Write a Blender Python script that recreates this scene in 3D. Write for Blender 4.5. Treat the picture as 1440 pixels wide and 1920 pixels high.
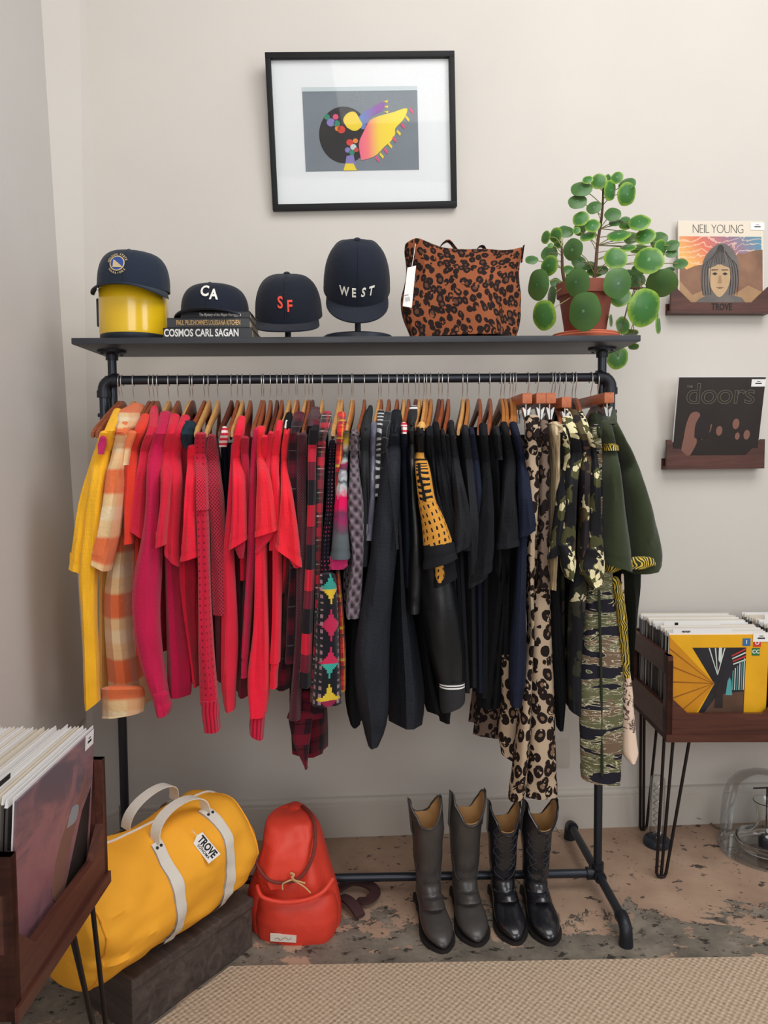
import bpy, bmesh, math, random
from mathutils import Vector, Matrix, noise
from math import sin, cos, pi, radians, sqrt

SC = bpy.context.scene
for _o in list(bpy.data.objects):
    bpy.data.objects.remove(_o)
COL = SC.collection

# ------------------------------------------------------------------ camera
# world: the back wall is the plane y = 0, the room lies at y < 0, the floor is z = 0
FPX, PCX, PCY = 1395.2, 711.6, 928.7            # focal length and principal point for a 1440 x 1920 frame
TH = math.atan(.0364)                            # the rack stands turned by this much from the wall
CT, ST = cos(TH), sin(TH)
def r2w(x, y, z):                                # rack frame -> world
    return Vector((CT*x+ST*y, -ST*x+CT*y-.3865*CT, z))
def rdir(v):
    return Vector((CT*v[0]+ST*v[1], -ST*v[0]+CT*v[1], v[2]))
_p, _r, _y = .0575, .0081, .0189
_f = Vector((sin(_y)*cos(_p), cos(_y)*cos(_p), -sin(_p)))
_ri = Vector((cos(_y), -sin(_y), 0)); _dn = _f.cross(_ri)
CF = rdir(_f); CR = rdir(cos(_r)*_ri+sin(_r)*_dn); CD = rdir(-sin(_r)*_ri+cos(_r)*_dn)
CC = r2w(.0173, -2.3224, 1.4272)
cam_data = bpy.data.cameras.new('camera')
cam = bpy.data.objects.new('camera', cam_data); COL.objects.link(cam)
_m = Matrix((CR, -CD, -CF)).transposed().to_4x4(); _m.translation = CC
cam.matrix_world = _m
cam_data.sensor_fit = 'VERTICAL'; cam_data.sensor_height = 36
cam_data.lens = FPX/1920*36
cam_data.shift_x = (720-PCX)/1920; cam_data.shift_y = -(960-PCY)/1920
cam_data.clip_start = .05
SC.camera = cam

# ------------------------------------------------------------------ light
SC.view_settings.view_transform = 'Standard'; SC.view_settings.look = 'None'
SC.view_settings.exposure = 0.1; SC.view_settings.gamma = 1
SC.view_settings.use_curve_mapping = False
world = bpy.data.worlds.new('world'); SC.world = world; world.use_nodes = True
world.node_tree.nodes['Background'].inputs[0].default_value = (.93, .95, 1, 1)
world.node_tree.nodes['Background'].inputs[1].default_value = .27
def area(name, loc, target, sx, sy, power, col):
    l = bpy.data.lights.new(name, 'AREA'); l.shape = 'RECTANGLE'; l.size = sx; l.size_y = sy
    l.energy = power; l.color = col
    o = bpy.data.objects.new(name, l); COL.objects.link(o); o.location = loc
    o.rotation_euler = (Vector(target)-Vector(loc)).to_track_quat('-Z', 'Y').to_euler()
    return o
area('ceiling_light', (1.15, -2.1, 3.75), (.8, -.35, 1.3), 2.6, 1.6, 60, (1, .98, .95))
area('shop_window_light', (-.6, -5.2, 2.1), (0, 0, 1.3), 3.4, 2.4, 82, (1, .985, .965))
area('left_wall_fill', (2.9, -3.4, 2.2), (-.95, -1.0, 1.8), 1.4, 1.6, 26, (.93, .96, 1))  # added fill, no real window here: brightens the left wall from the right

# ------------------------------------------------------------------ helpers
def ray(px, py): return CF+CR*((px-PCX)/FPX)+CD*((py-PCY)/FPX)
def at_y(px, py, y): d = ray(px, py); return CC+d*((y-CC.y)/d.y)
def at_z(px, py, z): d = ray(px, py); return CC+d*((z-CC.z)/d.z)
def at_x(px, py, x): d = ray(px, py); return CC+d*((x-CC.x)/d.x)
RN = rdir((0, 1, 0)); RX = rdir((1, 0, 0)); RO = r2w(0, 0, 0)
def at_v(px, py, v):                             # v = metres in front of the rack's upright plane
    d = ray(px, py); return CC+d*((-v-(CC-RO).dot(RN))/d.dot(RN))
def srgb(h):
    if isinstance(h, str):
        c = [int(h[i:i+2], 16)/255 for i in (0, 2, 4)]
    else:
        c = [x/255 for x in h]
    return tuple((x/12.92 if x <= .04045 else ((x+.055)/1.055)**2.4) for x in c)+(1,)

class G:                                         # small node-graph builder
    def __init__(s, name):
        s.m = bpy.data.materials.new(name); s.m.use_nodes = True
        s.t = s.m.node_tree; s.t.nodes.clear()
        s.out = s.t.nodes.new('ShaderNodeOutputMaterial'); s.b = s.n('BsdfPrincipled')
        s.t.links.new(s.b.outputs[0], s.out.inputs[0])
    def n(s, ty, **kw):
        nd = s.t.nodes.new('ShaderNode'+ty)
        for k, v in kw.items(): setattr(nd, k, v)
        return nd
    def put(s, sock, v):
        if v is None: return
        if isinstance(v, bpy.types.NodeSocket): s.t.links.new(v, sock)
        elif isinstance(v, (tuple, list)) and sock.type == 'VECTOR': sock.default_value = v[:3]
        else: sock.default_value = v
    def set(s, **kw):
        for k, v in kw.items(): s.put(s.b.inputs[k.replace('_', ' ')], v)
    def ma(s, op, a, b=None, c=None, clamp=False):
        nd = s.n('Math', operation=op); nd.use_clamp = clamp
        s.put(nd.inputs[0], a); s.put(nd.inputs[1], b); s.put(nd.inputs[2], c)
        return nd.outputs[0]
    def mix(s, f, a, b):
        nd = s.n('Mix', data_type='RGBA'); s.put(nd.inputs[0], f); s.put(nd.inputs[6], a); s.put(nd.inputs[7], b)
        return nd.outputs[2]
    def uv(s): return s.n('UVMap').outputs[0]
    def obj(s): return s.n('TexCoord').outputs['Object']
    def map(s, v, scale=(1, 1, 1), loc=(0, 0, 0), rot=(0, 0, 0)):
        nd = s.n('Mapping'); s.put(nd.inputs[0], v); nd.inputs[1].default_value = loc
        nd.inputs[2].default_value = rot; nd.inputs[3].default_value = scale
        return nd.outputs[0]
    def noise(s, v, scale, detail=3, rough=.55, dist=0):
        nd = s.n('TexNoise'); s.put(nd.inputs['Vector'], v); nd.inputs['Scale'].default_value = scale
        nd.inputs['Detail'].default_value = detail; nd.inputs['Roughness'].default_value = rough
        nd.inputs['Distortion'].default_value = dist
        return nd.outputs
    def vor(s, v, scale, feature='F1', rnd=1):
        nd = s.n('TexVoronoi', feature=feature); s.put(nd.inputs['Vector'], v); nd.inputs['Scale'].default_value = scale
        nd.inputs['Randomness'].default_value = rnd
        return nd.outputs
    def ramp(s, f, stops, interp='LINEAR'):
        nd = s.n('ValToRGB'); s.put(nd.inputs[0], f); cr = nd.color_ramp; cr.interpolation = interp
        while len(cr.elements) < len(stops): cr.elements.new(.5)
        for e, (p, c) in zip(cr.elements, stops): e.position = p; e.color = c if len(c) == 4 else tuple(c)+(1,)
        return nd.outputs[0]
    def sep(s, v):
        nd = s.n('SeparateXYZ'); s.put(nd.inputs[0], v); return nd.outputs
    def comb(s, x, y, z=0):
        nd = s.n('CombineXYZ'); s.put(nd.inputs[0], x); s.put(nd.inputs[1], y); s.put(nd.inputs[2], z); return nd.outputs[0]
    def bump(s, h, strength=.3, dist=.01):
        nd = s.n('Bump'); s.put(nd.inputs['Height'], h); nd.inputs['Strength'].default_value = strength
        nd.inputs['Distance'].default_value = dist
        s.t.links.new(nd.outputs[0], s.b.inputs['Normal'])
    def step(s, x, a): return s.ma('GREATER_THAN', x, a)
    def band(s, x, freq, lo, hi, off=0):         # 1 where fract(x*freq+off) lies in [lo, hi]
        f = s.ma('FRACT', s.ma('MULTIPLY_ADD', x, freq, off))
        return s.ma('MULTIPLY', s.ma('GREATER_THAN', f, lo), s.ma('LESS_THAN', f, hi))

M = {}
def plain(name, col, rough=.6, metal=0, spec=.4, bump=0, bscale=60, var=.0, coat=0, sheen=0):
    g = G(name); c = srgb(col)
    if var:
        nz = g.noise(g.obj(), 9, 4)[0]
        d = tuple(x*(1-var) for x in c[:3])+(1,); l = tuple(min(1, x*(1+var)) for x in c[:3])+(1,)
        g.set(Base_Color=g.ramp(nz, [(.3, d), (.7, l)]))
    else: g.set(Base_Color=c)
    g.set(Roughness=rough, Metallic=metal, Specular_IOR_Level=spec)
    if coat: g.set(Coat_Weight=coat, Coat_Roughness=.12)
    if sheen: g.set(Sheen_Weight=sheen)
    if bump: g.bump(g.noise(g.obj(), bscale, 3)[0], bump, .004)
    M[name] = g.m
    return g.m

class MB:                                        # mesh builder: one MB -> one mesh object
    def __init__(s): s.v = []; s.f = []; s.uv = {}; s.mi = []; s.cur = 0; s.sharp = False
    def add(s, vs, fs, uvs=None):
        o = len(s.v); s.v += [Vector(v) for v in vs]
        for i, f in enumerate(fs):
            if uvs: s.uv[len(s.f)] = uvs[i]
            s.f.append([o+k for k in f]); s.mi.append(s.cur)
        return s
    def box(s, c, d, M3=None, bev=0):
        x, y, z = d[0]/2, d[1]/2, d[2]/2
        if bev:
            bm = bmesh.new(); bmesh.ops.create_cube(bm, size=1)
            for v in bm.verts: v.co = Vector((v.co.x*d[0], v.co.y*d[1], v.co.z*d[2]))
            bmesh.ops.bevel(bm, geom=bm.edges[:], offset=bev, segments=2, affect='EDGES', profile=.6)
            bm.verts.index_update()
            vs = [v.co.copy() for v in bm.verts]; fs = [[v.index for v in f.verts] for f in bm.faces]; bm.free()
        else:
            vs = [Vector(p) for p in ((-x,-y,-z),(x,-y,-z),(x,y,-z),(-x,y,-z),(-x,-y,z),(x,-y,z),(x,y,z),(-x,y,z))]
            fs = [(3,2,1,0),(4,5,6,7),(0,1,5,4),(1,2,6,5),(2,3,7,6),(3,0,4,7)]
        if M3 is not None: vs = [M3 @ v for v in vs]
        return s.add([v+Vector(c) for v in vs], fs)
    def tube(s, pts, r, n=12, caps=True, closed=False):
        pts = [Vector(p) for p in pts]; N = len(pts)
        rs = r if isinstance(r, (list, tuple)) else [r]*N
        vs = []; fs = []; up = None
        for i, p in enumerate(pts):
            t = (pts[(i+1) % N]-pts[i-1]) if closed else (pts[min(i+1, N-1)]-pts[max(i-1, 0)])
            if t.length < 1e-9: t = Vector((0, 0, 1))
            t.normalize()
            if up is None:
                up = Vector((0, 0, 1)) if abs(t.z) < .9 else Vector((1, 0, 0))
            a = t.cross(up)
            if a.length < 1e-4: a = t.orthogonal()
            a.normalize(); b = a.cross(t).normalized(); up = b
            for k in range(n):
                an = 2*pi*k/n; vs.append(p+(a*cos(an)+b*sin(an))*rs[i])
        for i in range(N if closed else N-1):
            j = (i+1) % N
            for k in range(n):
                k2 = (k+1) % n; fs.append((i*n+k, i*n+k2, j*n+k2, j*n+k))
        if caps and not closed:
            fs.append(list(range(n))); fs.append([(N-1)*n+k for k in range(n)][::-1])
        return s.add(vs, fs)
    def lathe(s, prof, c=(0, 0, 0), n=40, caps=True, sq=1):   # prof: (r, z)
        vs = []; fs = []; c = Vector(c)
        for r, z in prof:
            for k in range(n):
                a = 2*pi*k/n; vs.append(c+Vector((r*cos(a), r*sin(a)*sq, z)))
        for i in range(len(prof)-1):
            for k in range(n):
                k2 = (k+1) % n; fs.append((i*n+k, i*n+k2, (i+1)*n+k2, (i+1)*n+k))
        if caps:
            if prof[0][0] > 1e-5: fs.append(list(range(n))[::-1])
            if prof[-1][0] > 1e-5: fs.append([(len(prof)-1)*n+k for k in range(n)])
        return s.add(vs, fs)
    def loft(s, rings, cap0=True, cap1=True, closed=True, v0=0):
        n = len(rings[0]); vs = [p for r in rings for p in r]; fs = []; uvs = []
        L = [v0]; U = []
        for i in range(len(rings)):
            if i: L.append(L[-1]+(Vector(rings[i][0])-Vector(rings[i-1][0])).length)
            u = [0]
            for k in range(1, n+1): u.append(u[-1]+(Vector(rings[i][k % n])-Vector(rings[i][k-1])).length)
            U.append([x-u[-1]/2 for x in u])
        for i in range(len(rings)-1):
            for k in range(n if closed else n-1):
                k2 = (k+1) % n
                fs.append((i*n+k, i*n+k2, (i+1)*n+k2, (i+1)*n+k))
                uvs.append(((U[i][k], L[i]), (U[i][k+1], L[i]), (U[i+1][k+1], L[i+1]), (U[i+1][k], L[i+1])))
        if closed and cap0: fs.append(list(range(n))[::-1]); uvs.append([(U[0][k], 0) for k in range(n)][::-1])
        if closed and cap1:
            b = (len(rings)-1)*n; fs.append([b+k for k in range(n)]); uvs.append([(U[-1][k], L[-1]) for k in range(n)])
        return s.add(vs, fs, uvs)
    def prism(s, pts, vec):                      # planar outline extruded by vec
        n = len(pts); pts = [Vector(p) for p in pts]; vec = Vector(vec)
        a = pts+[p+vec for p in pts]
        fs = [list(range(n)), [n+k for k in range(n)][::-1]]+[(k, n+k, n+(k+1) % n, (k+1) % n) for k in range(n)]
        return s.add(a, fs)
    def grid(s, fn, nu, nv, thick=0, uvs=(1, 1)):
        vs = [fn(i/nu, j/nv) for j in range(nv+1) for i in range(nu+1)]; w = nu+1
        fs = []; uv = []
        for j in range(nv):
            for i in range(nu):
                fs.append((j*w+i, j*w+i+1, (j+1)*w+i+1, (j+1)*w+i))
                uv.append([(a/nu*uvs[0], b/nv*uvs[1]) for a, b in ((i, j), (i+1, j), (i+1, j+1), (i, j+1))])
        return s.add(vs, fs, uv)

def link(name, mb, mat, loc=Vector(), parent=None, smooth=True, inv=None):
    me = bpy.data.meshes.new(name)
    vs = mb.v
    if inv is not None: vs = [inv @ v for v in vs]
    me.from_pydata([tuple(v) for v in vs], [], mb.f)
    bm = bmesh.new(); bm.from_mesh(me)
    bmesh.ops.recalc_face_normals(bm, faces=bm.faces); bm.to_mesh(me); bm.free()
    mats = mat if isinstance(mat, (list, tuple)) else [mat]
    for m in mats: me.materials.append(m)
    if mb.uv and len(me.polygons) == len(mb.f):
        ul = me.uv_layers.new(name='UVMap')
        for p in me.polygons:
            u = mb.uv.get(p.index)
            if not u: continue
            d = {mb.f[p.index][k]: u[k] for k in range(len(u))}
            for li in p.loop_indices:
                ul.data[li].uv = d.get(me.loops[li].vertex_index, (0, 0))
    for p in me.polygons:
        p.material_index = mb.mi[p.index]; p.use_smooth = smooth
    if smooth:
        try: me.set_sharp_from_angle(angle=radians(42))
        except Exception: pass
    o = bpy.data.objects.new(name, me); COL.objects.link(o)
    if parent is not None: o.parent = parent
    return o

class Thing:                                     # an Empty at the thing's base that parents its parts
    def __init__(s, name, label, cat, loc=(0, 0, 0), rot=None, group=None, world_parts=False):
        o = bpy.data.objects.new(name, None); COL.objects.link(o); o.empty_display_size = .05
        m = (rot.to_4x4() if rot is not None else Matrix.Identity(4)); m.translation = Vector(loc)
        o.matrix_world = m; o['label'] = label; o['category'] = cat
        if group: o['group'] = group
        s.o = o; s.inv = m.inverted() if world_parts else None
    def part(s, name, mb, mat, parent=None, smooth=True, label=None, kind=None):
        p = link(name, mb, mat, parent=parent or s.o, smooth=smooth, inv=s.inv)
        if label: p['label'] = label
        if kind: p['kind'] = kind
        return p
def solo(name, mb, mat, label, cat, base, group=None, smooth=True, rot=None):   # a thing that is one mesh (world verts)
    m = (rot.to_4x4() if rot is not None else Matrix.Identity(4)); m.translation = Vector(base)
    o = link(name, mb, mat, smooth=smooth, inv=m.inverted()); o.matrix_world = m
    o['label'] = label; o['category'] = cat
    if group: o['group'] = group
    return o
def struct(name, mb, mat, smooth=False):
    o = link(name, mb, mat, smooth=smooth); o['kind'] = 'structure'; return o
def copy_tree(o, parent=None):
    c = o.copy(); COL.objects.link(c)
    if parent is not None: c.parent = parent
    for ch in o.children: copy_tree(ch, c)
    return c

_fonts = {}
def text_mb(body, size, depth=.0008, bold=0, spacing=1, align='CENTER', sx=1, shear=0):
    """lettering as flat raised mesh in the local XY plane (returns an MB)"""
    cu = bpy.data.curves.new('lettering', 'FONT'); cu.body = body; cu.size = size; cu.extrude = depth/2
    cu.offset = bold; cu.align_x = align; cu.align_y = 'CENTER'; cu.space_character = spacing; cu.shear = shear
    cu.resolution_u = 3
    o = bpy.data.objects.new('lettering', cu); COL.objects.link(o)
    dg = bpy.context.evaluated_depsgraph_get(); dg.update()
    me = o.evaluated_get(dg).to_mesh()
    mb = MB(); mb.add([(v.co.x*sx, v.co.y, v.co.z) for v in me.vertices], [list(p.vertices) for p in me.polygons])
    o.evaluated_get(dg).to_mesh_clear(); bpy.data.objects.remove(o); bpy.data.curves.remove(cu)
    return mb
def xform(mb, mat):
    mb.v = [mat @ v for v in mb.v]; return mb
def join(*mbs):
    r = MB()
    for m in mbs: r.add(m.v, m.f)
    return r
def frame_mat(o, ex, ey):                        # local x -> ex, y -> ey, z -> ex x ey, origin o
    ex = Vector(ex).normalized(); ez = ex.cross(Vector(ey)).normalized(); ey = ez.cross(ex)
    m = Matrix((ex, ey, ez)).transposed().to_4x4(); m.translation = Vector(o); return m
def resample(pts, n):                            # smooth spline through 2D/3D/any-tuple points
    out = []; N = len(pts)
    for i in range(n):
        t = i/(n-1)*(N-1); k = min(int(t), N-2); f = t-k
        p0, p1, p2, p3 = pts[max(k-1, 0)], pts[k], pts[k+1], pts[min(k+2, N-1)]
        out.append(tuple(.5*((2*b)+(-a+c)*f+(2*a-5*b+4*c-d)*f*f+(-a+3*b-3*c+d)*f**3) for a, b, c, d in zip(p0, p1, p2, p3)))
    return out
RAND = random.Random(7)
# ------------------------------------------------------------------ materials: room
def m_wall(name, col, amp=.03):
    g = G(name); o = g.obj(); nz = g.noise(o, 1.6, 5)[0]; c = srgb(col)
    g.set(Base_Color=g.ramp(nz, [(.3, [x*(1-amp) for x in c[:3]]), (.7, [min(1, x*(1+amp)) for x in c[:3]])]), Roughness=.62, Specular_IOR_Level=.25)
    g.bump(g.noise(o, 55, 5, .6)[0], .12, .004); M[name] = g.m
m_wall('wall_paint', (209, 203, 195)); m_wall('side_wall_paint', (206, 201, 197)); m_wall('trim_paint', (200, 193, 183), .015)

g = G('worn_floor'); o = g.obj()
big = g.noise(o, 2.3, 9, .68, .6)[0]; fine = g.noise(o, 26, 6, .7)[0]; sp = g.sep(o)
edge = g.ma('MULTIPLY_ADD', sp[1], 2.2, 1.02)                 # bare concrete towards the walkway
edge = g.ma('ADD', edge, g.ma('MULTIPLY', g.noise(g.map(o, (1, 1, 1), (4, 2, 0)), 1.5, 3)[0], .25))
sel = g.ma('ADD', g.ma('MULTIPLY', g.ma('SUBTRACT', big, .5), 3.0), g.ma('MAXIMUM', g.ma('MINIMUM', edge, .62), -.34))
paint = g.ramp(sel, [(.085, (0, 0, 0)), (.10, (1, 1, 1))])
conc = g.ramp(g.noise(o, 7, 8, .7)[0], [(.28, srgb((86, 80, 73))), (.5, srgb((124, 115, 103))), (.72, srgb((158, 146, 131)))])
dark = g.ramp(g.noise(g.map(o, (1, 1.3, 1), (7, 3, 0)), 9, 9, .72)[0], [(.60, (0, 0, 0)), (.66, (1, 1, 1))])
conc = g.mix(g.ma('MULTIPLY', dark, .8), conc, srgb((42, 40, 38)))
frag = g.ramp(g.ma('ADD', g.noise(g.map(o, (1, 1.35, 1), (2, 5, 0)), 6.5, 9, .68)[0], g.ma('MULTIPLY', g.ma('MINIMUM', g.ma('MAXIMUM', sel, -.9), 0), .12)), [(.515, (0, 0, 0)), (.525, (1, 1, 1))])
paint = g.ma('MAXIMUM', paint, frag)
flake = g.ramp(g.noise(g.map(o, (1, 1.8, 1), (9, 2, 0)), 21, 8, .7)[0], [(.57, (0, 0, 0)), (.60, (1, 1, 1))])
conc = g.mix(g.ma('MULTIPLY', flake, .85), conc, srgb((34, 32, 31)))
pc = g.ramp(g.noise(o, 5, 5)[0], [(.3, srgb((160, 130, 110))), (.7, srgb((190, 160, 136)))])
chip = g.ramp(g.noise(g.map(o, (1, 1.5, 1)), 17, 5, .62)[0], [(.615, (0, 0, 0)), (.63, (1, 1, 1))])
chip2 = g.ramp(g.noise(g.map(o, (1, 1.4, 1), (5, 1, 0)), 48, 3, .55)[0], [(.66, (0, 0, 0)), (.68, (1, 1, 1))])
chip = g.ma('MAXIMUM', chip, g.ma('MULTIPLY', chip2, .8))
pc = g.mix(chip, pc, g.ramp(fine, [(.4, srgb((70, 54, 46))), (.6, srgb((110, 96, 86)))]))
rim = g.ramp(sel, [(.04, (0, 0, 0)), (.075, (1, 1, 1)), (.092, (1, 1, 1)), (.10, (0, 0, 0))])
rim = g.ma('MULTIPLY', rim, g.ramp(fine, [(.46, (0, 0, 0)), (.56, (1, 1, 1))]))
g.set(Base_Color=g.mix(rim, g.mix(paint, conc, pc), srgb((36, 33, 31))), Roughness=g.ramp(big, [(.3, (.45,)*3), (.7, (.75,)*3)]), Specular_IOR_Level=.35)
g.bump(g.ma('ADD', g.ma('MULTIPLY', paint, .6), g.ma('MULTIPLY', fine, .5)), .35, .004); M['worn_floor'] = g.m

g = G('jute_weave'); u = g.obj()
u2 = g.map(u, (1, 1, 1)); q = g.sep(g.comb(g.ma('ADD', g.sep(u2)[0], g.ma('MULTIPLY', g.noise(u2, 14, 2)[0], .006)), g.ma('ADD', g.sep(u2)[1], g.ma('MULTIPLY', g.noise(g.map(u2, (1, 1, 1), (3, 3, 0)), 14, 2)[0], .006))))
wx = g.ma('SINE', g.ma('MULTIPLY', q[0], 2*pi/.019)); wy = g.ma('SINE', g.ma('MULTIPLY', q[1], 2*pi/.019))
w = g.ma('MULTIPLY_ADD', g.ma('MULTIPLY', wx, wy), .5, .5); nz = g.noise(u2, 130, 3)[0]
h = g.ma('ADD', g.ma('MULTIPLY', w, .42), g.ma('MULTIPLY', nz, .62)); big = g.noise(u2, 4, 3)[0]
g.set(Base_Color=g.mix(g.ma('MULTIPLY', big, .5), g.ramp(h, [(.15, srgb((140, 120, 100))), (.5, srgb((192, 170, 146))), (.85, srgb((224, 206, 184)))]), srgb((188, 162, 134))), Roughness=.9, Specular_IOR_Level=.1)
g.bump(h, .9, .006); M['jute_weave'] = g.m

def m_wood(name, a, b, scale=3, rough=.45, rot=0, stretch=14, bump=.06):
    g = G(name); v = g.map(g.obj(), (1, stretch, stretch) if rot == 0 else ((stretch, 1, stretch) if rot == 1 else (stretch, stretch, 1)))
    nz = g.noise(v, scale, 6, .6, 1.2)[0]
    g.set(Base_Color=g.ramp(nz, [(.28, srgb(a)), (.55, [(x+y)/2 for x, y in zip(srgb(a), srgb(b))]), (.75, srgb(b))]), Roughness=rough, Specular_IOR_Level=.35)
    g.bump(nz, bump, .003); M[name] = g.m
m_wood('shelf_wood', (44, 46, 52), (66, 68, 74), 2.6, .42)
m_wood('walnut', (62, 34, 28), (104, 60, 46), 2.4, .42)
m_wood('walnut_side', (62, 34, 28), (100, 58, 45), 2.4, .42, 1)
m_wood('chest_wood', (56, 47, 44), (98, 85, 78), 3, .62, 1, 10, .25)
HW = {}
for nm, a, b in (('pale', (186, 132, 74), (216, 166, 104)), ('honey', (160, 98, 48), (192, 128, 70)), ('reddish', (128, 66, 40), (164, 92, 58)),
                 ('dark', (78, 40, 30), (112, 62, 46)), ('cedar', (164, 88, 56), (198, 118, 80))):
    m_wood('hanger_'+nm, a, b, 6, .38, 1, 9, .03); HW[nm] = M['hanger_'+nm]
plain('pipe_iron', (52, 56, 64), .36, .55, .5, .05, 90)
plain('fitting_iron', (44, 46, 52), .42, .5, .5, .12, 70)
plain('hairpin_steel', (44, 36, 36), .4, .6, .5)
plain('bright_steel', (214, 212, 208), .3, .7, .6)
plain('dark_void', (14, 13, 13), .9)

# ------------------------------------------------------------------ the room
XL = -.955
def xl(z, d=0): return -.94-.031*z-d             # the old side wall is a little out of plumb
struct('floor', MB().box((.6, -2.4, -.05), (6.2, 5.2, .1)), M['worn_floor'])
struct('wall_back', MB().box((1.25, .06, 1.8), (4.6, .12, 3.7)), M['wall_paint'])
mb = MB()                                        # left wall: upper face, and a lower face set back under it
mb.prism([(xl(.5, .03), -.1, .5), (xl(.515), -.1, .515), (xl(3.65), -.1, 3.65), (-1.3, -.1, 3.65), (-1.3, -.1, .5)], (0, -4.2, 0))
mb.prism([(xl(0, .022), -.1, 0), (xl(.5, .022), -.1, .5), (-1.3, -.1, .5), (-1.3, -.1, 0)], (0, -4.2, 0))
struct('wall_left', mb, M['side_wall_paint'])
q = [(xl(0, .001), -.1, 0), (-.872, 0, 0), (-1.2, 0, 0), (-1.2, -.1, 0)]
q2 = [(xl(3.65, .001), -.1, 3.65), (-.93, 0, 3.65), (-1.2, 0, 3.65), (-1.2, -.1, 3.65)]
struct('trim_1', MB().add(q+q2, [(0, 1, 2, 3), (7, 6, 5, 4), (0, 4, 5, 1), (1, 5, 6, 2), (2, 6, 7, 3), (3, 7, 4, 0)]), M['wall_paint'])
prof = [(0, 0), (-.016, 0), (-.016, .118), (-.012, .122), (-.012, .128), (-.018, .131), (-.017, .138), (-.011, .146), (0, .150)]
struct('baseboard_back', MB().prism([(XL+.08, y, z) for y, z in prof], (4.3, 0, 0)), M['trim_paint'])
d = Vector((.075, .1, 0)).normalized(); nn = Vector((d.y, -d.x, 0))
struct('baseboard_left', MB().prism([Vector((XL, -.1, z))+nn*(-y) for y, z in prof], d*.11), M['trim_paint'])
# blank cover plate on the wall
t = Thing('wall_plate', 'blank painted outlet cover plate low on the wall behind the leopard trousers', 'outlet', at_y(1053, 1436, 0), world_parts=True)
a, b = at_y(1039, 1384, 0), at_y(1068, 1436, 0)
t.part('plate', MB().box(((a.x+b.x)/2, -.003, (a.z+b.z)/2), (b.x-a.x, .006, a.z-b.z), bev=.002), M['trim_paint'])
for zz in (a.z-.012, b.z+.012):
    t.part('screw', MB().tube([((a.x+b.x)/2, -.005, zz), ((a.x+b.x)/2, -.0075, zz)], .003, 10), M['trim_paint'])

# rug
mb = MB()
rug = [(-.382, -.702), (1.9, -.795), (1.9, -2.2), (-.42, -2.2), (-.42, -1.2), (-.572, -.944)]
mb.prism([(x, y, .0002) for x, y in rug], (0, 0, .009))
solo('jute_rug', mb, M['jute_weave'], 'beige woven jute rug with a nubby texture lying in the foreground', 'rug', (.4, -1.5, 0), smooth=False)

# ------------------------------------------------------------------ garment rack (local = rack frame)
RROT = Matrix.Rotation(-TH, 3, 'Z')
RZ, RY = 1.6525, -.02                            # rod height, rod offset
rack = Thing('garment_rack', 'black iron pipe clothes rack with a dark wooden shelf on top', 'clothes rack', RO, RROT)
HA, HS, ZT, VF, VB = .7577, .8242, 1.763, -.1454, .1456
rack.part('shelf', MB().box((0, 0, ZT-.009), (2*HS, VB-VF, .018), bev=.002), M['shelf_wood'])
PR = .0134
for sx in (-1, 1):
    x = sx*HA
    f = MB(); f.lathe([(.043, ZT-.018), (.043, ZT-.024), (.036, ZT-.027), (.0185, ZT-.03), (.0185, ZT-.046), (.014, ZT-.046)], (x, 0, 0), 28)
    for k in range(4):
        an = pi/4+k*pi/2; f.tube([(x+.032*cos(an), .032*sin(an), ZT-.024), (x+.032*cos(an), .032*sin(an), ZT-.031)], .0045, 8)
    rack.part('flange', f, M['fitting_iron'])
    rack.part('upright', MB().tube([(x, 0, ZT-.03), (x, 0, .07)], PR, 20), M['pipe_iron'])
    # elbow at the rod's end and the drop pipe that ties into the upright
    xe = x+sx*.017; yr = RY-.012
    arc = [(xe-sx*.03, yr, RZ)]+[(xe-sx*.03+sx*.03*sin(a), yr, RZ-.03+.03*cos(a)) for a in [i*pi/12 for i in range(1, 7)]]+[(xe, yr, RZ-.05)]
    e = MB(); e.tube(arc, .0178, 18)
    e.tube([(xe-sx*.046, yr, RZ), (xe-sx*.028, yr, RZ)], .0205, 18); e.tube([(xe, yr, RZ-.032), (xe, yr, RZ-.052)], .0205, 18)
    rack.part('elbow', e, M['fitting_iron'])
    dp = rack.part('drop_pipe', MB().tube([(xe, yr, RZ-.04), (xe, yr, RZ-.36), (xe-sx*.004, yr+.012, RZ-.38), (x, 0, RZ-.40)], PR, 18), M['pipe_iron'])
    rack.part('set_screw', MB().tube([(xe+sx*.012, yr, RZ-.105), (xe+sx*.0185, yr, RZ-.105)], .006, 10), M['fitting_iron'], dp)
    # foot
    zc = .0615
    rack.part('foot_pipe', MB().tube([(x, -.235, zc), (x, .305, zc)], PR, 18), M['pipe_iron'])
    c = MB(); c.tube([(x, -.032, zc), (x, .032, zc)], .0195, 18); c.tube([(x, 0, zc), (x, 0, zc+.036)], .0195, 18); c.tube([(x, 0, zc), (x-sx*.036, 0, zc)], .0195, 18)
    rack.part('cross_fitting', c, M['fitting_iron'])
    for sy, ye in ((-1, -.235), (1, .30)):
        R = .03
        arc = [(x, ye-sy*.012, zc), (x, ye, zc)]+[(x, ye+sy*R*sin(a), zc-R+R*cos(a)) for a in [i*pi/12 for i in range(1, 7)]]+[(x, ye+sy*R, .001)]
        e = MB(); e.tube(arc, [.0205, .0195]+[.0185]*6+[.0205], 18)
        rack.part('foot_elbow', e, M['fitting_iron'])
rack.part('hanging_rod', MB().tube([(-HA-.01, RY-.012, RZ), (HA+.01, RY-.012, RZ)], PR, 24), M['pipe_iron'])
rack.part('base_pipe', MB().tube([(-HA, 0, .0615), (HA, 0, .0615)], PR, 20), M['pipe_iron'])
RODY = RY-.012
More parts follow.
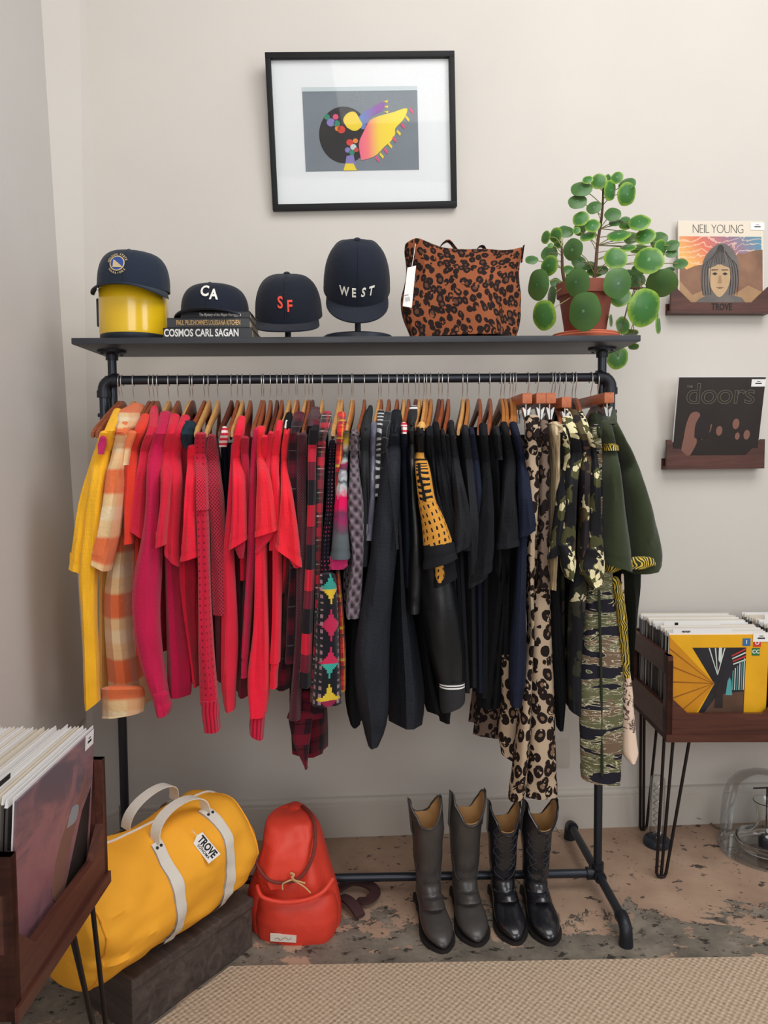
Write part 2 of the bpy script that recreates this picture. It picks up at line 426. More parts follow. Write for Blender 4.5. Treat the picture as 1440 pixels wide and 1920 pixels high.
# ------------------------------------------------------------------ materials: cloth (patterns live in cloth metres: UV u across, v down)
def cloth(name, col, rough=.85, weave=.12, var=.06, sheen=.15, ws=900):
    g = G(name); c = srgb(col); u = g.uv()
    nz = g.noise(g.obj(), 7, 4)[0]
    g.set(Base_Color=g.ramp(nz, [(.3, [x*(1-var) for x in c[:3]]), (.7, [min(1, x*(1+var)) for x in c[:3]])]), Roughness=rough, Specular_IOR_Level=.2, Sheen_Weight=sheen, Sheen_Roughness=.5)
    s = g.sep(u); w = g.ma('ADD', g.ma('SINE', g.ma('MULTIPLY', s[0], ws*2)), g.ma('SINE', g.ma('MULTIPLY', s[1], ws*2)))
    cr = g.noise(g.map(g.obj(), (1, 1, .22)), 34, 4, .55)[0]
    g.bump(g.ma('ADD', g.ma('MULTIPLY', cr, 1.6), g.ma('MULTIPLY', w, .03)), weave*5, .009)
    M[name] = g.m; return g.m
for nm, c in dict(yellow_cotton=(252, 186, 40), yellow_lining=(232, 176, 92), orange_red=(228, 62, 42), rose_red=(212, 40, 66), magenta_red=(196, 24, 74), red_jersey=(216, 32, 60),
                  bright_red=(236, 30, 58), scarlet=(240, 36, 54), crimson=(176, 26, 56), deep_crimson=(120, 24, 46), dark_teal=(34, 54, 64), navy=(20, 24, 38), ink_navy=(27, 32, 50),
                  black_tee=(25, 26, 30), washed_black=(36, 37, 41), soft_black=(18, 19, 23), charcoal=(46, 48, 50), lilac_grey=(116, 114, 132), cream_twill=(214, 194, 164),
                  plum_black=(34, 22, 30), pine_green=(42, 48, 32), dark_olive=(26, 29, 22), white_rib=(236, 228, 222), sand_cloth=(226, 200, 178), plum=(190, 40, 100), coral_band=(220, 60, 54)).items():
    cloth(nm, c, sheen=0 if sum(c) < 180 else .15)
cloth('coat_twill', (32, 35, 42), .62, .12, .05, 0)
plain('black_leather', (17, 18, 20), .36, 0, .42, .3, 22)
def knit(name, col, dark, fx=150, fy=110, amp=.5, dist=.004, speck=None):
    g = G(name); s = g.sep(g.uv())
    a = g.ma('SINE', g.ma('MULTIPLY', s[0], fx*2*pi)); b = g.ma('SINE', g.ma('MULTIPLY', s[1], fy*2*pi)) if fy > 1 else 1
    h = g.ma('MULTIPLY_ADD', g.ma('MULTIPLY', a, b), .5, .5)
    nz = g.noise(g.uv(), 60, 3)[0]; h2 = g.ma('ADD', h, g.ma('MULTIPLY', nz, .3))
    col_ = g.ramp(h2, [(.25, srgb(dark)), (.75, srgb(col))])
    if speck:
        m = g.ma('MULTIPLY', g.band(s[0], 62, .36, .62), g.band(s[1], 52, .34, .62)); col_ = g.mix(m, col_, srgb(speck))
    g.set(Base_Color=col_, Roughness=.92, Specular_IOR_Level=.1, Sheen_Weight=.2); g.bump(h2, amp, dist); M[name] = g.m
knit('red_mesh_knit', (222, 44, 70), (120, 14, 36), 110, 100); knit('maroon_mesh_knit', (176, 48, 66), (92, 22, 38), 105, 95)
knit('birdseye_knit', (206, 32, 62), (170, 20, 48), 170, 150, .3, .003, (112, 18, 44)); knit('red_rib', (206, 30, 62), (150, 16, 44), 90, 0.01)
knit('maroon_tweed', (92, 36, 48), (34, 20, 28), 130, 120, .6); knit('waffle_knit', (128, 112, 122), (58, 50, 58), 34, 30, .9, .012)
knit('green_knit', (56, 64, 42), (38, 44, 29), 240, 200, .35, .003); knit('black_rib', (40, 40, 44), (22, 22, 25), 120, .01)
def plaid(name, base, layers, rough=.88, fuzz=0, warp=0):
    """layers: (axis 0/1, freq, lo, hi, off, colour, strength)"""
    g = G(name); uv = g.uv()
    if warp:
        nz = g.noise(uv, 7, 2)[1]; vm = g.n('VectorMath', operation='SCALE'); g.put(vm.inputs[0], nz); vm.inputs[3].default_value = warp
        ad = g.n('VectorMath', operation='ADD'); g.put(ad.inputs[0], uv); g.put(ad.inputs[1], vm.outputs[0]); uv = ad.outputs[0]
    s = g.sep(uv); c = srgb(base)
    for ax, fr, lo, hi, off, col, st in layers:
        f = g.ma('FRACT', g.ma('MULTIPLY_ADD', s[ax], fr, off))
        e = .05 if fuzz else .008
        m = g.ma('MULTIPLY', g.ma('SMOOTH_MIN', g.ma('DIVIDE', g.ma('SUBTRACT', f, lo), e, clamp=True), 1, .0), g.ma('DIVIDE', g.ma('SUBTRACT', hi, f), e, clamp=True))
        c = g.mix(g.ma('MULTIPLY', m, st), c, srgb(col))
    tw = g.ma('SINE', g.ma('MULTIPLY', g.ma('ADD', s[0], s[1]), 2200)); nz = g.noise(g.uv(), 90 if fuzz else 160, 4)[0]
    if fuzz: c = g.mix(g.ma('MULTIPLY', nz, .14), c, srgb((244, 220, 190)))
    g.set(Base_Color=c, Roughness=rough, Specular_IOR_Level=.12, Sheen_Weight=.12)
    g.bump(g.ma('ADD', g.ma('MULTIPLY', nz, 1), g.ma('MULTIPLY', tw, .1)), .5 if fuzz else .2, .006 if fuzz else .003); M[name] = g.m
plaid('orange_plaid', (244, 206, 150), [(1, 5.2, .0, .42, .1, (236, 102, 42), .95), (1, 5.2, .55, .8, .1, (248, 228, 188), .8), (1, 5.2, .86, .9, .1, (150, 110, 90), .5), (0, 6.5, .0, .35, .0, (226, 120, 70), .35), (0, 6.5, .55, .8, .1, (186, 150, 130), .5)], .95, 1)
plaid('wine_flannel', (58, 24, 34), [(1, 9, 0, .45, 0, (150, 28, 56), .7), (0, 9, 0, .4, .2, (26, 20, 28), .6), (1, 9, .7, .74, 0, (150, 150, 140), .35), (1, 27, 0, .35, 0, (34, 20, 30), .4), (0, 9, .66, .7, 0, (40, 70, 66), .4)])
plaid('wine_check', (46, 22, 32), [(1, 13, 0, .4, 0, (130, 26, 46), .6), (0, 13, 0, .4, .3, (110, 22, 40), .5), (1, 13, .55, .6, 0, (20, 16, 22), .8), (0, 13, .6, .66, 0, (18, 14, 20), .8)], .9, 0, .01)
plaid('buffalo_check', (30, 26, 32), [(1, 5.6, 0, .34, .45, (220, 36, 62), .95), (1, 5.6, .34, .62, .45, (128, 34, 54), .8), (0, 12, 0, .5, .1, (30, 26, 32), .35)])
plaid('tartan_shirt', (58, 48, 50), [(1, 15, 0, .38, 0, (186, 40, 60), .85), (1, 15, .5, .56, 0, (230, 200, 190), .8), (0, 22, 0, .3, 0, (188, 54, 70), .5), (0, 22, .5, .58, 0, (220, 196, 186), .6), (1, 15, .75, .8, 0, (150, 150, 100), .5), (1, 5, .5, 1, 0, (44, 46, 50), .55)], .88, 0, .006)
plaid('yellow_tartan', (176, 40, 52), [(1, 11, 0, .3, 0, (226, 56, 50), .8), (1, 11, .45, .55, 0, (232, 196, 60), .7), (0, 40, 0, .2, 0, (236, 180, 70), .5), (1, 11, .7, .78, 0, (40, 60, 60), .8), (1, 33, .4, .46, 0, (20, 20, 24), .7)])
plaid('zebra_stripe', (40, 40, 44), [(1, 42, 0, .42, 0, (206, 204, 206), .85)], .85, 0, .05)
plaid('scribble_black', (40, 41, 45), [(1, 17, 0, .035, 0, (150, 150, 150), .8), (0, 23, 0, .04, 0, (130, 130, 132), .6)], .85, 0, .09)
plaid('green_teal_mono', (52, 54, 52), [(1, 12, 0, .5, 0, (74, 84, 62), .7)])
plaid('sheer_black', (24, 25, 29), [(1, 16, 0, .06, 0, (52, 54, 58), .5)], .85, 0, .06)

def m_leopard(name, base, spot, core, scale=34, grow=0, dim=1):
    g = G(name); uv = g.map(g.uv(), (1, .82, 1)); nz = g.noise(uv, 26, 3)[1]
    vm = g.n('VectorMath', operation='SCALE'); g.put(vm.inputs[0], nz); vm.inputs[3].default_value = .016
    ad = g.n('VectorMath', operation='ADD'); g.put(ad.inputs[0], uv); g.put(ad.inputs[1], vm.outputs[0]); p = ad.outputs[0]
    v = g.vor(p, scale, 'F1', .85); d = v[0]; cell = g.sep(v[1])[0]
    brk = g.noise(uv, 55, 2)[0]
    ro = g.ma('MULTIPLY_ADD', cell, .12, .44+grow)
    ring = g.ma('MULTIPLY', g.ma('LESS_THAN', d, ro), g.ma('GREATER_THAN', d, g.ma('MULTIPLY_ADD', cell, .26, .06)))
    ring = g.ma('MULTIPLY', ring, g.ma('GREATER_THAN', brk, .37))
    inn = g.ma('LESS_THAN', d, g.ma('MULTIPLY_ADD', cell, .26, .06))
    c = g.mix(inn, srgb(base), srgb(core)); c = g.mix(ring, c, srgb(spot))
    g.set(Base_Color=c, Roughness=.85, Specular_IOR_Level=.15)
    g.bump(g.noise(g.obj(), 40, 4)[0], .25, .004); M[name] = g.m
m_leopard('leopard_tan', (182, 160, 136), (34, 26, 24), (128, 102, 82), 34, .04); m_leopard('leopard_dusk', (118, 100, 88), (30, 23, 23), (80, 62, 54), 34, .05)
m_leopard('leopard_bag', (150, 86, 56), (40, 30, 28), (96, 64, 52), 50, .03)
def m_camo(name, base, cols, scale=9):  # layered blotches
    g = G(name); uv = g.uv(); c = srgb(base)
    for i, (col, th, sc) in enumerate(cols):
        n = g.noise(g.map(uv, (1, .7, 1), (i*3.7+1.3, i*2.1, i)), sc*1.35, 4, .5, .3)[0]
        c = g.mix(g.step(n, th), c, srgb(col))
    g.set(Base_Color=c, Roughness=.8, Specular_IOR_Level=.18); g.bump(g.noise(g.obj(), 30, 4)[0], .2, .004); M[name] = g.m
m_camo('camo_bright', (84, 84, 54), [((36, 36, 40), .49, 11), ((66, 52, 46), .60, 12), ((226, 216, 172), .57, 12), ((110, 122, 122), .65, 10), ((34, 34, 38), .60, 16)])
m_camo('camo_brown', (84, 74, 50), [((44, 38, 42), .5, 12), ((92, 66, 54), .58, 10), ((222, 206, 166), .60, 14), ((40, 36, 46), .62, 9)])
m_camo('camo_dark', (50, 50, 38), [((26, 26, 30), .47, 11), ((64, 54, 48), .6, 12), ((196, 184, 150), .64, 11), ((86, 96, 94), .67, 9)])
g = G('tiger_stripe'); uv = g.uv()
nn_ = g.noise(g.map(uv, (7, 26, 1)), 1.0, 3, .55, .9)[0]; n2 = g.noise(g.map(uv, (9, 44, 1), (3, 1, 0)), 1.3, 4, .6, 1.2)[0]
c = g.mix(g.step(g.noise(g.map(uv, (5, 14, 1), (8, 3, 0)), 1.3, 2)[0], .52), srgb((98, 98, 70)), srgb((112, 92, 74)))
c = g.mix(g.ma('MULTIPLY', g.ma('GREATER_THAN', n2, .50), g.ma('LESS_THAN', n2, .522)), c, srgb((214, 208, 180)))
c = g.mix(g.ma('LESS_THAN', nn_, .465), c, srgb((34, 33, 42)))
c = g.mix(g.ma('MULTIPLY', g.ma('GREATER_THAN', nn_, .465), g.ma('LESS_THAN', nn_, .478)), c, srgb((196, 190, 160)))
g.set(Base_Color=c, Roughness=.82, Specular_IOR_Level=.15); g.bump(g.noise(g.obj(), 36, 4)[0], .25, .004); M['tiger_stripe'] = g.m
g = G('tie_dye'); uv = g.uv(); s = g.sep(uv)
t_ = g.ma('ADD', s[1], g.ma('MULTIPLY', g.ma('SUBTRACT', g.noise(uv, 20, 3)[0], .5), .09))
K = (40, 46, 50)
g.set(Base_Color=g.ramp(g.ma('DIVIDE', t_, .42), [(.0, srgb((48, 52, 52))), (.07, srgb((150, 130, 70))), (.13, srgb((226, 190, 70))), (.19, srgb((214, 214, 196))), (.24, srgb((70, 84, 86))), (.3, srgb((190, 200, 196))), (.35, srgb((150, 40, 84))), (.44, srgb((84, 60, 76))), (.5, srgb((196, 200, 204))), (.53, srgb((74, 84, 88))), (.58, srgb((200, 206, 208))), (.62, srgb((230, 20, 92))), (.69, srgb((222, 24, 92))), (.75, srgb((110, 54, 84))), (.8, srgb((150, 44, 92))), (.86, srgb((92, 76, 88))), (.9, srgb((92, 100, 104))), (1, srgb((84, 92, 98)))]), Roughness=.82, Specular_IOR_Level=.2)
g.bump(g.noise(g.obj(), 30, 4)[0], .2, .004); M['tie_dye'] = g.m
g = G('grey_dye'); n = g.noise(g.map(g.uv(), (1, .5, 1)), 18, 3)[0]
g.set(Base_Color=g.ramp(n, [(.4, srgb((92, 90, 108))), (.55, srgb((126, 124, 140))), (.68, srgb((214, 218, 226)))]), Roughness=.85); M['grey_dye'] = g.m
g = G('fair_isle'); uv = g.uv(); s = g.sep(uv)          # knitted bands of stars and zigzags, quantised to stitches
Q = 190
qu = g.ma('DIVIDE', g.ma('FLOOR', g.ma('MULTIPLY', s[0], Q)), Q); qv = g.ma('DIVIDE', g.ma('FLOOR', g.ma('MULTIPLY', s[1], Q)), Q)
per = .105
fv = g.ma('FRACT', g.ma('DIVIDE', qv, per)); fu = g.ma('ABSOLUTE', g.ma('SUBTRACT', g.ma('FRACT', g.ma('MULTIPLY_ADD', qu, 1/.1, .5)), .5)); dv = g.ma('ABSOLUTE', g.ma('SUBTRACT', fv, .45))
star = g.ma('LESS_THAN', g.ma('MINIMUM', g.ma('ADD', g.ma('MULTIPLY', fu, 1.0), g.ma('MULTIPLY', dv, 2.4)), g.ma('ADD', g.ma('MULTIPLY', fu, 2.4), g.ma('MULTIPLY', dv, 1.0))), .42)
dots = g.ma('MULTIPLY', g.ma('MULTIPLY', g.band(qu, 50, .3, .7), g.band(qv, 50, .3, .7)), g.ma('GREATER_THAN', fu, .22))
bc = g.ramp(g.ma('FRACT', g.ma('DIVIDE', qv, per*4)), [(0, srgb((58, 160, 146))), (.125, srgb((226, 190, 56))), (.25, srgb((196, 44, 84))), (.5, srgb((210, 48, 88))), (.625, srgb((64, 176, 160))), (.75, srgb((228, 196, 60))), (.875, srgb((150, 40, 72)))], 'CONSTANT')
c = g.mix(star, srgb((28, 29, 36)), bc); c = g.mix(g.ma('MULTIPLY', dots, .75), c, srgb((186, 150, 158)))
g.set(Base_Color=c, Roughness=.95, Specular_IOR_Level=.08, Sheen_Weight=.2)
g.bump(g.ma('MULTIPLY', g.ma('SINE', g.ma('MULTIPLY', s[0], Q*2*pi)), g.ma('SINE', g.ma('MULTIPLY', s[1], Q*2*pi))), .4, .004); M['fair_isle'] = g.m
g = G('dark_fair_isle'); s = g.sep(g.uv())
m = g.ma('MULTIPLY', g.band(s[0], 85, .25, .6), g.band(s[1], 85, .25, .6)); nz = g.noise(g.uv(), 16, 2)[0]
c = g.mix(g.ma('MULTIPLY', m, g.ramp(nz, [(.42, (.15,)*3), (.5, (1,)*3)])), srgb((32, 28, 36)), g.ramp(nz, [(.45, srgb((130, 112, 128))), (.6, srgb((176, 36, 78)))]))
g.set(Base_Color=c, Roughness=.95, Specular_IOR_Level=.08); g.bump(m, .35, .003); M['dark_fair_isle'] = g.m
# orange block print on black: comb teeth, a checker band, an eye
g = G('orange_print'); uv = g.uv(); s = g.sep(uv); u, v = s[0], s[1]
def rng(x, a, b): return g.ma('MULTIPLY', g.ma('GREATER_THAN', x, a), g.ma('LESS_THAN', x, b))
wv = g.ma('MULTIPLY', g.ma('SUBTRACT', g.noise(uv, 30, 2)[0], .5), .012); uu = g.ma('ADD', u, wv); vv = g.ma('ADD', v, wv)
tooth = g.band(vv, 62, .0, .55)
combl = g.ma('MULTIPLY', rng(vv, .165, .30), g.ma('MAXIMUM', g.ma('MAXIMUM', rng(uu, .012, .03), g.ma('MULTIPLY', tooth, rng(uu, -.012, .02))), g.ma('MAXIMUM', rng(uu, -.042, -.034), g.ma('MULTIPLY', g.band(vv, 62, .4, .9), rng(uu, -.042, -.022)))))
chk = g.ma('MULTIPLY', rng(vv, .30, .42), g.ma('SUBTRACT', 1, g.ma('MULTIPLY', g.band(uu, 62, .3, .62), g.band(g.ma('ADD', vv, g.ma('MULTIPLY', u, .3)), 50, .25, .75))))
eye = g.ma('MULTIPLY', rng(vv, .075, .14), g.ma('MULTIPLY', rng(uu, -.04, .008), g.ma('GREATER_THAN', g.ma('ADD', g.ma('POWER', g.ma('DIVIDE', g.ma('ADD', uu, -.002), .024), 2), g.ma('POWER', g.ma('DIVIDE', g.ma('ADD', vv, -.082), .026), 2)), 1)))
bar = g.ma('MULTIPLY', rng(vv, .155, .17), rng(uu, -.045, .03))
side = g.ma('MULTIPLY', rng(vv, .13, .31), rng(uu, .034, .043))
tot = g.ma('MAXIMUM', g.ma('MAXIMUM', combl, chk), g.ma('MAXIMUM', eye, g.ma('MAXIMUM', bar, side)))
g.set(Base_Color=g.mix(tot, srgb((28, 29, 33)), srgb((214, 150, 62))), Roughness=.85, Specular_IOR_Level=.2)
g.bump(g.noise(g.obj(), 30, 4)[0], .15, .004); M['orange_print'] = g.m
g = G('dark_print'); n = g.noise(g.uv(), 40, 4, .6, 1.5)[0]; s = g.sep(g.uv())
pm = g.ma('MULTIPLY', g.ma('MULTIPLY', g.ma('GREATER_THAN', n, .53), g.ma('LESS_THAN', n, .62)), rng(s[1], .02, .20))
g.set(Base_Color=g.mix(pm, srgb((226, 200, 178)), srgb((84, 66, 62))), Roughness=.85); M['printed_sand'] = g.m
g = G('gold_lines'); s = g.sep(g.uv()); n = g.noise(g.uv(), 14, 2)[0]
ln = g.band(g.ma('ADD', s[0], g.ma('MULTIPLY', n, .06)), 130, 0, .45)
g.set(Base_Color=g.mix(ln, srgb((36, 40, 30)), srgb((206, 176, 62))), Roughness=.85); M['gold_lines'] = g.m
g = G('cream_fringe'); s = g.sep(g.uv()); n = g.noise(g.map(g.uv(), (60, 7, 1)), 1.5, 4)[0]
g.set(Base_Color=g.ramp(n, [(.35, srgb((130, 100, 72))), (.5, srgb((198, 176, 138))), (.7, srgb((228, 212, 178)))]), Roughness=.9); g.bump(n, .6, .005); M['cream_fringe'] = g.m
g = G('stripe_band'); s = g.sep(g.uv())
g.set(Base_Color=g.mix(g.ma('MAXIMUM', rng(s[1], .006, .013), rng(s[1], .019, .027)), srgb((32, 32, 35)), srgb((234, 232, 230))), Roughness=.85); M['stripe_band'] = g.m
g = G('red_white_band'); s = g.sep(g.uv())
g.set(Base_Color=g.mix(g.band(s[1], 55, .0, .5, .1), srgb((206, 44, 64)), srgb((236, 224, 220))), Roughness=.85); M['red_white_band'] = g.m

# ------------------------------------------------------------------ builders: hangers and garments
def lerp(a, b, t): return a+(b-a)*t
def rows_at(rows, n, v):
    """outline rows (y, xl, xr[, v]) -> n evenly spaced, smoothed rows"""
    R = [tuple(r) if len(r) == 4 else tuple(r)+(v,) for r in rows]
    out = []; y0, y1 = R[0][0], R[-1][0]
    for i in range(n):
        y = lerp(y0, y1, i/(n-1)); k = 0
        while k < len(R)-2 and R[k+1][0] < y: k += 1
        a, b = R[k], R[k+1]; t = (y-a[0])/(b[0]-a[0])
        out.append([y]+[None if a[j] is None or b[j] is None else lerp(a[j], b[j], t) for j in (1, 2, 3)])
    for _ in range(2):
        out = [out[0]]+[[o[1][0]]+[None if o[1][j] is None else .25*o[0][j]+.5*o[1][j]+.25*o[2][j] for j in (1, 2, 3)] for o in zip(out, out[1:], out[2:])]+[out[-1]]
    return out
def armv(y):                                     # how far forward the hanger's arm reaches at this height
    for (a, b), (c, d) in zip(ARMV, ARMV[1:]):
        if y < c: return lerp(b, d, max(0, (y-a)/(c-a)))
    return ARMV[-1][1]
ARMV = [(750, .05), (762, .11), (774, .17), (787, .225), (800, .262), (815, .27), (840, .235), (870, .2), (900, .1)]
def tube_rows(rows, v, b=.03, tilt=0, fold=.2, seed=0, hollow=True, n=30, seg=28, raw=False, v0=0, ex=2.4):
    """cloth tube whose silhouette follows the outline; v = depth of its front from the rack plane"""
    rr = random.Random(seed); ph = [rr.uniform(0, 6.28) for _ in range(6)]
    R = rows_at(rows, n, v); rings = []
    for i, (y, xl_, xr_, vv) in enumerate(R):
        t = i/(n-1); vz = vv if raw else max(vv+.04, armv(y))
        bb = b*(min(1, .55+t*1.5)); A = at_v(xl_, y, vz-bb); B = at_v(xr_, y, vz-bb); c = (A+B)/2; a = max((B-A).length/2, .004)
        f = fold*min(1, .25+1.6*t)
        ring = []
        for k in range(seg):
            an = 2*pi*k/seg; ca, sa = cos(an), sin(an)
            w = 1+f*(.55*sin(3*an+ph[0]+t*2.2)+.4*sin(5*an+ph[1]-t*3.1)+.3*sin(8*an+ph[2]+t*1.3))*(abs(sa)**.7)
            px = a*math.copysign(abs(ca)**(2/ex), ca)*(1+.35*f*sin(7*t+ph[3])*abs(ca)); py = -bb*math.copysign(abs(sa)**(2/ex), sa)*w
            p = c+RX*px+RN*py
            if fold > .04: p = p+RN*((noise.noise(Vector((p.x*16+seed, p.y*16, p.z*5)))*.013+noise.noise(Vector((p.x*45, p.y*45+seed, p.z*11)))*.005)*min(1, t*5)*min(1, a/.025))
            if tilt: p = p+Vector((0, 0, -tilt/650*(px/a)*.5*max(0, (t-.72)/.28)**1.5))
            ring.append(p)
        ring = ring[3*seg//4:]+ring[:3*seg//4]
        rings.append(ring[::-1])
    if fold > .04 and n > 4:                      # rounded shoulder, and a turned-up hem at the open end
        c = sum(rings[0], Vector())/seg
        rings = [[c+(p-c)*.35+Vector((0, 0, .007)) for p in rings[0]], [c+(p-c)*.78+Vector((0, 0, .0045)) for p in rings[0]]]+rings
        if hollow:
            a_ = rings[-3]; cc = sum(a_, Vector())/seg; rings.insert(-2, [cc+(p-cc)*.985-Vector((0, 0, .0015)) for p in a_])
            for i in (-2, -1):
                cc = sum(rings[i], Vector())/seg; rings[i] = [cc+(p-cc)*1.045 for p in rings[i]]
    if hollow:
        last = rings[-1]; c = sum(last, Vector())/seg
        rings.append([c+(p-c)*.90+Vector((0, 0, .004)) for p in last]); rings.append([c+(p-c)*.82+Vector((0, 0, .045)) for p in last])
    mb = MB(); mb.loft(rings, True, True, v0=v0); return mb
def slab_rows(rows, hx, v=.16, vf=-.2, tf=.010, wave=.009, seed=0, ytop=None, fan=0, n=26):
    """the body of a garment: a flat fold of cloth hanging across the rail, near edge following the outline"""
    rr = random.Random(seed); ph = [rr.uniform(0, 6.28) for _ in range(6)]
    R = rows_at(rows, n, v); rings = []; y0 = R[0][0]
    hxr = (at_v(hx, 713, -RODY)-RO).dot(RX)
    for i, (y, xl_, xr_, vv) in enumerate(R):
        t = i/(n-1); vz = vv
        s = min(1, .25+.75*(t*n*.9/6)) if i < 6 else 1
        vn = vz*s; vfar = vf*s
        A = at_v(xl_, y, vn); B = at_v(xr_, y, vn); c = (A+B)/2; a = max((B-A).length/2, .004)
        cf = r2w(hxr+fan*t, -vfar, c.z)
        N = 13; left = []; right = []
        for k in range(N):
            q = k/(N-1); p = c.lerp(cf, q); h = lerp(a, tf, min(1, q*1.35)**.8)
            h *= sqrt(max(.05, 1-(1-min(1, q*6+.02))**2))*sqrt(max(.05, 1-(1-min(1, (1-q)*8+.02))**2))
            wv = wave*min(1, t*1.6)*(sin(q*15+ph[0]+t*1.5)+.6*sin(q*27+ph[1]-t*2))*min(1, q*5)
            left.append(p+RX*(-h+wv)); right.append(p+RX*(h+wv))
        rings.append(left+right[::-1])
    last = rings[-1]; c = sum(last, Vector())/len(last)
    mb = MB(); mb.loft(rings, True, True); return mb

def hook_mb():
    pts = [(0, .02*cos(a), -.0045+.02*sin(a)) for a in [radians(d) for d in range(215, -10, -15)]]
    # hook: open at the back, over the rail, down the front, then in to the stem
    pts = [(0, -p[1], p[2]) for p in pts]
    pts += [(0, -.0185, -.018), (0, -.008, -.036), (0, -.001, -.044), (0, 0, -.068)]
    return MB().tube(pts, .0016, 8)
def arms_mb(th=.0118, half=.212, drop=.098):
    rings = []
    for i in range(27):
        s = (i/13-1); y = s*half; q = abs(s)
        top = -.061-drop*(.12*q+.88*q**1.35) if q > .12 else -.061-drop*.03*(q/.12)**2-.0006
        hgt = lerp(.042, .024, min(1, q*1.4)); r_ = []
        e = 1 if q < .96 else .7
        for k in range(12):
            a = 2*pi*k/12; r_.append(Vector((th/2*e*math.copysign(abs(cos(a))**.6, cos(a))-.02*q*q, y, top-hgt/2+hgt/2*e*math.copysign(abs(sin(a))**.6, sin(a)))))
        rings.append(r_)
    return MB().loft(rings)
HPROTO = {}; YR = random.Random(21)
def hanger(px, tone, what, dz=0, yaw=0):
    loc = at_v(px, 713, -RODY); loc.z = RZ
    if 'p' not in HPROTO:
        t = Thing('clothes_hanger', '', 'hanger', (0, 0, 0), RROT, 'wooden clothes hangers on the rail')
        t.part('hook', hook_mb(), M['bright_steel']); t.part('wooden_arms', arms_mb(), HW['honey']); o = HPROTO['p'] = t.o
    else: o = copy_tree(HPROTO['p'])
    for ch in o.children:
        if ch.name.startswith('wooden_arms'):
            if tone not in HPROTO:
                me = ch.data.copy(); me.materials[0] = HW[tone]; HPROTO[tone] = me
            ch.data = HPROTO[tone]
    loc.z -= .0002
    yaw = yaw or (3.5 if px < 240 else max(-4.5, min(7, (690-px)/200*6.5)))+YR.uniform(-1.2, 1.2)   # near arms swung towards the room
    o.location = loc; o.rotation_euler = (0, 0, -TH+radians(yaw))
    names = dict(pale='pale', honey='honey coloured', reddish='reddish brown', dark='dark brown', cedar='cedar')
    o['label'] = names[tone]+' wooden hanger holding the '+what
    return o
def clip_hanger(px, what, drop=0):
    t = Thing('clip_hanger', 'cedar bar hanger with steel clips holding the '+what, 'hanger', (0, 0, 0), RROT, 'clip hangers on the rail')
    loc = at_v(px, 713, -RODY); loc.z = RZ; t.o.location = loc
    t.part('hook', hook_mb(), M['bright_steel'])
    t.part('bar', MB().box((0, -.01, -.075-drop), (.028, .33, .030), bev=.002), HW['cedar'])
    for y in (-.155, .135):
        c = MB(); c.tube([(0, y, -.088-drop), (0, y, -.118-drop)], .0022, 8)
        for s in (-1, 1):
            c.prism([(s*.002, y-.012, -.108-drop), (s*.010, y-.012, -.100-drop), (s*.012, y-.012, -.101-drop), (s*.004, y-.012, -.135-drop), (s*.001, y-.012, -.135-drop)], (0, .024, 0))
        t.part('clip', c, M['bright_steel'])
    return t.o
SEED = [100]
def garment(name, label, cat, hx, mat, parts, group='clothes hanging on the rail'):
    """parts: list of (part name, kind, rows, dict) kind 't' tube or 's' slab"""
    built = []
    for pn, kd, rows, kw in parts:
        kw = dict(kw); m = kw.pop('m', None) or mat; pa = kw.pop('on', None); SEED[0] += 1; kw.setdefault('seed', SEED[0])
        lab = kw.pop('lab', None)
        if kd == 't': kw.setdefault('v', .2); mb = tube_rows(rows, **kw)
        else: mb = slab_rows(rows, hx, **kw)
        built.append((pn, mb, m, pa, lab))
    allv = [v for b in built for v in b[1].v]
    base = Vector((sum(v.x for v in allv)/len(allv), sum(v.y for v in allv)/len(allv), min(v.z for v in allv)))
    t = Thing(name, label, cat, base, None, group, world_parts=True); done = {}
    for pn, mb, m, pa, lab in built:
        done[pn] = t.part(pn, mb, M[m] if isinstance(m, str) else m, done.get(pa), label=lab)
    return t
# ------------------------------------------------------------------ the clothes, from left to right
S, T_ = 's', 't'
def g_(name, label, cat, hx, tone, mat, parts, what=None, clip=False, drop=0, yaw=0):
    garment(name, label, cat, hx, mat, parts)
    if clip: clip_hanger(hx, what or label, drop)
    else: hanger(hx, tone, what or label, yaw=yaw)

g_('shirt', 'yellow short sleeved shirt hanging at the far left end of the rail', 'shirt', 224, 'reddish', 'yellow_cotton', [
    ('sleeve', T_, [(812, 188, 206, .17), (840, 180, 202), (870, 168, 197, .21), (938, 150, 188, .22), (1000, 141, 174, .23), (1069, 132, 160, .23)], dict(tilt=8)),
    ('body', S, [(800, 204, 214), (900, 192, 206), (1050, 182, 198), (1240, 178, 196)], dict(v=.12))], 'yellow short sleeved shirt')
g_('shirt', 'long yellow shirt with a purple collar lining beside the orange plaid jacket', 'shirt', 229, 'reddish', 'yellow_cotton', [
    ('sleeve', T_, [(770, 213, 229, .06), (812, 193, 218, .13), (850, 180, 208, .18), (894, 172, 199), (945, 164, 194), (1018, 158, 190), (1073, 150, 181), (1160, 155, 180), (1237, 156, 185), (1306, 160, 187), (1322, 163, 187)], dict(tilt=-16, v=.24, b=.028)),
    ('body', S, [(775, 214, 230), (850, 200, 214), (950, 188, 206), (1100, 176, 200), (1290, 176, 200)], dict(v=.14, m='yellow_lining')),
    ('collar', T_, [(822, 187, 199), (835, 184, 199), (852, 185, 194)], dict(v=.232, b=.012, m='plum', hollow=False, lab='purple collar lining'))], 'long yellow shirt')
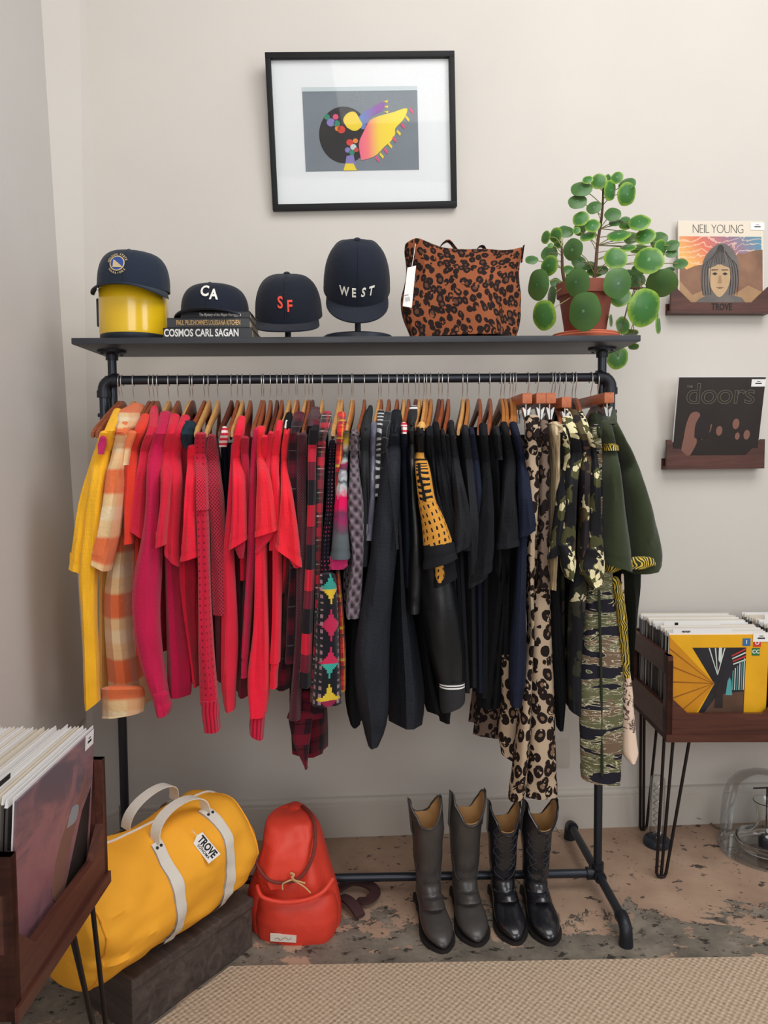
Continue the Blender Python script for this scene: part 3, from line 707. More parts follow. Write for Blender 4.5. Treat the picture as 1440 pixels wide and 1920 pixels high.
g_('jacket', 'fuzzy orange and cream plaid jacket', 'jacket', 250, 'pale', 'orange_plaid', [
    ('sleeve', T_, [(795, 224, 246, .13), (836, 214, 244, .19), (900, 203, 236), (945, 197, 232), (1000, 186, 226), (1030, 176, 218), (1062, 176, 206)], dict(v=.255, b=.045, tilt=14)),
    ('body', S, [(790, 225, 262, .07), (850, 222, 256, .13), (950, 212, 248), (1060, 192, 246), (1120, 180, 247), (1200, 184, 250), (1290, 190, 266), (1336, 193, 270)], dict(v=.19, vf=-.22, wave=.012)),
    ('collar', T_, [(760, 246, 268, .02), (770, 228, 272), (790, 222, 268), (812, 222, 252)], dict(v=.12, b=.06, hollow=False)),
    ('hem_band', T_, [(1290, 190, 268), (1318, 190, 272), (1339, 194, 268)], dict(v=.21, b=.03, tilt=-10, fold=.06)),
    ('lapel', T_, [(812, 240, 256), (840, 233, 246), (872, 231, 240)], dict(v=.275, b=.014, hollow=False))], 'orange and cream plaid jacket')
g_('tee_shirt', 'orange red tee shirt next to the plaid jacket', 'tee shirt', 280, 'reddish', 'orange_red', [
    ('sleeve', T_, [(780, 264, 282, .06), (800, 256, 277, .11), (840, 240, 262, .19), (880, 238, 259), (894, 238, 260), (960, 235, 252), (1019, 235, 250)], dict(v=.225)),
    ('body', S, [(785, 264, 280, .06), (850, 252, 272), (1000, 246, 266), (1230, 248, 268)], dict(v=.14))], 'orange red tee shirt')
g_('tee_shirt', 'rose red tee shirt with folded sleeve hem left of the magenta jacket', 'tee shirt', 288, 'reddish', 'rose_red', [
    ('sleeve', T_, [(778, 282, 297, .06), (800, 280, 298, .11), (835, 267, 286, .18), (880, 259, 280), (900, 254, 277), (960, 246, 274), (1000, 243, 273)], dict(v=.215, tilt=24)),
    ('body', S, [(782, 283, 297, .06), (900, 266, 282), (1050, 262, 282), (1210, 268, 288)], dict(v=.13))], 'rose red tee shirt')
g_('hoodie', 'thin crimson hooded top wedged left of the magenta jacket', 'hoodie', 295, 'reddish', 'rose_red', [
    ('hood', T_, [(765, 284, 295), (780, 283, 296), (800, 284, 294)], dict(v=.09, b=.03, hollow=False)),
    ('body', S, [(790, 290, 300, .07), (900, 278, 290), (1100, 276, 290), (1240, 280, 292)], dict(v=.12))], 'crimson hooded top')
g_('jacket', 'magenta red jacket with a long gathered sleeve', 'jacket', 316, 'pale', 'magenta_red', [
    ('sleeve', T_, [(775, 301, 321, .06), (800, 298, 318, .11), (830, 284, 312, .17), (872, 277, 304), (945, 277, 302), (1018, 266, 303), (1073, 251, 303), (1127, 246, 301), (1171, 250, 301), (1237, 264, 303), (1290, 281, 311), (1320, 293, 321), (1336, 298, 317)], dict(v=.24, b=.04)),
    ('body', S, [(780, 302, 320, .06), (900, 298, 318), (1000, 299, 327), (1100, 299, 338), (1164, 299, 344), (1273, 299, 359), (1310, 299, 357)], dict(v=.205, wave=.011)),
    ('cuff', T_, [(1300, 287, 316), (1322, 294, 321), (1337, 299, 317)], dict(v=.245, b=.035, on='sleeve'))], 'magenta red jacket')
g_('tee_shirt', 'red tee shirt with a seamed sleeve hanging over the magenta jacket', 'tee shirt', 333.5, 'reddish', 'red_jersey', [
    ('sleeve', T_, [(780, 319, 337, .06), (800, 316, 335, .10), (850, 302, 326, .18), (900, 304, 322), (945, 304, 318), (1000, 295, 314), (1024, 293, 312)], dict(v=.262, tilt=-6)),
    ('body', S, [(785, 320, 336, .06), (900, 312, 330), (1000, 316, 338), (1150, 322, 342), (1270, 330, 352)], dict(v=.16))], 'red tee shirt over the magenta jacket')
g_('tee_shirt', 'red tee shirt with a crumpled sleeve and ragged side seam', 'tee shirt', 356, 'pale', 'red_jersey', [
    ('sleeve', T_, [(782, 339, 356, .05), (810, 330, 351, .10), (850, 309, 337, .18), (900, 312, 341), (960, 316, 340), (1010, 308, 336), (1050, 311, 337)], dict(v=.235, tilt=22, fold=.2)),
    ('body', S, [(785, 340, 356, .06), (900, 330, 348), (1000, 326, 352), (1060, 321, 364), (1100, 322, 362), (1140, 330, 360), (1200, 344, 362), (1290, 355, 374)], dict(v=.2, wave=.013))], 'red tee shirt with a ragged side seam')
g_('jersey', 'bright red jersey with a dark teal collar', 'jersey', 361, 'dark', 'bright_red', [
    ('sleeve', T_, [(838, 352, 370, .12), (870, 352, 372, .19), (900, 350, 369), (960, 346, 369), (1010, 342, 370), (1048, 339, 371)], dict(v=.262, tilt=-8)),
    ('collar', T_, [(793, 344, 366, .03), (805, 340, 368), (825, 340, 366), (842, 350, 366)], dict(v=.17, b=.05, m='dark_teal', hollow=False, lab='dark teal collar')),
    ('body', S, [(800, 345, 368, .06), (900, 352, 368), (1048, 352, 372), (1105, 358, 373), (1260, 362, 380)], dict(v=.15))], 'red jersey with a dark teal collar')
g_('sweater', 'red perforated knit sweater with a long ribbed cuff', 'sweater', 383, 'reddish', 'birdseye_knit', [
    ('sleeve', T_, [(816, 366, 386, .12), (850, 364, 387, .17), (900, 367, 390), (945, 369, 390), (1018, 372, 393), (1127, 372, 396), (1237, 373, 402), (1318, 377, 409)], dict(v=.255, b=.034, hollow=False)),
    ('yoke', T_, [(815, 367, 387, .122), (850, 366, 388, .176), (900, 369, 391), (955, 371, 391)], dict(v=.262, b=.037, m='red_mesh_knit', hollow=False, lab='open mesh knit yoke')),
    ('cuff', T_, [(1312, 377, 409), (1340, 380, 411), (1367, 384, 413)], dict(v=.258, b=.036, m='red_rib', fold=.04, lab='ribbed cuff')),
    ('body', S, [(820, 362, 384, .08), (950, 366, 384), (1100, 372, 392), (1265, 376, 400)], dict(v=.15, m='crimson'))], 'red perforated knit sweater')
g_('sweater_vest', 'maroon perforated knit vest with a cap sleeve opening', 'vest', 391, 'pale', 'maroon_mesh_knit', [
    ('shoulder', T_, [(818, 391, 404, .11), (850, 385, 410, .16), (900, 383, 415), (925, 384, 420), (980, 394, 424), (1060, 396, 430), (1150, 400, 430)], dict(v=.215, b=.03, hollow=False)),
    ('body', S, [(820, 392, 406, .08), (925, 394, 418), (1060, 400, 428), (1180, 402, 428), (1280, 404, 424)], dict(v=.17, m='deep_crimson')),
    ('armhole_trim', T_, [(916, 383, 392), (935, 386, 394), (955, 391, 396)], dict(v=.225, b=.012, hollow=False))], 'maroon perforated knit vest')
g_('cardigan', 'navy cardigan with a red and white striped collar', 'cardigan', 408, 'pale', 'navy', [
    ('body', S, [(835, 414, 428, .10), (950, 416, 432), (1100, 420, 436), (1250, 420, 436)], dict(v=.13)),
    ('collar', T_, [(804, 416, 426), (815, 414, 428), (838, 411, 425)], dict(v=.15, b=.02, m='red_white_band', hollow=False, lab='red and white striped collar'))], 'navy cardigan with a striped collar')
g_('vest', 'thin navy vest almost hidden behind the big red tee shirt', 'vest', 433.5, 'dark', 'navy', [
    ('body', S, [(830, 422, 436, .10), (950, 424, 440), (1100, 426, 442), (1240, 424, 440)], dict(v=.11))], 'thin navy vest')
g_('sweatshirt', 'long sleeved red top with the sleeve narrowing to a plain cuff', 'sweatshirt', 445, 'reddish', 'red_jersey', [
    ('sleeve', T_, [(835, 434, 446, .12), (880, 432, 442, .19), (960, 426, 439), (1020, 420, 438), (1100, 416, 443), (1200, 415, 446), (1290, 416, 441), (1328, 424, 440)], dict(v=.222, b=.03)),
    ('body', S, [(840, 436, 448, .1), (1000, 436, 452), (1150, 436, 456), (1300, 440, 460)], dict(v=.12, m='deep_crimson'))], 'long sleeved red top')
g_('tee_shirt', 'big bright red tee shirt with a double stitched sleeve hem', 'tee shirt', 454, 'pale', 'bright_red', [
    ('sleeve', T_, [(784, 446, 461, .05), (810, 440, 458, .10), (840, 436, 454, .15), (865, 437, 454, .18), (900, 438, 459), (950, 436, 462), (1000, 433, 463), (1022, 430, 462)], dict(v=.258, tilt=-18, b=.035)),
    ('body', S, [(788, 447, 460, .06), (900, 440, 458), (1000, 440, 466), (1089, 442, 464)], dict(v=.19)),
    ('sleeve_lining', T_, [(1010, 434, 460), (1028, 440, 460), (1046, 449, 456)], dict(v=.235, b=.014, hollow=False, m='crimson'))], 'big bright red tee shirt')
g_('shirt', 'dark crimson shirt showing between the bright red tee shirts', 'shirt', 469, 'reddish', 'deep_crimson', [
    ('body', S, [(822, 455, 468, .10), (950, 454, 478), (1100, 452, 478), (1310, 440, 466)], dict(v=.15)),
    ('shoulder', T_, [(822, 453, 467, .1), (850, 452, 466), (960, 462, 474), (1030, 464, 474)], dict(v=.19, b=.02, m='crimson', hollow=False))], 'dark crimson shirt')
g_('sweatshirt', 'raspberry red sweatshirt with a short gathered cuff', 'sweatshirt', 490.5, 'reddish', 'magenta_red', [
    ('sleeve', T_, [(806, 476, 487, .10), (850, 470, 482, .17), (950, 468, 481), (1030, 465, 481), (1090, 462, 476), (1160, 457, 472), (1230, 453, 467)], dict(v=.215, b=.03, hollow=False)),
    ('cuff', T_, [(1226, 453, 466), (1240, 456, 465), (1267, 453, 465)], dict(v=.212, b=.024, fold=.05)),
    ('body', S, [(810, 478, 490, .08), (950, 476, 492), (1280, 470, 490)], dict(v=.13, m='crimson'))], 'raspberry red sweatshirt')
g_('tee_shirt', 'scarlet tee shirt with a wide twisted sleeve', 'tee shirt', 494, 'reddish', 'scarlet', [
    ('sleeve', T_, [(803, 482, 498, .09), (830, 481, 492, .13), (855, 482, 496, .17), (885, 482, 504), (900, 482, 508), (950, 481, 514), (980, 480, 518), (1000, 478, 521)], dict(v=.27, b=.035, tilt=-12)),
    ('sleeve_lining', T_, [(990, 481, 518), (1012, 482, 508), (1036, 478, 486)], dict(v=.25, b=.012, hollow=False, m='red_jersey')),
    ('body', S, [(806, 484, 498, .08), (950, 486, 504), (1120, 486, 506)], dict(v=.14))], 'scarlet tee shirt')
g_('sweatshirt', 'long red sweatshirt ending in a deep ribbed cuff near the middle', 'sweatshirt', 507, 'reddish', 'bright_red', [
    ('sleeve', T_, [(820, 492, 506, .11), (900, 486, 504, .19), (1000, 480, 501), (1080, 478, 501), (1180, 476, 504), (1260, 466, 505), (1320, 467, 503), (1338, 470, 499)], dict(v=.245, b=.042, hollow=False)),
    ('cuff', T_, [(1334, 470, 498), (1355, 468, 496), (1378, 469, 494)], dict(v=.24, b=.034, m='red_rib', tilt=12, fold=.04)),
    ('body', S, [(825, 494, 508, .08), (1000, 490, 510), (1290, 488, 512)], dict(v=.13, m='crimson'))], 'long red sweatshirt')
g_('tee_shirt', 'narrow red tee shirt with a fine sleeve seam', 'tee shirt', 519, 'dark', 'red_jersey', [
    ('sleeve', T_, [(813, 503, 514, .10), (850, 498, 511, .17), (890, 500, 509), (960, 506, 516), (1030, 505, 516)], dict(v=.225, b=.025)),
    ('body', S, [(818, 504, 516, .08), (1000, 500, 514), (1230, 498, 514)], dict(v=.13, m='crimson'))], 'narrow red tee shirt')
g_('sweatshirt', 'smooth scarlet sweatshirt with a dropped shoulder and long sleeve', 'sweatshirt', 528, 'reddish', 'bright_red', [
    ('sleeve', T_, [(792, 519, 531, .06), (820, 512, 527, .11), (850, 509, 525, .17), (880, 508, 521), (930, 513, 527), (1050, 511, 529), (1150, 511, 528), (1240, 507, 525)], dict(v=.235, b=.032, hollow=False)),
    ('cuff', T_, [(1238, 508, 524), (1262, 507, 521), (1287, 506, 520)], dict(v=.23, b=.026, fold=.05)),
    ('body', S, [(795, 520, 530, .06), (1000, 514, 530), (1290, 508, 528)], dict(v=.14, m='crimson'))], 'smooth scarlet sweatshirt')
g_('tee_shirt', 'vivid red tee shirt at the right end of the reds with a flared sleeve', 'tee shirt', 542, 'pale', 'scarlet', [
    ('sleeve', T_, [(806, 533, 545, .08), (840, 528, 541, .14), (880, 527, 541, .19), (930, 526, 550), (980, 522, 558), (1043, 518, 564)], dict(v=.272, b=.036, tilt=34)),
    ('body', S, [(815, 532, 544, .08), (1000, 526, 546), (1030, 524, 546), (1075, 522, 543), (1117, 524, 531)], dict(v=.2, tf=.006)),
    ('sleeve_lining', T_, [(1035, 534, 562), (1052, 545, 565), (1064, 551, 562)], dict(v=.255, b=.012, hollow=False, m='red_jersey'))], 'vivid red tee shirt')
g_('polo_shirt', 'black shirt with white stitch marks on its collar beside the wine flannel', 'shirt', 554, 'pale', 'black_tee', [
    ('collar', T_, [(777, 536, 549, .04), (790, 533, 549), (806, 534, 546)], dict(v=.11, b=.04, hollow=False)),
    ('body', S, [(785, 537, 550, .06), (900, 542, 554), (1100, 536, 556), (1260, 530, 550)], dict(v=.13)),
    ('stitch_marks', T_, [(792, 535, 540), (796, 534, 539), (803, 534, 538)], dict(v=.118, b=.008, m='white_rib', hollow=False, lab='white stitch marks'))], 'black shirt with white stitch marks')
g_('flannel_shirt', 'dark wine and black plaid flannel shirt', 'shirt', 557.5, 'reddish', 'wine_flannel', [
    ('collar', T_, [(776, 552, 572, .03), (792, 547, 570), (814, 545, 560)], dict(v=.13, b=.05, hollow=False)),
    ('sleeve', T_, [(812, 543, 558, .14), (850, 540, 557, .18), (900, 541, 558), (1000, 546, 560), (1080, 542, 558), (1150, 538, 556), (1240, 536, 552)], dict(v=.205, b=.03)),
    ('body', S, [(790, 549, 566, .06), (950, 544, 562), (1100, 528, 560), (1200, 524, 552), (1296, 508, 546)], dict(v=.17))], 'wine plaid flannel shirt')
g_('sweater', 'maroon flecked knit sweater with a plain long sleeve', 'sweater', 572, 'pale', 'maroon_tweed', [
    ('sleeve', T_, [(816, 558, 576, .12), (850, 556, 577, .17), (920, 557, 574), (1000, 558, 576), (1080, 556, 573), (1200, 553, 569), (1290, 546, 566), (1345, 543, 563)], dict(v=.225, b=.032)),
    ('body', S, [(820, 562, 578, .09), (1000, 560, 578), (1290, 545, 570)], dict(v=.14, m='plum_black'))], 'maroon flecked knit sweater')
g_('check_shirt', 'long burgundy check shirt whose tails hang lowest in the middle', 'shirt', 579, 'reddish', 'wine_check', [
    ('body', S, [(900, 575, 590, .1), (1100, 556, 586), (1220, 540, 600), (1290, 535, 612), (1340, 534, 620), (1385, 539, 620), (1421, 541, 617)], dict(v=.15, wave=.012, tf=.012)),
    ('tail_flap', T_, [(1338, 540, 586), (1380, 546, 584), (1412, 560, 578), (1439, 573, 576)], dict(v=.185, b=.016, hollow=False)),
    ('pocket_edge', T_, [(1300, 545, 600), (1345, 540, 606)], dict(v=.168, b=.016, hollow=False))], 'long burgundy check shirt')
g_('overshirt', 'red and black buffalo check overshirt', 'overshirt', 586, 'dark', 'buffalo_check', [
    ('collar', T_, [(767, 582, 603, .02), (780, 578, 603), (800, 577, 590)], dict(v=.13, b=.05, hollow=False, m='maroon_tweed', lab='maroon flecked collar')),
    ('sleeve', T_, [(790, 580, 600, .10), (830, 577, 596, .17), (850, 577, 592), (900, 577, 593), (950, 577, 592), (1000, 575, 591), (1080, 572, 590), (1180, 566, 587), (1284, 560, 584)], dict(v=.246, b=.032)),
    ('body', S, [(790, 585, 602, .06), (1000, 582, 600), (1200, 580, 600), (1330, 578, 600)], dict(v=.14, m='plum_black'))], 'red and black buffalo check overshirt')
g_('flannel_shirt', 'red, cream and black tartan shirt with a rolled collar', 'shirt', 604, 'pale', 'tartan_shirt', [
    ('collar', T_, [(775, 604, 622, .03), (790, 598, 622), (815, 597, 614), (835, 596, 610)], dict(v=.16, b=.05, hollow=False)),
    ('sleeve', T_, [(830, 596, 611, .16), (860, 594, 609, .19), (900, 594, 607), (1000, 592, 604), (1100, 591, 603), (1200, 588, 603), (1312, 582, 591)], dict(v=.23, b=.026)),
    ('body', S, [(790, 602, 616, .06), (1000, 598, 612), (1300, 592, 612)], dict(v=.13, m='plum_black'))], 'red and cream tartan shirt')
g_('sweater', 'black patterned sweater with teal and yellow knitted star bands', 'sweater', 634.5, 'pale', 'dark_fair_isle', [
    ('sleeve', T_, [(829, 617, 629, .13), (900, 613, 628, .19), (960, 611, 626), (1000, 606, 622), (1050, 601, 620), (1090, 599, 630)], dict(v=.25, b=.03, hollow=False)),
    ('star_bands', T_, [(1078, 599, 629), (1100, 598, 631), (1150, 594, 634), (1200, 590, 637), (1250, 588, 639), (1318, 586, 639)], dict(v=.262, b=.036, m='fair_isle', hollow=False, lab='knitted star bands')),
    ('body', S, [(832, 620, 632, .1), (1000, 614, 632), (1200, 600, 634), (1322, 596, 636)], dict(v=.15, m='soft_black'))], 'black sweater with star bands')
g_('flannel_shirt', 'red and yellow tartan shirt with a yellow check collar', 'shirt', 641, 'pale', 'yellow_tartan', [
    ('collar', T_, [(776, 633, 648, .03), (790, 632, 649), (806, 632, 646)], dict(v=.13, b=.04, hollow=False, m='yellow_tartan')),
    ('sleeve', T_, [(800, 632, 647, .12), (830, 631, 644, .17), (870, 628, 641), (950, 628, 638), (1072, 629, 637), (1120, 632, 642), (1180, 634, 646), (1240, 636, 649), (1292, 636, 648)], dict(v=.222, b=.024)),
    ('body', S, [(790, 636, 650, .06), (1000, 634, 650), (1280, 632, 652)], dict(v=.12, m='soft_black'))], 'red and yellow tartan shirt')
g_('tee_shirt', 'tie dye tee shirt in charcoal, pink, white and yellow', 'tee shirt', 659, 'pale', 'tie_dye', [
    ('sleeve', T_, [(812, 643, 656, .11), (860, 639, 653, .18), (880, 636, 651), (920, 630, 651), (960, 626, 652), (1000, 623, 654), (1036, 620, 658), (1046, 619, 657)], dict(v=.275, b=.034, fold=.09)),
    ('sleeve_lining', T_, [(1044, 618, 654), (1060, 618, 652), (1066, 620, 645)], dict(v=.262, b=.022, m='plum', lab='pink inside of sleeve')),
    ('body', S, [(816, 645, 658, .09), (1000, 636, 656), (1060, 634, 660), (1085, 638, 655)], dict(v=.17, m='charcoal'))], 'tie dye tee shirt')
g_('cardigan', 'dusty mauve waffle knit cardigan with a shawl collar', 'cardigan', 661.8, 'honey', 'waffle_knit', [
    ('collar', T_, [(810, 658, 672, .10), (825, 652, 675), (845, 653, 676)], dict(v=.205, b=.04, hollow=False)),
    ('sleeve', T_, [(830, 656, 673, .15), (870, 656, 673, .2), (900, 655, 675), (930, 652, 680), (960, 652, 682), (1000, 655, 683), (1040, 660, 683), (1080, 656, 681), (1120, 648, 679), (1155, 650, 674)], dict(v=.262, b=.042)),
    ('body', S, [(820, 660, 674, .09), (1000, 656, 678), (1070, 641, 678), (1140, 642, 676), (1157, 648, 672)], dict(v=.2))], 'mauve waffle knit cardigan')
g_('jacket', 'dark grey leather jacket with a tall turned up collar', 'jacket', 683, 'reddish', 'black_leather', [
    ('collar', T_, [(764, 690, 699, .02), (780, 680, 699), (805, 676, 696)], dict(v=.14, b=.05, hollow=False, m='charcoal')),
    ('sleeve', T_, [(800, 676, 696, .13), (830, 675, 694, .17), (880, 675, 693), (950, 677, 695), (1000, 680, 694), (1060, 676, 690)], dict(v=.215, b=.03, m='charcoal')),
    ('body', S, [(790, 682, 697, .06), (1000, 674, 692), (1150, 650, 684), (1220, 642, 680), (1300, 640, 678), (1350, 642, 678), (1366, 654, 676)], dict(v=.16, m='soft_black'))], 'dark grey leather jacket')
g_('tee_shirt', 'lilac grey tie dye tee shirt with a pale splash', 'tee shirt', 710, 'pale', 'grey_dye', [
    ('sleeve', T_, [(795, 695, 707, .09), (830, 694, 705, .15), (870, 693, 704, .19), (930, 693, 704), (960, 690, 703), (1012, 686, 698)], dict(v=.23, b=.025)),
    ('body', S, [(800, 697, 708, .07), (1000, 690, 704), (1240, 686, 704)], dict(v=.13, m='lilac_grey'))], 'lilac grey tie dye tee shirt')
g_('shirt', 'black and white zebra striped shirt', 'shirt', 714.5, 'reddish', 'zebra_stripe', [
    ('sleeve', T_, [(773, 707, 721, .04), (800, 706, 717, .10), (850, 705, 714, .17), (880, 703, 713), (930, 702, 713)], dict(v=.222, b=.026)),
    ('body', S, [(785, 709, 719, .06), (1000, 704, 716), (1240, 700, 716)], dict(v=.12, m='black_tee'))], 'zebra striped shirt')
g_('shirt', 'black shirt with thin white scribble lines', 'shirt', 729, 'reddish', 'scribble_black', [
    ('sleeve', T_, [(775, 720, 735, .04), (800, 717, 732, .10), (850, 714, 728, .17), (900, 712, 724)], dict(v=.205, b=.026)),
    ('body', S, [(785, 722, 734, .06), (1000, 716, 730), (1240, 712, 730)], dict(v=.12, m='black_tee'))], 'black scribble shirt')
g_('coat', 'large black twill coat with a high collar and long wide sleeve', 'coat', 744.5, 'reddish', 'coat_twill', [
    ('collar', T_, [(772, 734, 753, .03), (785, 728, 754), (800, 727, 753), (812, 728, 748)], dict(v=.16, b=.06, hollow=False)),
    ('sleeve', T_, [(800, 728, 752, .14), (830, 726, 751, .18), (870, 719, 751), (900, 712, 750), (950, 705, 750), (1000, 700, 748), (1060, 690, 742), (1130, 676, 736), (1205, 665, 731), (1257, 663, 730), (1320, 671, 728), (1360, 681, 726), (1391, 690, 710)], dict(v=.285, b=.05, n=34, fold=.1)),
    ('body', S, [(800, 734, 754, .08), (950, 738, 756), (1050, 742, 764), (1150, 738, 776), (1200, 735, 788), (1300, 733, 806), (1340, 732, 809), (1368, 738, 800)], dict(v=.24, wave=.014, tf=.014)),
    ('piping', T_, [(845, 724, 726), (900, 731, 733), (1000, 742, 744), (1030, 744, 746)], dict(v=.292, b=.004, m='washed_black', hollow=False))], 'large black twill coat')
g_('tee_shirt', 'navy tee shirt with a coral and white neckband', 'tee shirt', 756.4, 'pale', 'navy', [
    ('neckband', T_, [(796, 751, 763, .06), (805, 751, 764), (814, 752, 763)], dict(v=.13, b=.03, hollow=False, m='red_white_band', lab='coral and white band')),
    ('sleeve', T_, [(812, 752, 764, .13), (870, 750, 766, .19), (950, 754, 769), (1060, 757, 772), (1100, 760, 776)], dict(v=.225, b=.03)),
    ('body', S, [(815, 754, 766, .09), (1000, 754, 772), (1250, 760, 784)], dict(v=.15))], 'navy tee shirt')
g_('jacket', 'black baseball jacket with leather sleeves and white striped ribbing', 'jacket', 766, 'reddish', 'black_leather', [
    ('collar', T_, [(764, 766, 785, .02), (775, 763, 784), (798, 763, 778)], dict(v=.13, b=.05, hollow=False, m='stripe_band', lab='striped rib collar')),
    ('sleeve', T_, [(796, 764, 778, .13), (830, 765, 778, .18), (860, 764, 778), (950, 767, 781), (1000, 768, 787), (1060, 766, 792), (1147, 765, 786)], dict(v=.262, b=.038, fold=.06)),
    ('body', S, [(790, 768, 782, .06), (950, 770, 786), (1150, 780, 800), (1290, 790, 826), (1340, 806, 838)], dict(v=.16, m='soft_black'))], 'black baseball jacket')
g_('jacket', 'black leather varsity jacket with a white banded cuff', 'jacket', 779, 'dark', 'black_leather', [
    ('sleeve', T_, [(815, 776, 790, .12), (900, 776, 800, .18), (1000, 776, 830), (1060, 778, 845), (1080, 781, 850), (1150, 790, 864), (1220, 803, 874), (1282, 821, 870)], dict(v=.252, b=.052, fold=.09, hollow=False)),
    ('cuff', T_, [(1278, 823, 871), (1300, 823, 872), (1323, 826, 870)], dict(v=.256, b=.045, m='stripe_band', tilt=-18, fold=.03, lab='banded rib cuff')),
    ('body', S, [(820, 782, 796, .09), (1000, 800, 830), (1200, 820, 850), (1340, 822, 860), (1358, 830, 852)], dict(v=.16, m='soft_black'))], 'black leather varsity jacket')
g_('tee_shirt', 'black tee shirt with an orange block print down the sleeve', 'tee shirt', 785.7, 'pale', 'orange_print', [
    ('neckband', T_, [(795, 784, 797, .05), (800, 780, 798), (808, 781, 797)], dict(v=.13, b=.035, hollow=False, m='yellow_lining', lab='tan neckband')),
    ('sleeve', T_, [(804, 781, 797, .12), (850, 778, 795, .17), (876, 777, 806), (938, 783, 815), (967, 789, 831), (1000, 793, 843), (1040, 795, 853), (1056, 794, 856)], dict(v=.3, b=.036, tilt=-20, fold=.05)),
    ('body', S, [(806, 785, 799, .09), (950, 790, 812), (1100, 800, 830), (1220, 806, 836)], dict(v=.18, m='black_tee'))], 'black tee shirt with an orange print')
g_('tee_shirt', 'black tee shirt showing an orange printed hem under the block print sleeve', 'tee shirt', 795, 'pale', 'black_tee', [
    ('sleeve', T_, [(806, 797, 808, .10), (880, 800, 818, .18), (960, 808, 832), (1030, 806, 850), (1092, 812, 856)], dict(v=.262, b=.03, tilt=-16)),
    ('print_patch', T_, [(1062, 815, 832), (1078, 816, 834), (1092, 820, 828)], dict(v=.27, b=.012, hollow=False, m='orange_print', v0=.31)),
    ('body', S, [(808, 799, 810, .08), (1000, 808, 830), (1240, 818, 846)], dict(v=.16))], 'black tee shirt with an orange hem print')
def dark(hx, tone, mat, label, what, sl, body, cat='tee shirt', name='tee_shirt', **kw):
    ps = []
    if sl: ps.append(('sleeve', T_, sl, dict(dict(v=.24, b=.03), **kw)))
    ps.append(('body', S, body, dict(v=.15)))
    g_(name, label, cat, hx, tone, mat, ps, what)
dark(799.5, 'honey', 'black_tee', 'black tee shirt with a shadowy brown chest print', 'black tee shirt with a brown print', [(803, 801, 812, .10), (860, 803, 818, .17), (930, 812, 828), (1000, 822, 846)], [(805, 803, 813, .08), (1000, 812, 834), (1230, 826, 850)])
dark(807.4, 'honey', 'soft_black', 'soft black tee shirt under the pair of honey coloured hangers', 'soft black tee shirt', [(795, 811, 823, .09), (850, 813, 829, .16), (900, 817, 837), (960, 824, 852), (1010, 832, 862)], [(800, 812, 824, .08), (1000, 822, 846), (1250, 836, 862)])
dark(822.5, 'dark', 'washed_black', 'washed black shirt under the darkest mahogany hanger', 'washed black shirt', [(808, 825, 833, .12), (900, 830, 846, .2), (980, 840, 866), (1024, 846, 874)], [(810, 824, 834, .09), (1000, 836, 858), (1260, 850, 874)], 'shirt', 'shirt')
dark(829, 'reddish', 'black_tee', 'black shirt on the hanger with the longest bare arm', 'black shirt on a bare armed hanger', [(818, 833, 842, .14), (880, 836, 850, .19), (960, 850, 872), (1030, 856, 884)], [(820, 832, 842, .1), (1000, 842, 866), (1280, 860, 884)], 'shirt', 'shirt')
dark(840, 'reddish', 'washed_black', 'faded black tee shirt with a long raised sleeve hem', 'faded black tee shirt', [(792, 840, 851, .08), (850, 843, 859, .16), (900, 848, 868), (960, 853, 880), (1000, 850, 886), (1030, 846, 882)], [(796, 841, 852, .07), (1000, 850, 876), (1300, 864, 892)], tilt=-20, v=.262)
dark(867.4, 'pale', 'washed_black', 'charcoal shirt on the palest hanger of the dark clothes', 'charcoal shirt', [(801, 865, 877, .09), (850, 868, 885, .16), (900, 871, 890, .2), (980, 876, 900), (1060, 878, 906), (1090, 878, 912)], [(805, 866, 878, .08), (1000, 872, 900), (1290, 876, 904)], 'shirt', 'shirt', tilt=-22, v=.245)
dark(876, 'honey', 'ink_navy', 'ink navy shirt beside the charcoal shirt', 'ink navy shirt', [(806, 878, 889, .11), (860, 881, 897, .17), (960, 888, 908), (1040, 890, 914)], [(808, 879, 890, .09), (1000, 886, 910), (1300, 888, 916)], 'shirt', 'shirt', v=.222)
dark(898, 'reddish', 'black_tee', 'boxy black tee shirt with a low cut diagonal hem', 'boxy black tee shirt', [(797, 898, 913, .08), (850, 900, 917, .15), (900, 904, 921, .2), (960, 901, 926), (1030, 888, 928), (1080, 880, 922)], [(800, 899, 912, .07), (1000, 900, 924), (1310, 890, 930)], tilt=-26, v=.262)
dark(918, 'reddish', 'washed_black', 'black sleeveless top with a dangling strap', 'black sleeveless top', [(803, 923, 936, .10), (840, 926, 940, .15), (862, 930, 941, .18)], [(806, 923, 935, .08), (900, 926, 944), (1090, 928, 950)], 'top', 'sleeveless_top', v=.23)
dark(939, 'honey', 'black_tee', 'black tee shirt with a wide square sleeve', 'black tee shirt with a square sleeve', [(795, 939, 951, .08), (850, 945, 963, .15), (880, 944, 966, .19), (960, 937, 970), (1025, 931, 971)], [(800, 940, 951, .07), (1000, 940, 966), (1280, 930, 966)], v=.258, tilt=-6)
dark(945.4, 'honey', 'soft_black', 'plain black long tee shirt hidden behind the square sleeved tee', 'plain black long tee shirt', None, [(800, 945, 958, .08), (1000, 944, 972), (1330, 898, 950)])
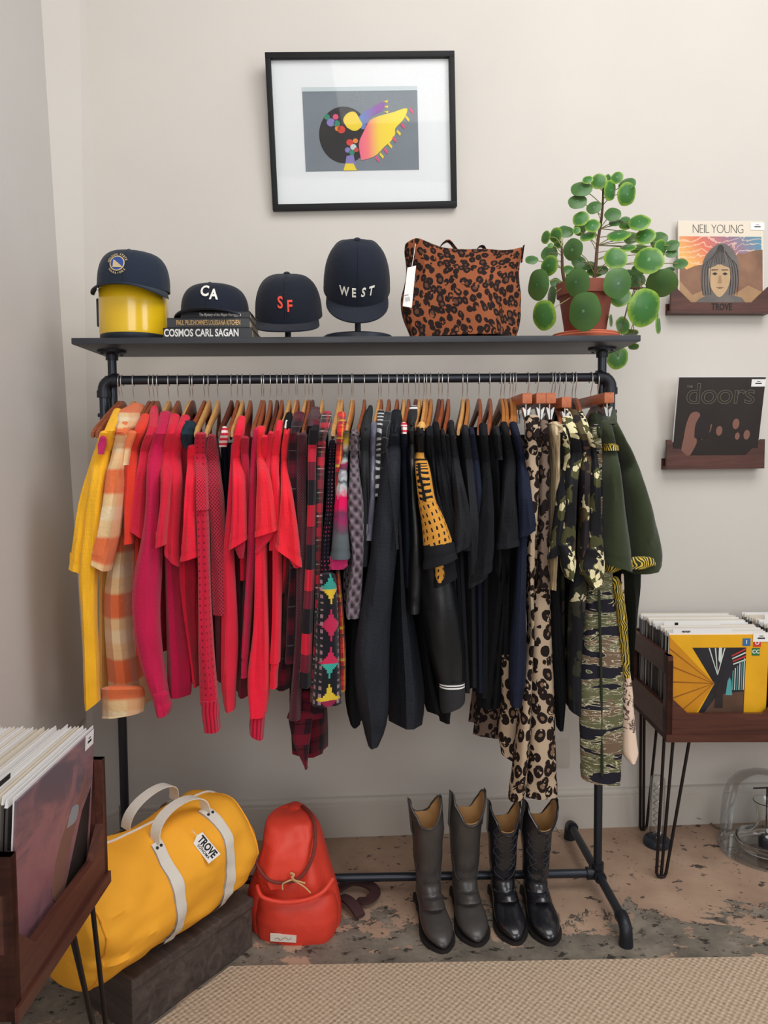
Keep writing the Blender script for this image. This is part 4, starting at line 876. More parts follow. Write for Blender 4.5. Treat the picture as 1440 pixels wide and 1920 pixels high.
g_('sweatshirt', 'slate navy sweatshirt with a short sleeve over a long one', 'sweatshirt', 956, 'honey', 'ink_navy', [
    ('sleeve', T_, [(795, 955, 969, .08), (850, 966, 983, .15), (880, 969, 990, .19), (930, 971, 997), (980, 973, 1003), (1000, 972, 1001)], dict(v=.268, b=.033, tilt=-14)),
    ('long_sleeve', T_, [(960, 972, 990, .2), (1026, 969, 987), (1100, 965, 986), (1200, 957, 986), (1280, 954, 984), (1322, 958, 976)], dict(v=.235, b=.03)),
    ('body', S, [(800, 957, 970, .07), (1000, 962, 984), (1300, 940, 975)], dict(v=.16, m='soft_black'))], 'slate navy sweatshirt')
dark(961.5, 'honey', 'soft_black', 'heavy black shirt filling the gap left of the leopard trousers', 'heavy black shirt', None, [(805, 960, 972, .08), (1000, 930, 972), (1200, 900, 960), (1330, 886, 950)], 'shirt', 'shirt')
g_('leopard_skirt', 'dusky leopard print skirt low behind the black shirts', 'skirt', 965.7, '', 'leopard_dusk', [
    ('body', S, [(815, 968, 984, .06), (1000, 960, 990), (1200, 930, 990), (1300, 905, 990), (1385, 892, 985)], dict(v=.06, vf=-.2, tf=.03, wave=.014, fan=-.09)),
    ('front_panel', T_, [(1230, 940, 990), (1330, 938, 992), (1380, 936, 990), (1422, 940, 980)], dict(v=.13, b=.03, m='leopard_tan', tilt=24))], 'dusky leopard print skirt', True)
g_('leopard_trousers', 'pale leopard print trousers reaching down to the boots', 'trousers', 989.7, '', 'leopard_tan', [
    ('front_leg', T_, [(783, 984, 1009), (830, 984, 1007), (900, 988, 1010), (1000, 985, 1004), (1100, 986, 998), (1190, 992, 1000), (1270, 976, 996), (1350, 972, 996), (1420, 964, 992), (1491, 954, 984)], dict(v=.2, b=.036, tilt=-12, fold=.1, n=36)),
    ('back_leg', T_, [(800, 992, 1012), (950, 994, 1022), (1040, 996, 1027), (1180, 994, 1034), (1300, 992, 1038), (1400, 990, 1041), (1487, 984, 1041)], dict(v=.165, b=.04, fold=.08, n=36)),
    ('waistband', T_, [(782, 986, 1010), (800, 984, 1010)], dict(v=.205, b=.04, hollow=False))], 'pale leopard print trousers', True)
g_('leopard_trousers', 'dark brown leopard print trousers between the pale pair and the cream skirt', 'trousers', 1007, '', 'leopard_dusk', [
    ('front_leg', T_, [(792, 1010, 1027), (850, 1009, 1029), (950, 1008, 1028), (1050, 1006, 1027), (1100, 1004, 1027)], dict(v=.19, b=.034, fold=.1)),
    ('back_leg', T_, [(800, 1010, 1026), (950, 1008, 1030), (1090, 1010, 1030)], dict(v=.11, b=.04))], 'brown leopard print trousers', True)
g_('fringed_skirt', 'narrow cream crinkled skirt', 'skirt', 1034, '', 'cream_fringe', [
    ('body', T_, [(795, 1031, 1049), (850, 1031, 1046), (900, 1030, 1044), (1000, 1027, 1042), (1100, 1024, 1034)], dict(v=.175, b=.06, fold=.18)),
    ('waistband', T_, [(795, 1030, 1049), (812, 1031, 1048)], dict(v=.178, b=.062, hollow=False))], 'narrow cream crinkled skirt', True, .012)
g_('coat', 'black coat whose sleeve tip hangs right of the leopard trousers', 'coat', 1040, 'reddish', 'soft_black', [
    ('sleeve', T_, [(840, 1046, 1058, .1), (1000, 1034, 1050, .14), (1100, 1030, 1046), (1200, 1034, 1053), (1290, 1038, 1061), (1340, 1041, 1058), (1365, 1045, 1053)], dict(v=.15, b=.03)),
    ('body', S, [(800, 1046, 1058, .07), (1000, 1040, 1056), (1270, 1040, 1062)], dict(v=.12))], 'black coat with a long sleeve tip')
g_('camo_shirt', 'camouflage shirt with a large cream patch on its shoulder', 'shirt', 1048, 'reddish', 'camo_bright', [
    ('sleeve', T_, [(800, 1047, 1060, .08), (850, 1056, 1070, .15), (900, 1046, 1064, .19), (930, 1043, 1062), (980, 1038, 1058), (1040, 1030, 1052)], dict(v=.225, b=.03, tilt=-14)),
    ('body', S, [(800, 1050, 1062, .07), (1000, 1044, 1066), (1150, 1044, 1068), (1285, 1043, 1068)], dict(v=.15, m='camo_dark'))], 'camouflage shirt with a cream shoulder patch')
g_('camo_shirt', 'olive and cream camouflage shirt with the leftmost bunched sleeve end', 'shirt', 1059, 'dark', 'camo_bright', [
    ('shoulder', T_, [(767, 1050, 1066, .03), (800, 1056, 1080, .09), (830, 1068, 1089, .15), (850, 1067, 1090, .18), (900, 1060, 1083), (950, 1058, 1079), (1000, 1052, 1077), (1030, 1048, 1075)], dict(v=.25, b=.034, hollow=False)),
    ('cuff', T_, [(1022, 1048, 1076), (1050, 1050, 1078), (1070, 1056, 1076), (1084, 1060, 1070)], dict(v=.256, b=.036, tilt=8)),
    ('body', S, [(775, 1054, 1068, .06), (1000, 1064, 1086), (1150, 1068, 1090), (1290, 1066, 1090)], dict(v=.16, m='camo_dark'))], 'olive and cream camouflage shirt')
g_('camo_shirt', 'brown camouflage shirt with a rolled sleeve between two cream camouflage shirts', 'shirt', 1073, 'dark', 'camo_brown', [
    ('shoulder', T_, [(772, 1068, 1083, .03), (800, 1076, 1098, .09), (845, 1090, 1107, .17), (900, 1088, 1109), (950, 1087, 1106), (1000, 1086, 1104), (1050, 1082, 1104), (1075, 1084, 1100)], dict(v=.238, b=.032)),
    ('body', S, [(780, 1072, 1086, .06), (1000, 1082, 1104), (1150, 1076, 1100), (1330, 1068, 1092)], dict(v=.15, m='camo_dark')),
    ('long_sleeve', T_, [(1060, 1080, 1104), (1095, 1070, 1100), (1160, 1066, 1092), (1270, 1065, 1088), (1335, 1068, 1086)], dict(v=.215, b=.032, m='camo_dark', tilt=10))], 'brown camouflage shirt')
g_('camo_shirt', 'cream and olive camouflage shirt with a knotted sleeve end beside the green sweater', 'shirt', 1079, 'reddish', 'camo_bright', [
    ('shoulder', T_, [(775, 1082, 1093, .04), (810, 1090, 1107, .10), (840, 1104, 1115, .16), (900, 1107, 1123), (950, 1104, 1123), (1000, 1104, 1127), (1040, 1103, 1130)], dict(v=.262, b=.034, hollow=False)),
    ('cuff', T_, [(1030, 1100, 1130), (1060, 1088, 1132), (1076, 1090, 1133), (1096, 1108, 1124)], dict(v=.268, b=.038, tilt=-8)),
    ('body', S, [(782, 1086, 1098, .06), (1000, 1100, 1120), (1180, 1098, 1120)], dict(v=.16, m='camo_dark'))], 'cream and olive camouflage shirt')
g_('tiger_stripe_trousers', 'tiger stripe camouflage trousers hanging in front of the right post', 'trousers', 1108, '', 'tiger_stripe', [
    ('front_leg', T_, [(800, 1108, 1124, .14), (900, 1112, 1134), (1000, 1112, 1140), (1095, 1103, 1147), (1150, 1096, 1156), (1220, 1091, 1164), (1280, 1087, 1167), (1340, 1085, 1168), (1400, 1088, 1167), (1465, 1093, 1160)], dict(v=.205, b=.03, fold=.06, n=40, tilt=10)),
    ('waistband', T_, [(778, 1107, 1122), (800, 1105, 1124), (822, 1107, 1125)], dict(v=.15, b=.05, m='pine_green', hollow=False, lab='plain green waistband')),
    ('leg_seam', T_, [(1110, 1122, 1124), (1250, 1126, 1128), (1455, 1128, 1130)], dict(v=.208, b=.003, m='pine_green', hollow=False))], 'tiger stripe camouflage trousers', True)
g_('sweater', 'dark green knit sweater with yellow bands at the right end of the rail', 'sweater', 1121, 'reddish', 'green_knit', [
    ('collar', T_, [(766, 1130, 1146, .03), (780, 1121, 1148), (796, 1124, 1150)], dict(v=.14, b=.06, hollow=False)),
    ('near_sleeve', T_, [(792, 1125, 1144, .12), (835, 1128, 1153, .18), (880, 1130, 1159), (950, 1130, 1169), (1000, 1128, 1175), (1030, 1127, 1181), (1062, 1130, 1182)], dict(v=.25, b=.045, tilt=16, fold=.07)),
    ('cape_sleeve', T_, [(790, 1140, 1152, .05), (830, 1146, 1173, .10), (860, 1160, 1187, .14), (900, 1166, 1201), (950, 1172, 1215), (1000, 1174, 1230), (1035, 1174, 1238), (1058, 1176, 1237), (1070, 1180, 1228)], dict(v=.2, b=.06, fold=.05, tilt=-6)),
    ('yellow_band', T_, [(832, 1128, 1153, .21), (838, 1128, 1155, .215), (845, 1128, 1156, .222)], dict(b=.05, v=.2, m='gold_lines', hollow=False, fold=0, lab='yellow knitted band')),
    ('sleeve_lining', T_, [(1050, 1134, 1178), (1066, 1136, 1166), (1072, 1138, 1150)], dict(v=.232, b=.02, m='gold_lines', hollow=False, lab='yellow lined inside of sleeve')),
    ('cape_lining', T_, [(1048, 1176, 1226), (1060, 1178, 1228), (1066, 1180, 1210)], dict(v=.214, b=.012, m='gold_lines', hollow=False, lab='yellow striped lining')),
    ('body', T_, [(960, 1142, 1194), (1060, 1150, 1199), (1100, 1154, 1198), (1140, 1160, 1191), (1200, 1162, 1185), (1262, 1164, 1180)], dict(v=.10, b=.06, m='dark_olive')),
    ('striped_sleeve', T_, [(1085, 1146, 1160), (1097, 1149, 1164), (1130, 1152, 1170), (1162, 1156, 1174), (1200, 1160, 1176), (1240, 1164, 1179), (1268, 1165, 1178)], dict(v=.2, b=.022, m='gold_lines', lab='sleeve with yellow lines'))], 'dark green sweater')
garment('printed_bag', 'cream cloth bag with a dark printed emblem hanging below the green sweater', 'bag', 1118, 'printed_sand', [
    ('body', T_, [(1255, 1170, 1180), (1290, 1166, 1185), (1350, 1166, 1190), (1400, 1166, 1195), (1415, 1166, 1198), (1428, 1179, 1189)], dict(v=.17, b=.02, fold=.05, hollow=False)),
    ('drawstring', T_, [(1080, 1166, 1168), (1258, 1172, 1174)], dict(v=.14, b=.002, hollow=False))])
# ------------------------------------------------------------------ materials: objects
plain('yellow_enamel', (240, 196, 30), .18, 0, .5, coat=.6)
plain('black_base', (40, 46, 56), .45)
def m_cap(name, c): cloth(name, c, .85, .05, .04, .1)
m_cap('cap_slate', (38, 47, 62)); m_cap('cap_navy', (30, 35, 48)); m_cap('cap_ink', (28, 32, 44))
plain('felt_white', (238, 236, 226), .9, bump=.3, bscale=300); plain('felt_red', (236, 84, 66), .9, bump=.3, bscale=300)
plain('thread_gold', (206, 184, 142), .7); plain('thread_blue', (52, 80, 150), .7); plain('paper_white', (236, 234, 230), .7); plain('ink_black', (24, 24, 26), .6)
plain('page_edge', (214, 200, 176), .85, bump=.3, bscale=120); plain('jacket_black', (42, 44, 50), .35); plain('jacket_grey', (54, 56, 60), .35)
plain('gold_ink', (220, 180, 120), .5); plain('terracotta', (150, 84, 68), .75, var=.1, bump=.1, bscale=70); plain('terracotta_dish', (196, 104, 74), .7, var=.08)
plain('potting_soil', (52, 40, 34), .95, bump=.6, bscale=120); plain('plant_bark', (92, 66, 52), .85, bump=.5, bscale=120); plain('petiole_green', (150, 140, 90), .6)
plain('mat_board', (240, 239, 240), .8); plain('frame_black', (20, 20, 23), .55, 0, .25); plain('print_grey', (128, 134, 142), .6, var=.05); plain('print_dark', (44, 36, 38), .6, var=.3)
plain('price_tag', (240, 238, 236), .6); plain('sleeve_white', (232, 230, 228), .5); plain('sleeve_cream', (222, 212, 196), .55); plain('sleeve_grey', (150, 150, 152), .5); plain('sleeve_dark', (70, 66, 66), .5)
plain('boot_grey_leather', (62, 58, 56), .36, 0, .55, .12, 60, .12); plain('boot_black_leather', (26, 26, 31), .24, 0, .6, .08, 60, .1, coat=.25); plain('boot_sole', (36, 32, 31), .6); plain('boot_lining', (184, 142, 92), .8, var=.15); plain('boot_stitch', (64, 64, 72), .6)
plain('duffel_canvas', (246, 172, 52), .8, 0, .2, .5, 16, .05); plain('webbing', (226, 218, 206), .85, bump=.5, bscale=500); plain('pack_nylon', (214, 62, 44), .5, 0, .4, .5, 24, .08); plain('pack_flap', (232, 72, 54), .5, 0, .4, .5, 20, .06); plain('pack_binding', (120, 52, 44), .7); plain('cord_tan', (206, 170, 118), .8); plain('strap_maroon', (66, 38, 40), .8)
plain('cable', (120, 114, 108), .6)
g = G('clear_glass'); gl = g.n('BsdfGlass'); gl.inputs['Roughness'].default_value = 0; gl.inputs['IOR'].default_value = 1.45
g.t.links.new(gl.outputs[0], g.out.inputs[0]); M['clear_glass'] = g.m
g = G('thin_glass')                              # window-thin panes and blown shells: see-through with a surface reflection
tr = g.n('BsdfTransparent'); tr.inputs[0].default_value = (.97, .98, .98, 1); gs = g.n('BsdfGlossy'); gs.inputs['Roughness'].default_value = .03
fr = g.n('Fresnel'); fr.inputs[0].default_value = 1.3; mx = g.n('MixShader')
g.t.links.new(g.ma('MULTIPLY', fr.outputs[0], .55), mx.inputs[0]); g.t.links.new(tr.outputs[0], mx.inputs[1]); g.t.links.new(gs.outputs[0], mx.inputs[2]); g.t.links.new(mx.outputs[0], g.out.inputs[0]); M['thin_glass'] = g.m
g = G('leaf_green'); s = g.sep(g.uv()); r = s[0]; nz = g.noise(g.obj(), 60, 3)[0]; rnd = g.n('ObjectInfo').outputs['Random']
rr = g.ma('ADD', r, g.ma('MULTIPLY', g.ma('SUBTRACT', nz, .5), .5))
c1 = g.ramp(rr, [(.0, srgb((110, 160, 100))), (.12, srgb((56, 112, 54))), (.72, srgb((60, 114, 50))), (.98, srgb((132, 166, 58)))])
c2 = g.ramp(rr, [(.0, srgb((110, 150, 100))), (.1, srgb((52, 94, 52))), (.95, srgb((74, 114, 58)))])
g.set(Base_Color=g.mix(g.step(rnd, .52), c1, c2), Roughness=.34, Specular_IOR_Level=.36, Subsurface_Weight=.04); g.bump(nz, .12, .004); M['leaf_green'] = g.m

def rmat(ax, deg): return Matrix.Rotation(radians(deg), 3, ax)
# ------------------------------------------------------------------ framed print on the wall
fa = [at_y(*p, -.03) for p in ((500, 107), (849, 105.5), (853, 386.5), (514, 395))]
fc = sum(fa, Vector())/4; FW, FH = .652, .515
ex = (fa[1]+fa[2]-fa[0]-fa[3]).normalized(); ex = Vector((ex.x, 0, ex.z)).normalized()
ey = Vector((-ex.z, -.085, ex.x)).normalized()
Fm = frame_mat(fc+Vector((0, -.006, 0)), ex, ey)
fr_ = Thing('framed_print', 'black framed colourful print with a wide white mat high on the wall', 'picture', Fm.translation, Fm.to_3x3())
mb = MB(); bw = .019
for c, d in (((0, FH/2-bw/2, 0), (FW, bw, .03)), ((0, -FH/2+bw/2, 0), (FW, bw, .03)), ((-FW/2+bw/2, 0, 0), (bw, FH-2*bw, .03)), ((FW/2-bw/2, 0, 0), (bw, FH-2*bw, .03))): mb.box(c, d, bev=.0015)
fr_.part('frame', mb, M['frame_black'])
fr_.part('mat_board', MB().box((0, 0, -.006), (FW-2*bw, FH-2*bw, .004)), M['mat_board'])
PW, PH, oy = .40, .277, .012
pr_ = fr_.part('print', MB().box((-.005, oy, -.0035), (PW, PH, .002)), M['print_grey'])
def poly(pts, z, h=.0006): return MB().prism([(x, y, z) for x, y in pts], (0, 0, h))
def art(name, pts, mat, z=-.0024, par=pr_): return fr_.part(name, poly([(x-.005, y+oy) for x, y in pts], z), M[mat] if isinstance(mat, str) else mat, par, smooth=False)
g = G('wing_sunset'); s = g.sep(g.obj()); g.set(Base_Color=g.ramp(g.ma('MULTIPLY_ADD', s[0], 4.2, .38), [(.22, srgb((236, 88, 146))), (.45, srgb((250, 130, 130))), (.62, srgb((250, 214, 70))), (.9, srgb((252, 226, 60)))]), Roughness=.6); M['wing_sunset'] = g.m
g = G('wing_dusk'); s = g.sep(g.obj()); g.set(Base_Color=g.ramp(g.ma('MULTIPLY_ADD', s[0], 8, .4), [(.2, srgb((70, 150, 206))), (.8, srgb((150, 84, 170)))]), Roughness=.6); M['wing_dusk'] = g.m
for nm, c in dict(art_yellow=(246, 214, 60), art_red=(220, 70, 60), art_violet=(142, 130, 190), art_teal=(60, 140, 110), art_orange=(240, 140, 60), art_pale=(206, 214, 216), art_pink=(232, 90, 130)).items(): plain(nm, c, .6)
art('printed_disc', [(-.06+.088*cos(a), -.02+.094*sin(a)) for a in [i*pi/24 for i in range(48)]], 'print_dark')
art('upper_wing', resample([(.0, .0), (-.012, .03), (.012, .055), (.05, .075), (.082, .088), (.084, .07), (.07, .055), (.045, .045), (.025, .03), (.012, .0), (0, 0)], 40), 'wing_dusk', -.0018)
art('broad_wing', resample([(-.004, -.105), (.02, -.1), (.05, -.088), (.08, -.06), (.1, -.045), (.118, -.02), (.12, .0), (.15, .03), (.162, .065), (.11, .052), (.06, .04), (.03, .025), (.008, -.01), (-.01, -.05), (-.004, -.105)], 60), 'wing_sunset', -.0013)
for k in range(9):
    a = k/8; x, y = lerp(.045, .17, a), lerp(-.098, .06, a**1.3)
    art('feather_tip', [(x, y), (x+.012, y-.014), (x+.016, y-.006), (x+.004, y+.008)], 'art_yellow' if k % 2 else 'art_pink', -.0011)
for k in range(3): art('feather_tip', [(.082, .088-.016*k), (.098, .094-.018*k), (.094, .084-.018*k)], 'art_yellow', -.0011)
art('blossom', resample([(-.05, .005), (-.062, .03), (-.045, .052), (-.02, .055), (-.004, .03), (.004, .012), (-.012, -.004), (-.03, -.006), (-.05, .005)], 30), 'art_yellow', -.0011)
for x, y, r, m in ((-.105, .022, .015, 'art_violet'), (-.085, .018, .012, 'art_teal'), (-.118, .04, .01, 'art_teal'), (-.088, .04, .01, 'art_pink'), (-.07, -.002, .014, 'art_red'), (-.082, .002, .01, 'art_orange'), (-.042, -.045, .012, 'art_red'), (-.03, -.06, .011, 'art_pale'), (-.05, -.07, .01, 'art_violet'), (-.022, -.04, .009, 'art_orange'), (-.036, -.078, .01, 'art_teal'), (-.02, -.07, .008, 'art_red')):
    art('petal', [(x+r*cos(a), y+r*.9*sin(a)) for a in [i*pi/9 for i in range(18)]], m, -.0010)
art('stem_band', [(-.065, -.138), (-.055, -.09), (-.03, -.085), (-.022, -.138)], 'art_violet', -.0012); art('stem_foot', [(-.068, -.138), (-.06, -.115), (-.032, -.115), (-.02, -.138)], 'art_yellow', -.0010)
art('title_strip', [(-.2, .124), (.2, .124), (.2, .138), (-.2, .138)], 'art_pale', -.0020)
fr_.part('glass_pane', MB().box((0, 0, .002), (FW-2*bw, FH-2*bw, .002)), M['thin_glass'], smooth=False)

# ------------------------------------------------------------------ caps
def cap_surf(q, H=.118, rx=.088, ry=.1, off=0, pw=.5):
    x, z = q; t = math.asin(min(.999, (max(z, 0)/H)**(1/(.78 if pw < .6 else .9)))); s_ = cos(t)**pw
    return -ry*s_*sqrt(max(.02, 1-(x/(rx*s_))**2))-off
def cap(label, loc, tilt, yaw, mat, group=None, sc=1, H=.118, droop=.018, brim=.068, roll=0, pw=.5, bx=.12, ba=66):
    R = (rmat('Z', yaw) @ rmat('X', tilt) @ rmat('Y', roll)) * 1.0
    t = Thing('baseball_cap', label, 'cap', loc, R, group); rx, ry = .088*sc, .1*sc; Hh = H*sc
    rings = []
    for i in range(15):
        a = i/14*pi/2*.995; z = Hh*sin(a)**(.78 if pw < .6 else .9); s_ = cos(a)**pw
        rings.append([Vector((rx*s_*cos(b), ry*s_*sin(b)+.0, z*(1-.12*max(0, sin(b))*(1-s_*.5)))) for b in [2*pi*k/48 for k in range(48)]])
    inner = [[p*.975+Vector((0, 0, .0)) for p in r] for r in rings[:11]]
    t.part('crown', MB().loft(inner[::-1]+rings, True, True), mat)
    t.part('button', MB().lathe([(.009*sc, -.001), (.008*sc, .003), (.004*sc, .0055), (0, .006)], (0, 0, Hh*.995), 16), mat)
    def bf(u, v, dz=0):
        ph = lerp(-ba, ba, u); a = radians(ph-90); L = brim*sc*max(.0, cos(radians(ph*88/ba)))**.5*v
        x, y = rx*cos(a), ry*sin(a); d = Vector((bx*cos(a), sin(a), 0)).normalized(); p = Vector((x, y, .002))+d*L
        p.z -= droop*sc*((x+d.x*L)/(rx))**2*(.35+.65*v)+.004*v*v; p.z += dz; return p
    b = MB(); b.grid(lambda u, v: bf(u, v), 32, 8); b.grid(lambda u, v: bf(1-u, v, -.004), 32, 8)
    b.grid(lambda u, v: bf(u, 1, -.004*v), 32, 1)
    t.part('brim', b, mat)
    t.part('sweatband', MB().loft([[Vector((rx*1.004*cos(a), ry*1.004*sin(a), z)) for a in [2*pi*k/48 for k in range(48)]] for z in (-.002, .006)], False, False), mat)
    for i in range(3):                                    # raised panel seams from brim to button
        a0 = radians((-90, 30, 150)[i]); pts = []
        for k in range(12):
            a = k/11*pi/2*.96; z = Hh*sin(a)**(.78 if pw < .6 else .9); s_ = cos(a)**pw; pts.append((rx*s_*cos(a0)*1.003, ry*s_*sin(a0)*1.003, z*(1-.12*max(0, sin(a0))*(1-s_*.5))+.0006))
        t.part('panel_seam', MB().tube(pts, .0012*sc, 6), mat)
    def put(mb, cx, cz, m, name='lettering', off=.002):
        vs = []
        for v in mb.v:
            x, z = v.x+cx, v.y+cz; vs.append(Vector((x, cap_surf((x, z), Hh, rx, ry, off, pw)-v.z, z)))
        mb.v = vs; return t.part(name, mb, m)
    return t, put
CAN = r2w(-.685, -.005, ZT)
t = Thing('enamel_canister', 'glossy yellow enamel canister with a dark base at the left end of the shelf', 'canister', CAN)
t.part('body', MB().lathe([(.1, .024), (.1015, .03), (.1015, .158), (.098, .170), (.088, .176), (0, .178)], n=64), M['yellow_enamel'])
t.part('base', MB().lathe([(.07, .0), (.094, .006), (.1, .016), (.1, .026)], n=64), M['black_base'])
t.part('side_handle', MB().box((-.104, .0, .095), (.010, .03, .085), bev=.004), M['black_base'])
CG = 'caps on the shelf'
c1, put = cap('dark slate cap with a round gold and blue bridge emblem on the yellow canister', CAN+Vector((.002, 0, .166)), 4, 0, M['cap_slate'], CG, 1.2, .092, .016, .04, roll=3, bx=.2, ba=80)
ecx, ecz, er = -.019, .058, .0225
ring = MB(); ring.loft([[Vector((r*cos(a), r*sin(a), z)) for a in [2*pi*k/36 for k in range(36)]] for r, z in ((er-.003, 0), (er-.003, .002), (er, .002), (er, 0))], False, False); put(ring, ecx, ecz, M['thread_gold'], 'emblem_ring')
disc = MB().prism([((er-.003)*cos(a), (er-.003)*sin(a), 0) for a in [2*pi*k/30 for k in range(30)]], (0, 0, .001)); put(disc, ecx, ecz, M['thread_blue'], 'emblem_disc')
br = MB(); br.prism([(-.012, -.010, .001), (-.012, .010, .001), (-.009, .010, .001), (.017, -.010, .001)], (0, 0, .0008)); br.prism([(-.014, -.012, .001), (.016, -.012, .001), (.014, -.0095, .001), (-.015, -.0095, .001)], (0, 0, .001)); put(br, ecx, ecz, M['thread_gold'], 'emblem_bridge')
def arc_text(word, r, a0, a1, size, flip=False):
    out = MB()
    for i, ch in enumerate(word):
        if ch == ' ': continue
        a = radians(lerp(a0, a1, i/(len(word)-1))); l = text_mb(ch, size, .001, .0002)
        rot = (a-pi/2) if not flip else (a+pi/2); m = Matrix.Rotation(rot, 4, 'Z'); m.translation = Vector((r*cos(a), r*sin(a), 0))
        xform(l, m); out.add(l.v, l.f)
    return out
put(arc_text('GOLDEN STATE', er+.005, 168, 24, .0085), ecx, ecz, M['thread_gold'])
put(arc_text('WARRIORS', er+.006, 222, 322, .0085, True), ecx, ecz, M['thread_gold'])

# books
BK = r2w(0, 0, 0)
def book(name, label, x0, x1, z0, h, v, depth, col, texts, over=None):
    c = r2w((x0+x1)/2, -v, z0); t = Thing(name, label, 'book', c, RROT, 'stacked books under the cap'); w = x1-x0
    mb = MB(); mb.box((0, depth/2, h-.0012), (w, depth, .0024)); mb.box((0, depth/2, .0012), (w, depth, .0024)); mb.box((0, .0012, h/2), (w, .0024, h))
    t.part('cover', mb, col, smooth=False); t.part('pages', MB().box((0, depth/2+.0005, h/2), (w-.006, depth-.006, h-.005)), M['page_edge'], smooth=False)
    for s_, size, x, m, sx, bold in texts:
        l = text_mb(s_, size, .0006, bold, 1, 'CENTER', sx); xform(l, frame_mat((x, -.0004, h/2), (1, 0, 0), (0, 0, 1))); t.part('lettering', l, m, smooth=False)
    return t
bx = [at_v(px, 620, .115) for px in (306, 473, 313, 468, 338, 468)]; BX = [(p-RO).dot(RX) for p in bx]
book('book', 'thick black book with large white title at the bottom of the stack', BX[0], BX[1], ZT, .032, .118, .205, M['jacket_black'], [('COSMOS CARL SAGAN', .030, -.018, M['paper_white'], .70, .0008)])
book('book', 'black cookery book with gold title in the middle of the stack', BX[2], BX[3], ZT+.0322, .029, .112, .20, M['jacket_grey'], [("PAUL PRUDHOMME'S LOUISIANA KITCHEN", .021, .0, M['gold_ink'], .46, .0003)])
book('book', 'thin dark book with small white title on top of the stack', BX[4], BX[5], ZT+.0614, .02, .105, .19, M['jacket_black'], [('The Mystery of the Mayan Hieroglyphs', .0125, .014, M['paper_white'], .62, .0002)])
p = at_v(404, 592, .0); c2, put = cap('navy cap lettered CA in white resting on the stacked books', r2w((p-RO).dot(RX), -.0, ZT+.0845), 0, -4, M['cap_navy'], CG, 1.16, .080, .010, .05, ba=80, bx=.2)
put(text_mb('C', .046, .002, .0014, 1, 'CENTER', .78), -.005, .054, M['felt_white']); put(text_mb('A', .044, .002, .0014, 1, 'CENTER', .74), .021, .044, M['felt_white'])
def stand(label, px, v, rdisc, hd, hs, mat):
    p = at_v(px, 620, v); t = Thing('cap_stand', label, 'display stand', r2w((p-RO).dot(RX), -v, ZT))
    t.part('base', MB().lathe([(rdisc*.97, 0), (rdisc, .003), (rdisc, hd-.003), (rdisc*.97, hd), (.012, hd)], n=48), mat)
    t.part('post', MB().tube([(0, 0, hd), (0, 0, hs)], .0095, 16), mat); t.part('head', MB().lathe([(.02, 0), (.055, .012), (.06, .02), (0, .026)], (0, 0, hs-.01), 28), mat)
    return t
stand('small dark pedestal stand under the red lettered cap', 540, .0, .05, .014, .10, M['black_base'])
p = at_v(542, 600, 0); c3, put = cap('black cap lettered SF in red on a small stand', r2w((p-RO).dot(RX), 0, ZT+.088), 24, -2, M['cap_ink'], CG, 1.16, .108, .012, .052, pw=.62)
put(text_mb('S', .045, .002, .001, 1, 'CENTER', .8), -.013, .062, M['felt_red']); put(text_mb('F', .045, .002, .001, 1, 'CENTER', .8), .014, .052, M['felt_red'])
stand('wide round dark stand under the cap lettered WEST', 671, .0, .107, .022, .19, M['black_base'])
p = at_v(669, 540, .0); c4, put = cap('tall navy cap lettered WEST in white tilted forward on a round stand', r2w((p-RO).dot(RX), .0, ZT+.168), 40, 0, M['cap_navy'], CG, 1.16, .135, .012, .07, pw=.7, bx=.05)
for ch, x, sh, dz in (('W', -.040, 0, 0), ('E', -.012, 0, -.001), ('S', .014, .25, 0), ('T', .037, .25, .001)): put(text_mb(ch, .036, .002, .0008, 1, 'CENTER', .72, sh), x, .046+dz, M['felt_white'])
pt_ = r2w(.105, -.085, ZT); solo('price_tag', MB().box(pt_+Vector((0, 0, .0008)), (.06, .03, .0012), rmat('Z', 8)), M['jacket_black'], 'flat dark card tag lying beside the round cap stand', 'tag', pt_)

# ------------------------------------------------------------------ leopard tote bag
A = lambda rows, **k: tube_rows(rows, raw=True, **k)
base = at_v(867, 637, .03); base.z = ZT
t = Thing('tote_bag', 'slouchy rust and black leopard print tote bag on the shelf', 'bag', base, None, None, True)
mbt = A([(468, 758, 980), (480, 754, 982), (510, 757, 976), (545, 762, 968), (575, 760, 966), (605, 757, 975), (625, 758, 978), (635, 761, 974)], v=.09, b=.075, hollow=False, fold=.26, n=40, seg=52, seed=3, ex=3.0)
zt = max(v.z for v in mbt.v); xm = sum(v.x for v in mbt.v)/len(mbt.v)
for v in mbt.v:                                  # uneven, sagging top edge
    w = max(0, (v.z-(zt-.09))/.09); dx = (v.x-xm)
    v.z += w*(.028*math.exp(-((dx+.145)/.04)**2)-.012*math.exp(-((dx)/.09)**2)-.012*math.exp(-((dx-.12)/.05)**2)+.008*math.exp(-((dx-.18)/.02)**2))
    v.z = max(v.z, ZT+.0005)
    if v.z < ZT+.03: pass
t.part('body', mbt, M['leopard_bag'])
def strap(pts, v, w=.012, th=.0022, up=None):
    P = [at_v(x, y, vv) for x, y, vv in resample([(a, b, c if c is not None else v) for a, b, c in pts], 22)]
    rings = []
    for i, p in enumerate(P):
        d = (P[min(i+1, 21)]-P[max(i-1, 0)]).normalized(); n_ = d.cross(Vector((0, 1, 0))); n_ = (n_.normalized() if n_.length > .1 else Vector((1, 0, 0))); k = d.cross(n_).normalized()
        rings.append([p+n_*a*th/2+k*b*w for a, b in ((-1, -1), (1, -1), (1, 1), (-1, 1))])
    return MB().loft(rings)
t.part('handle', strap([(823, 482, .06), (826, 462, .055), (840, 452, .05), (852, 464, .045), (862, 478, .04)], .05, .014), M['leopard_bag'])
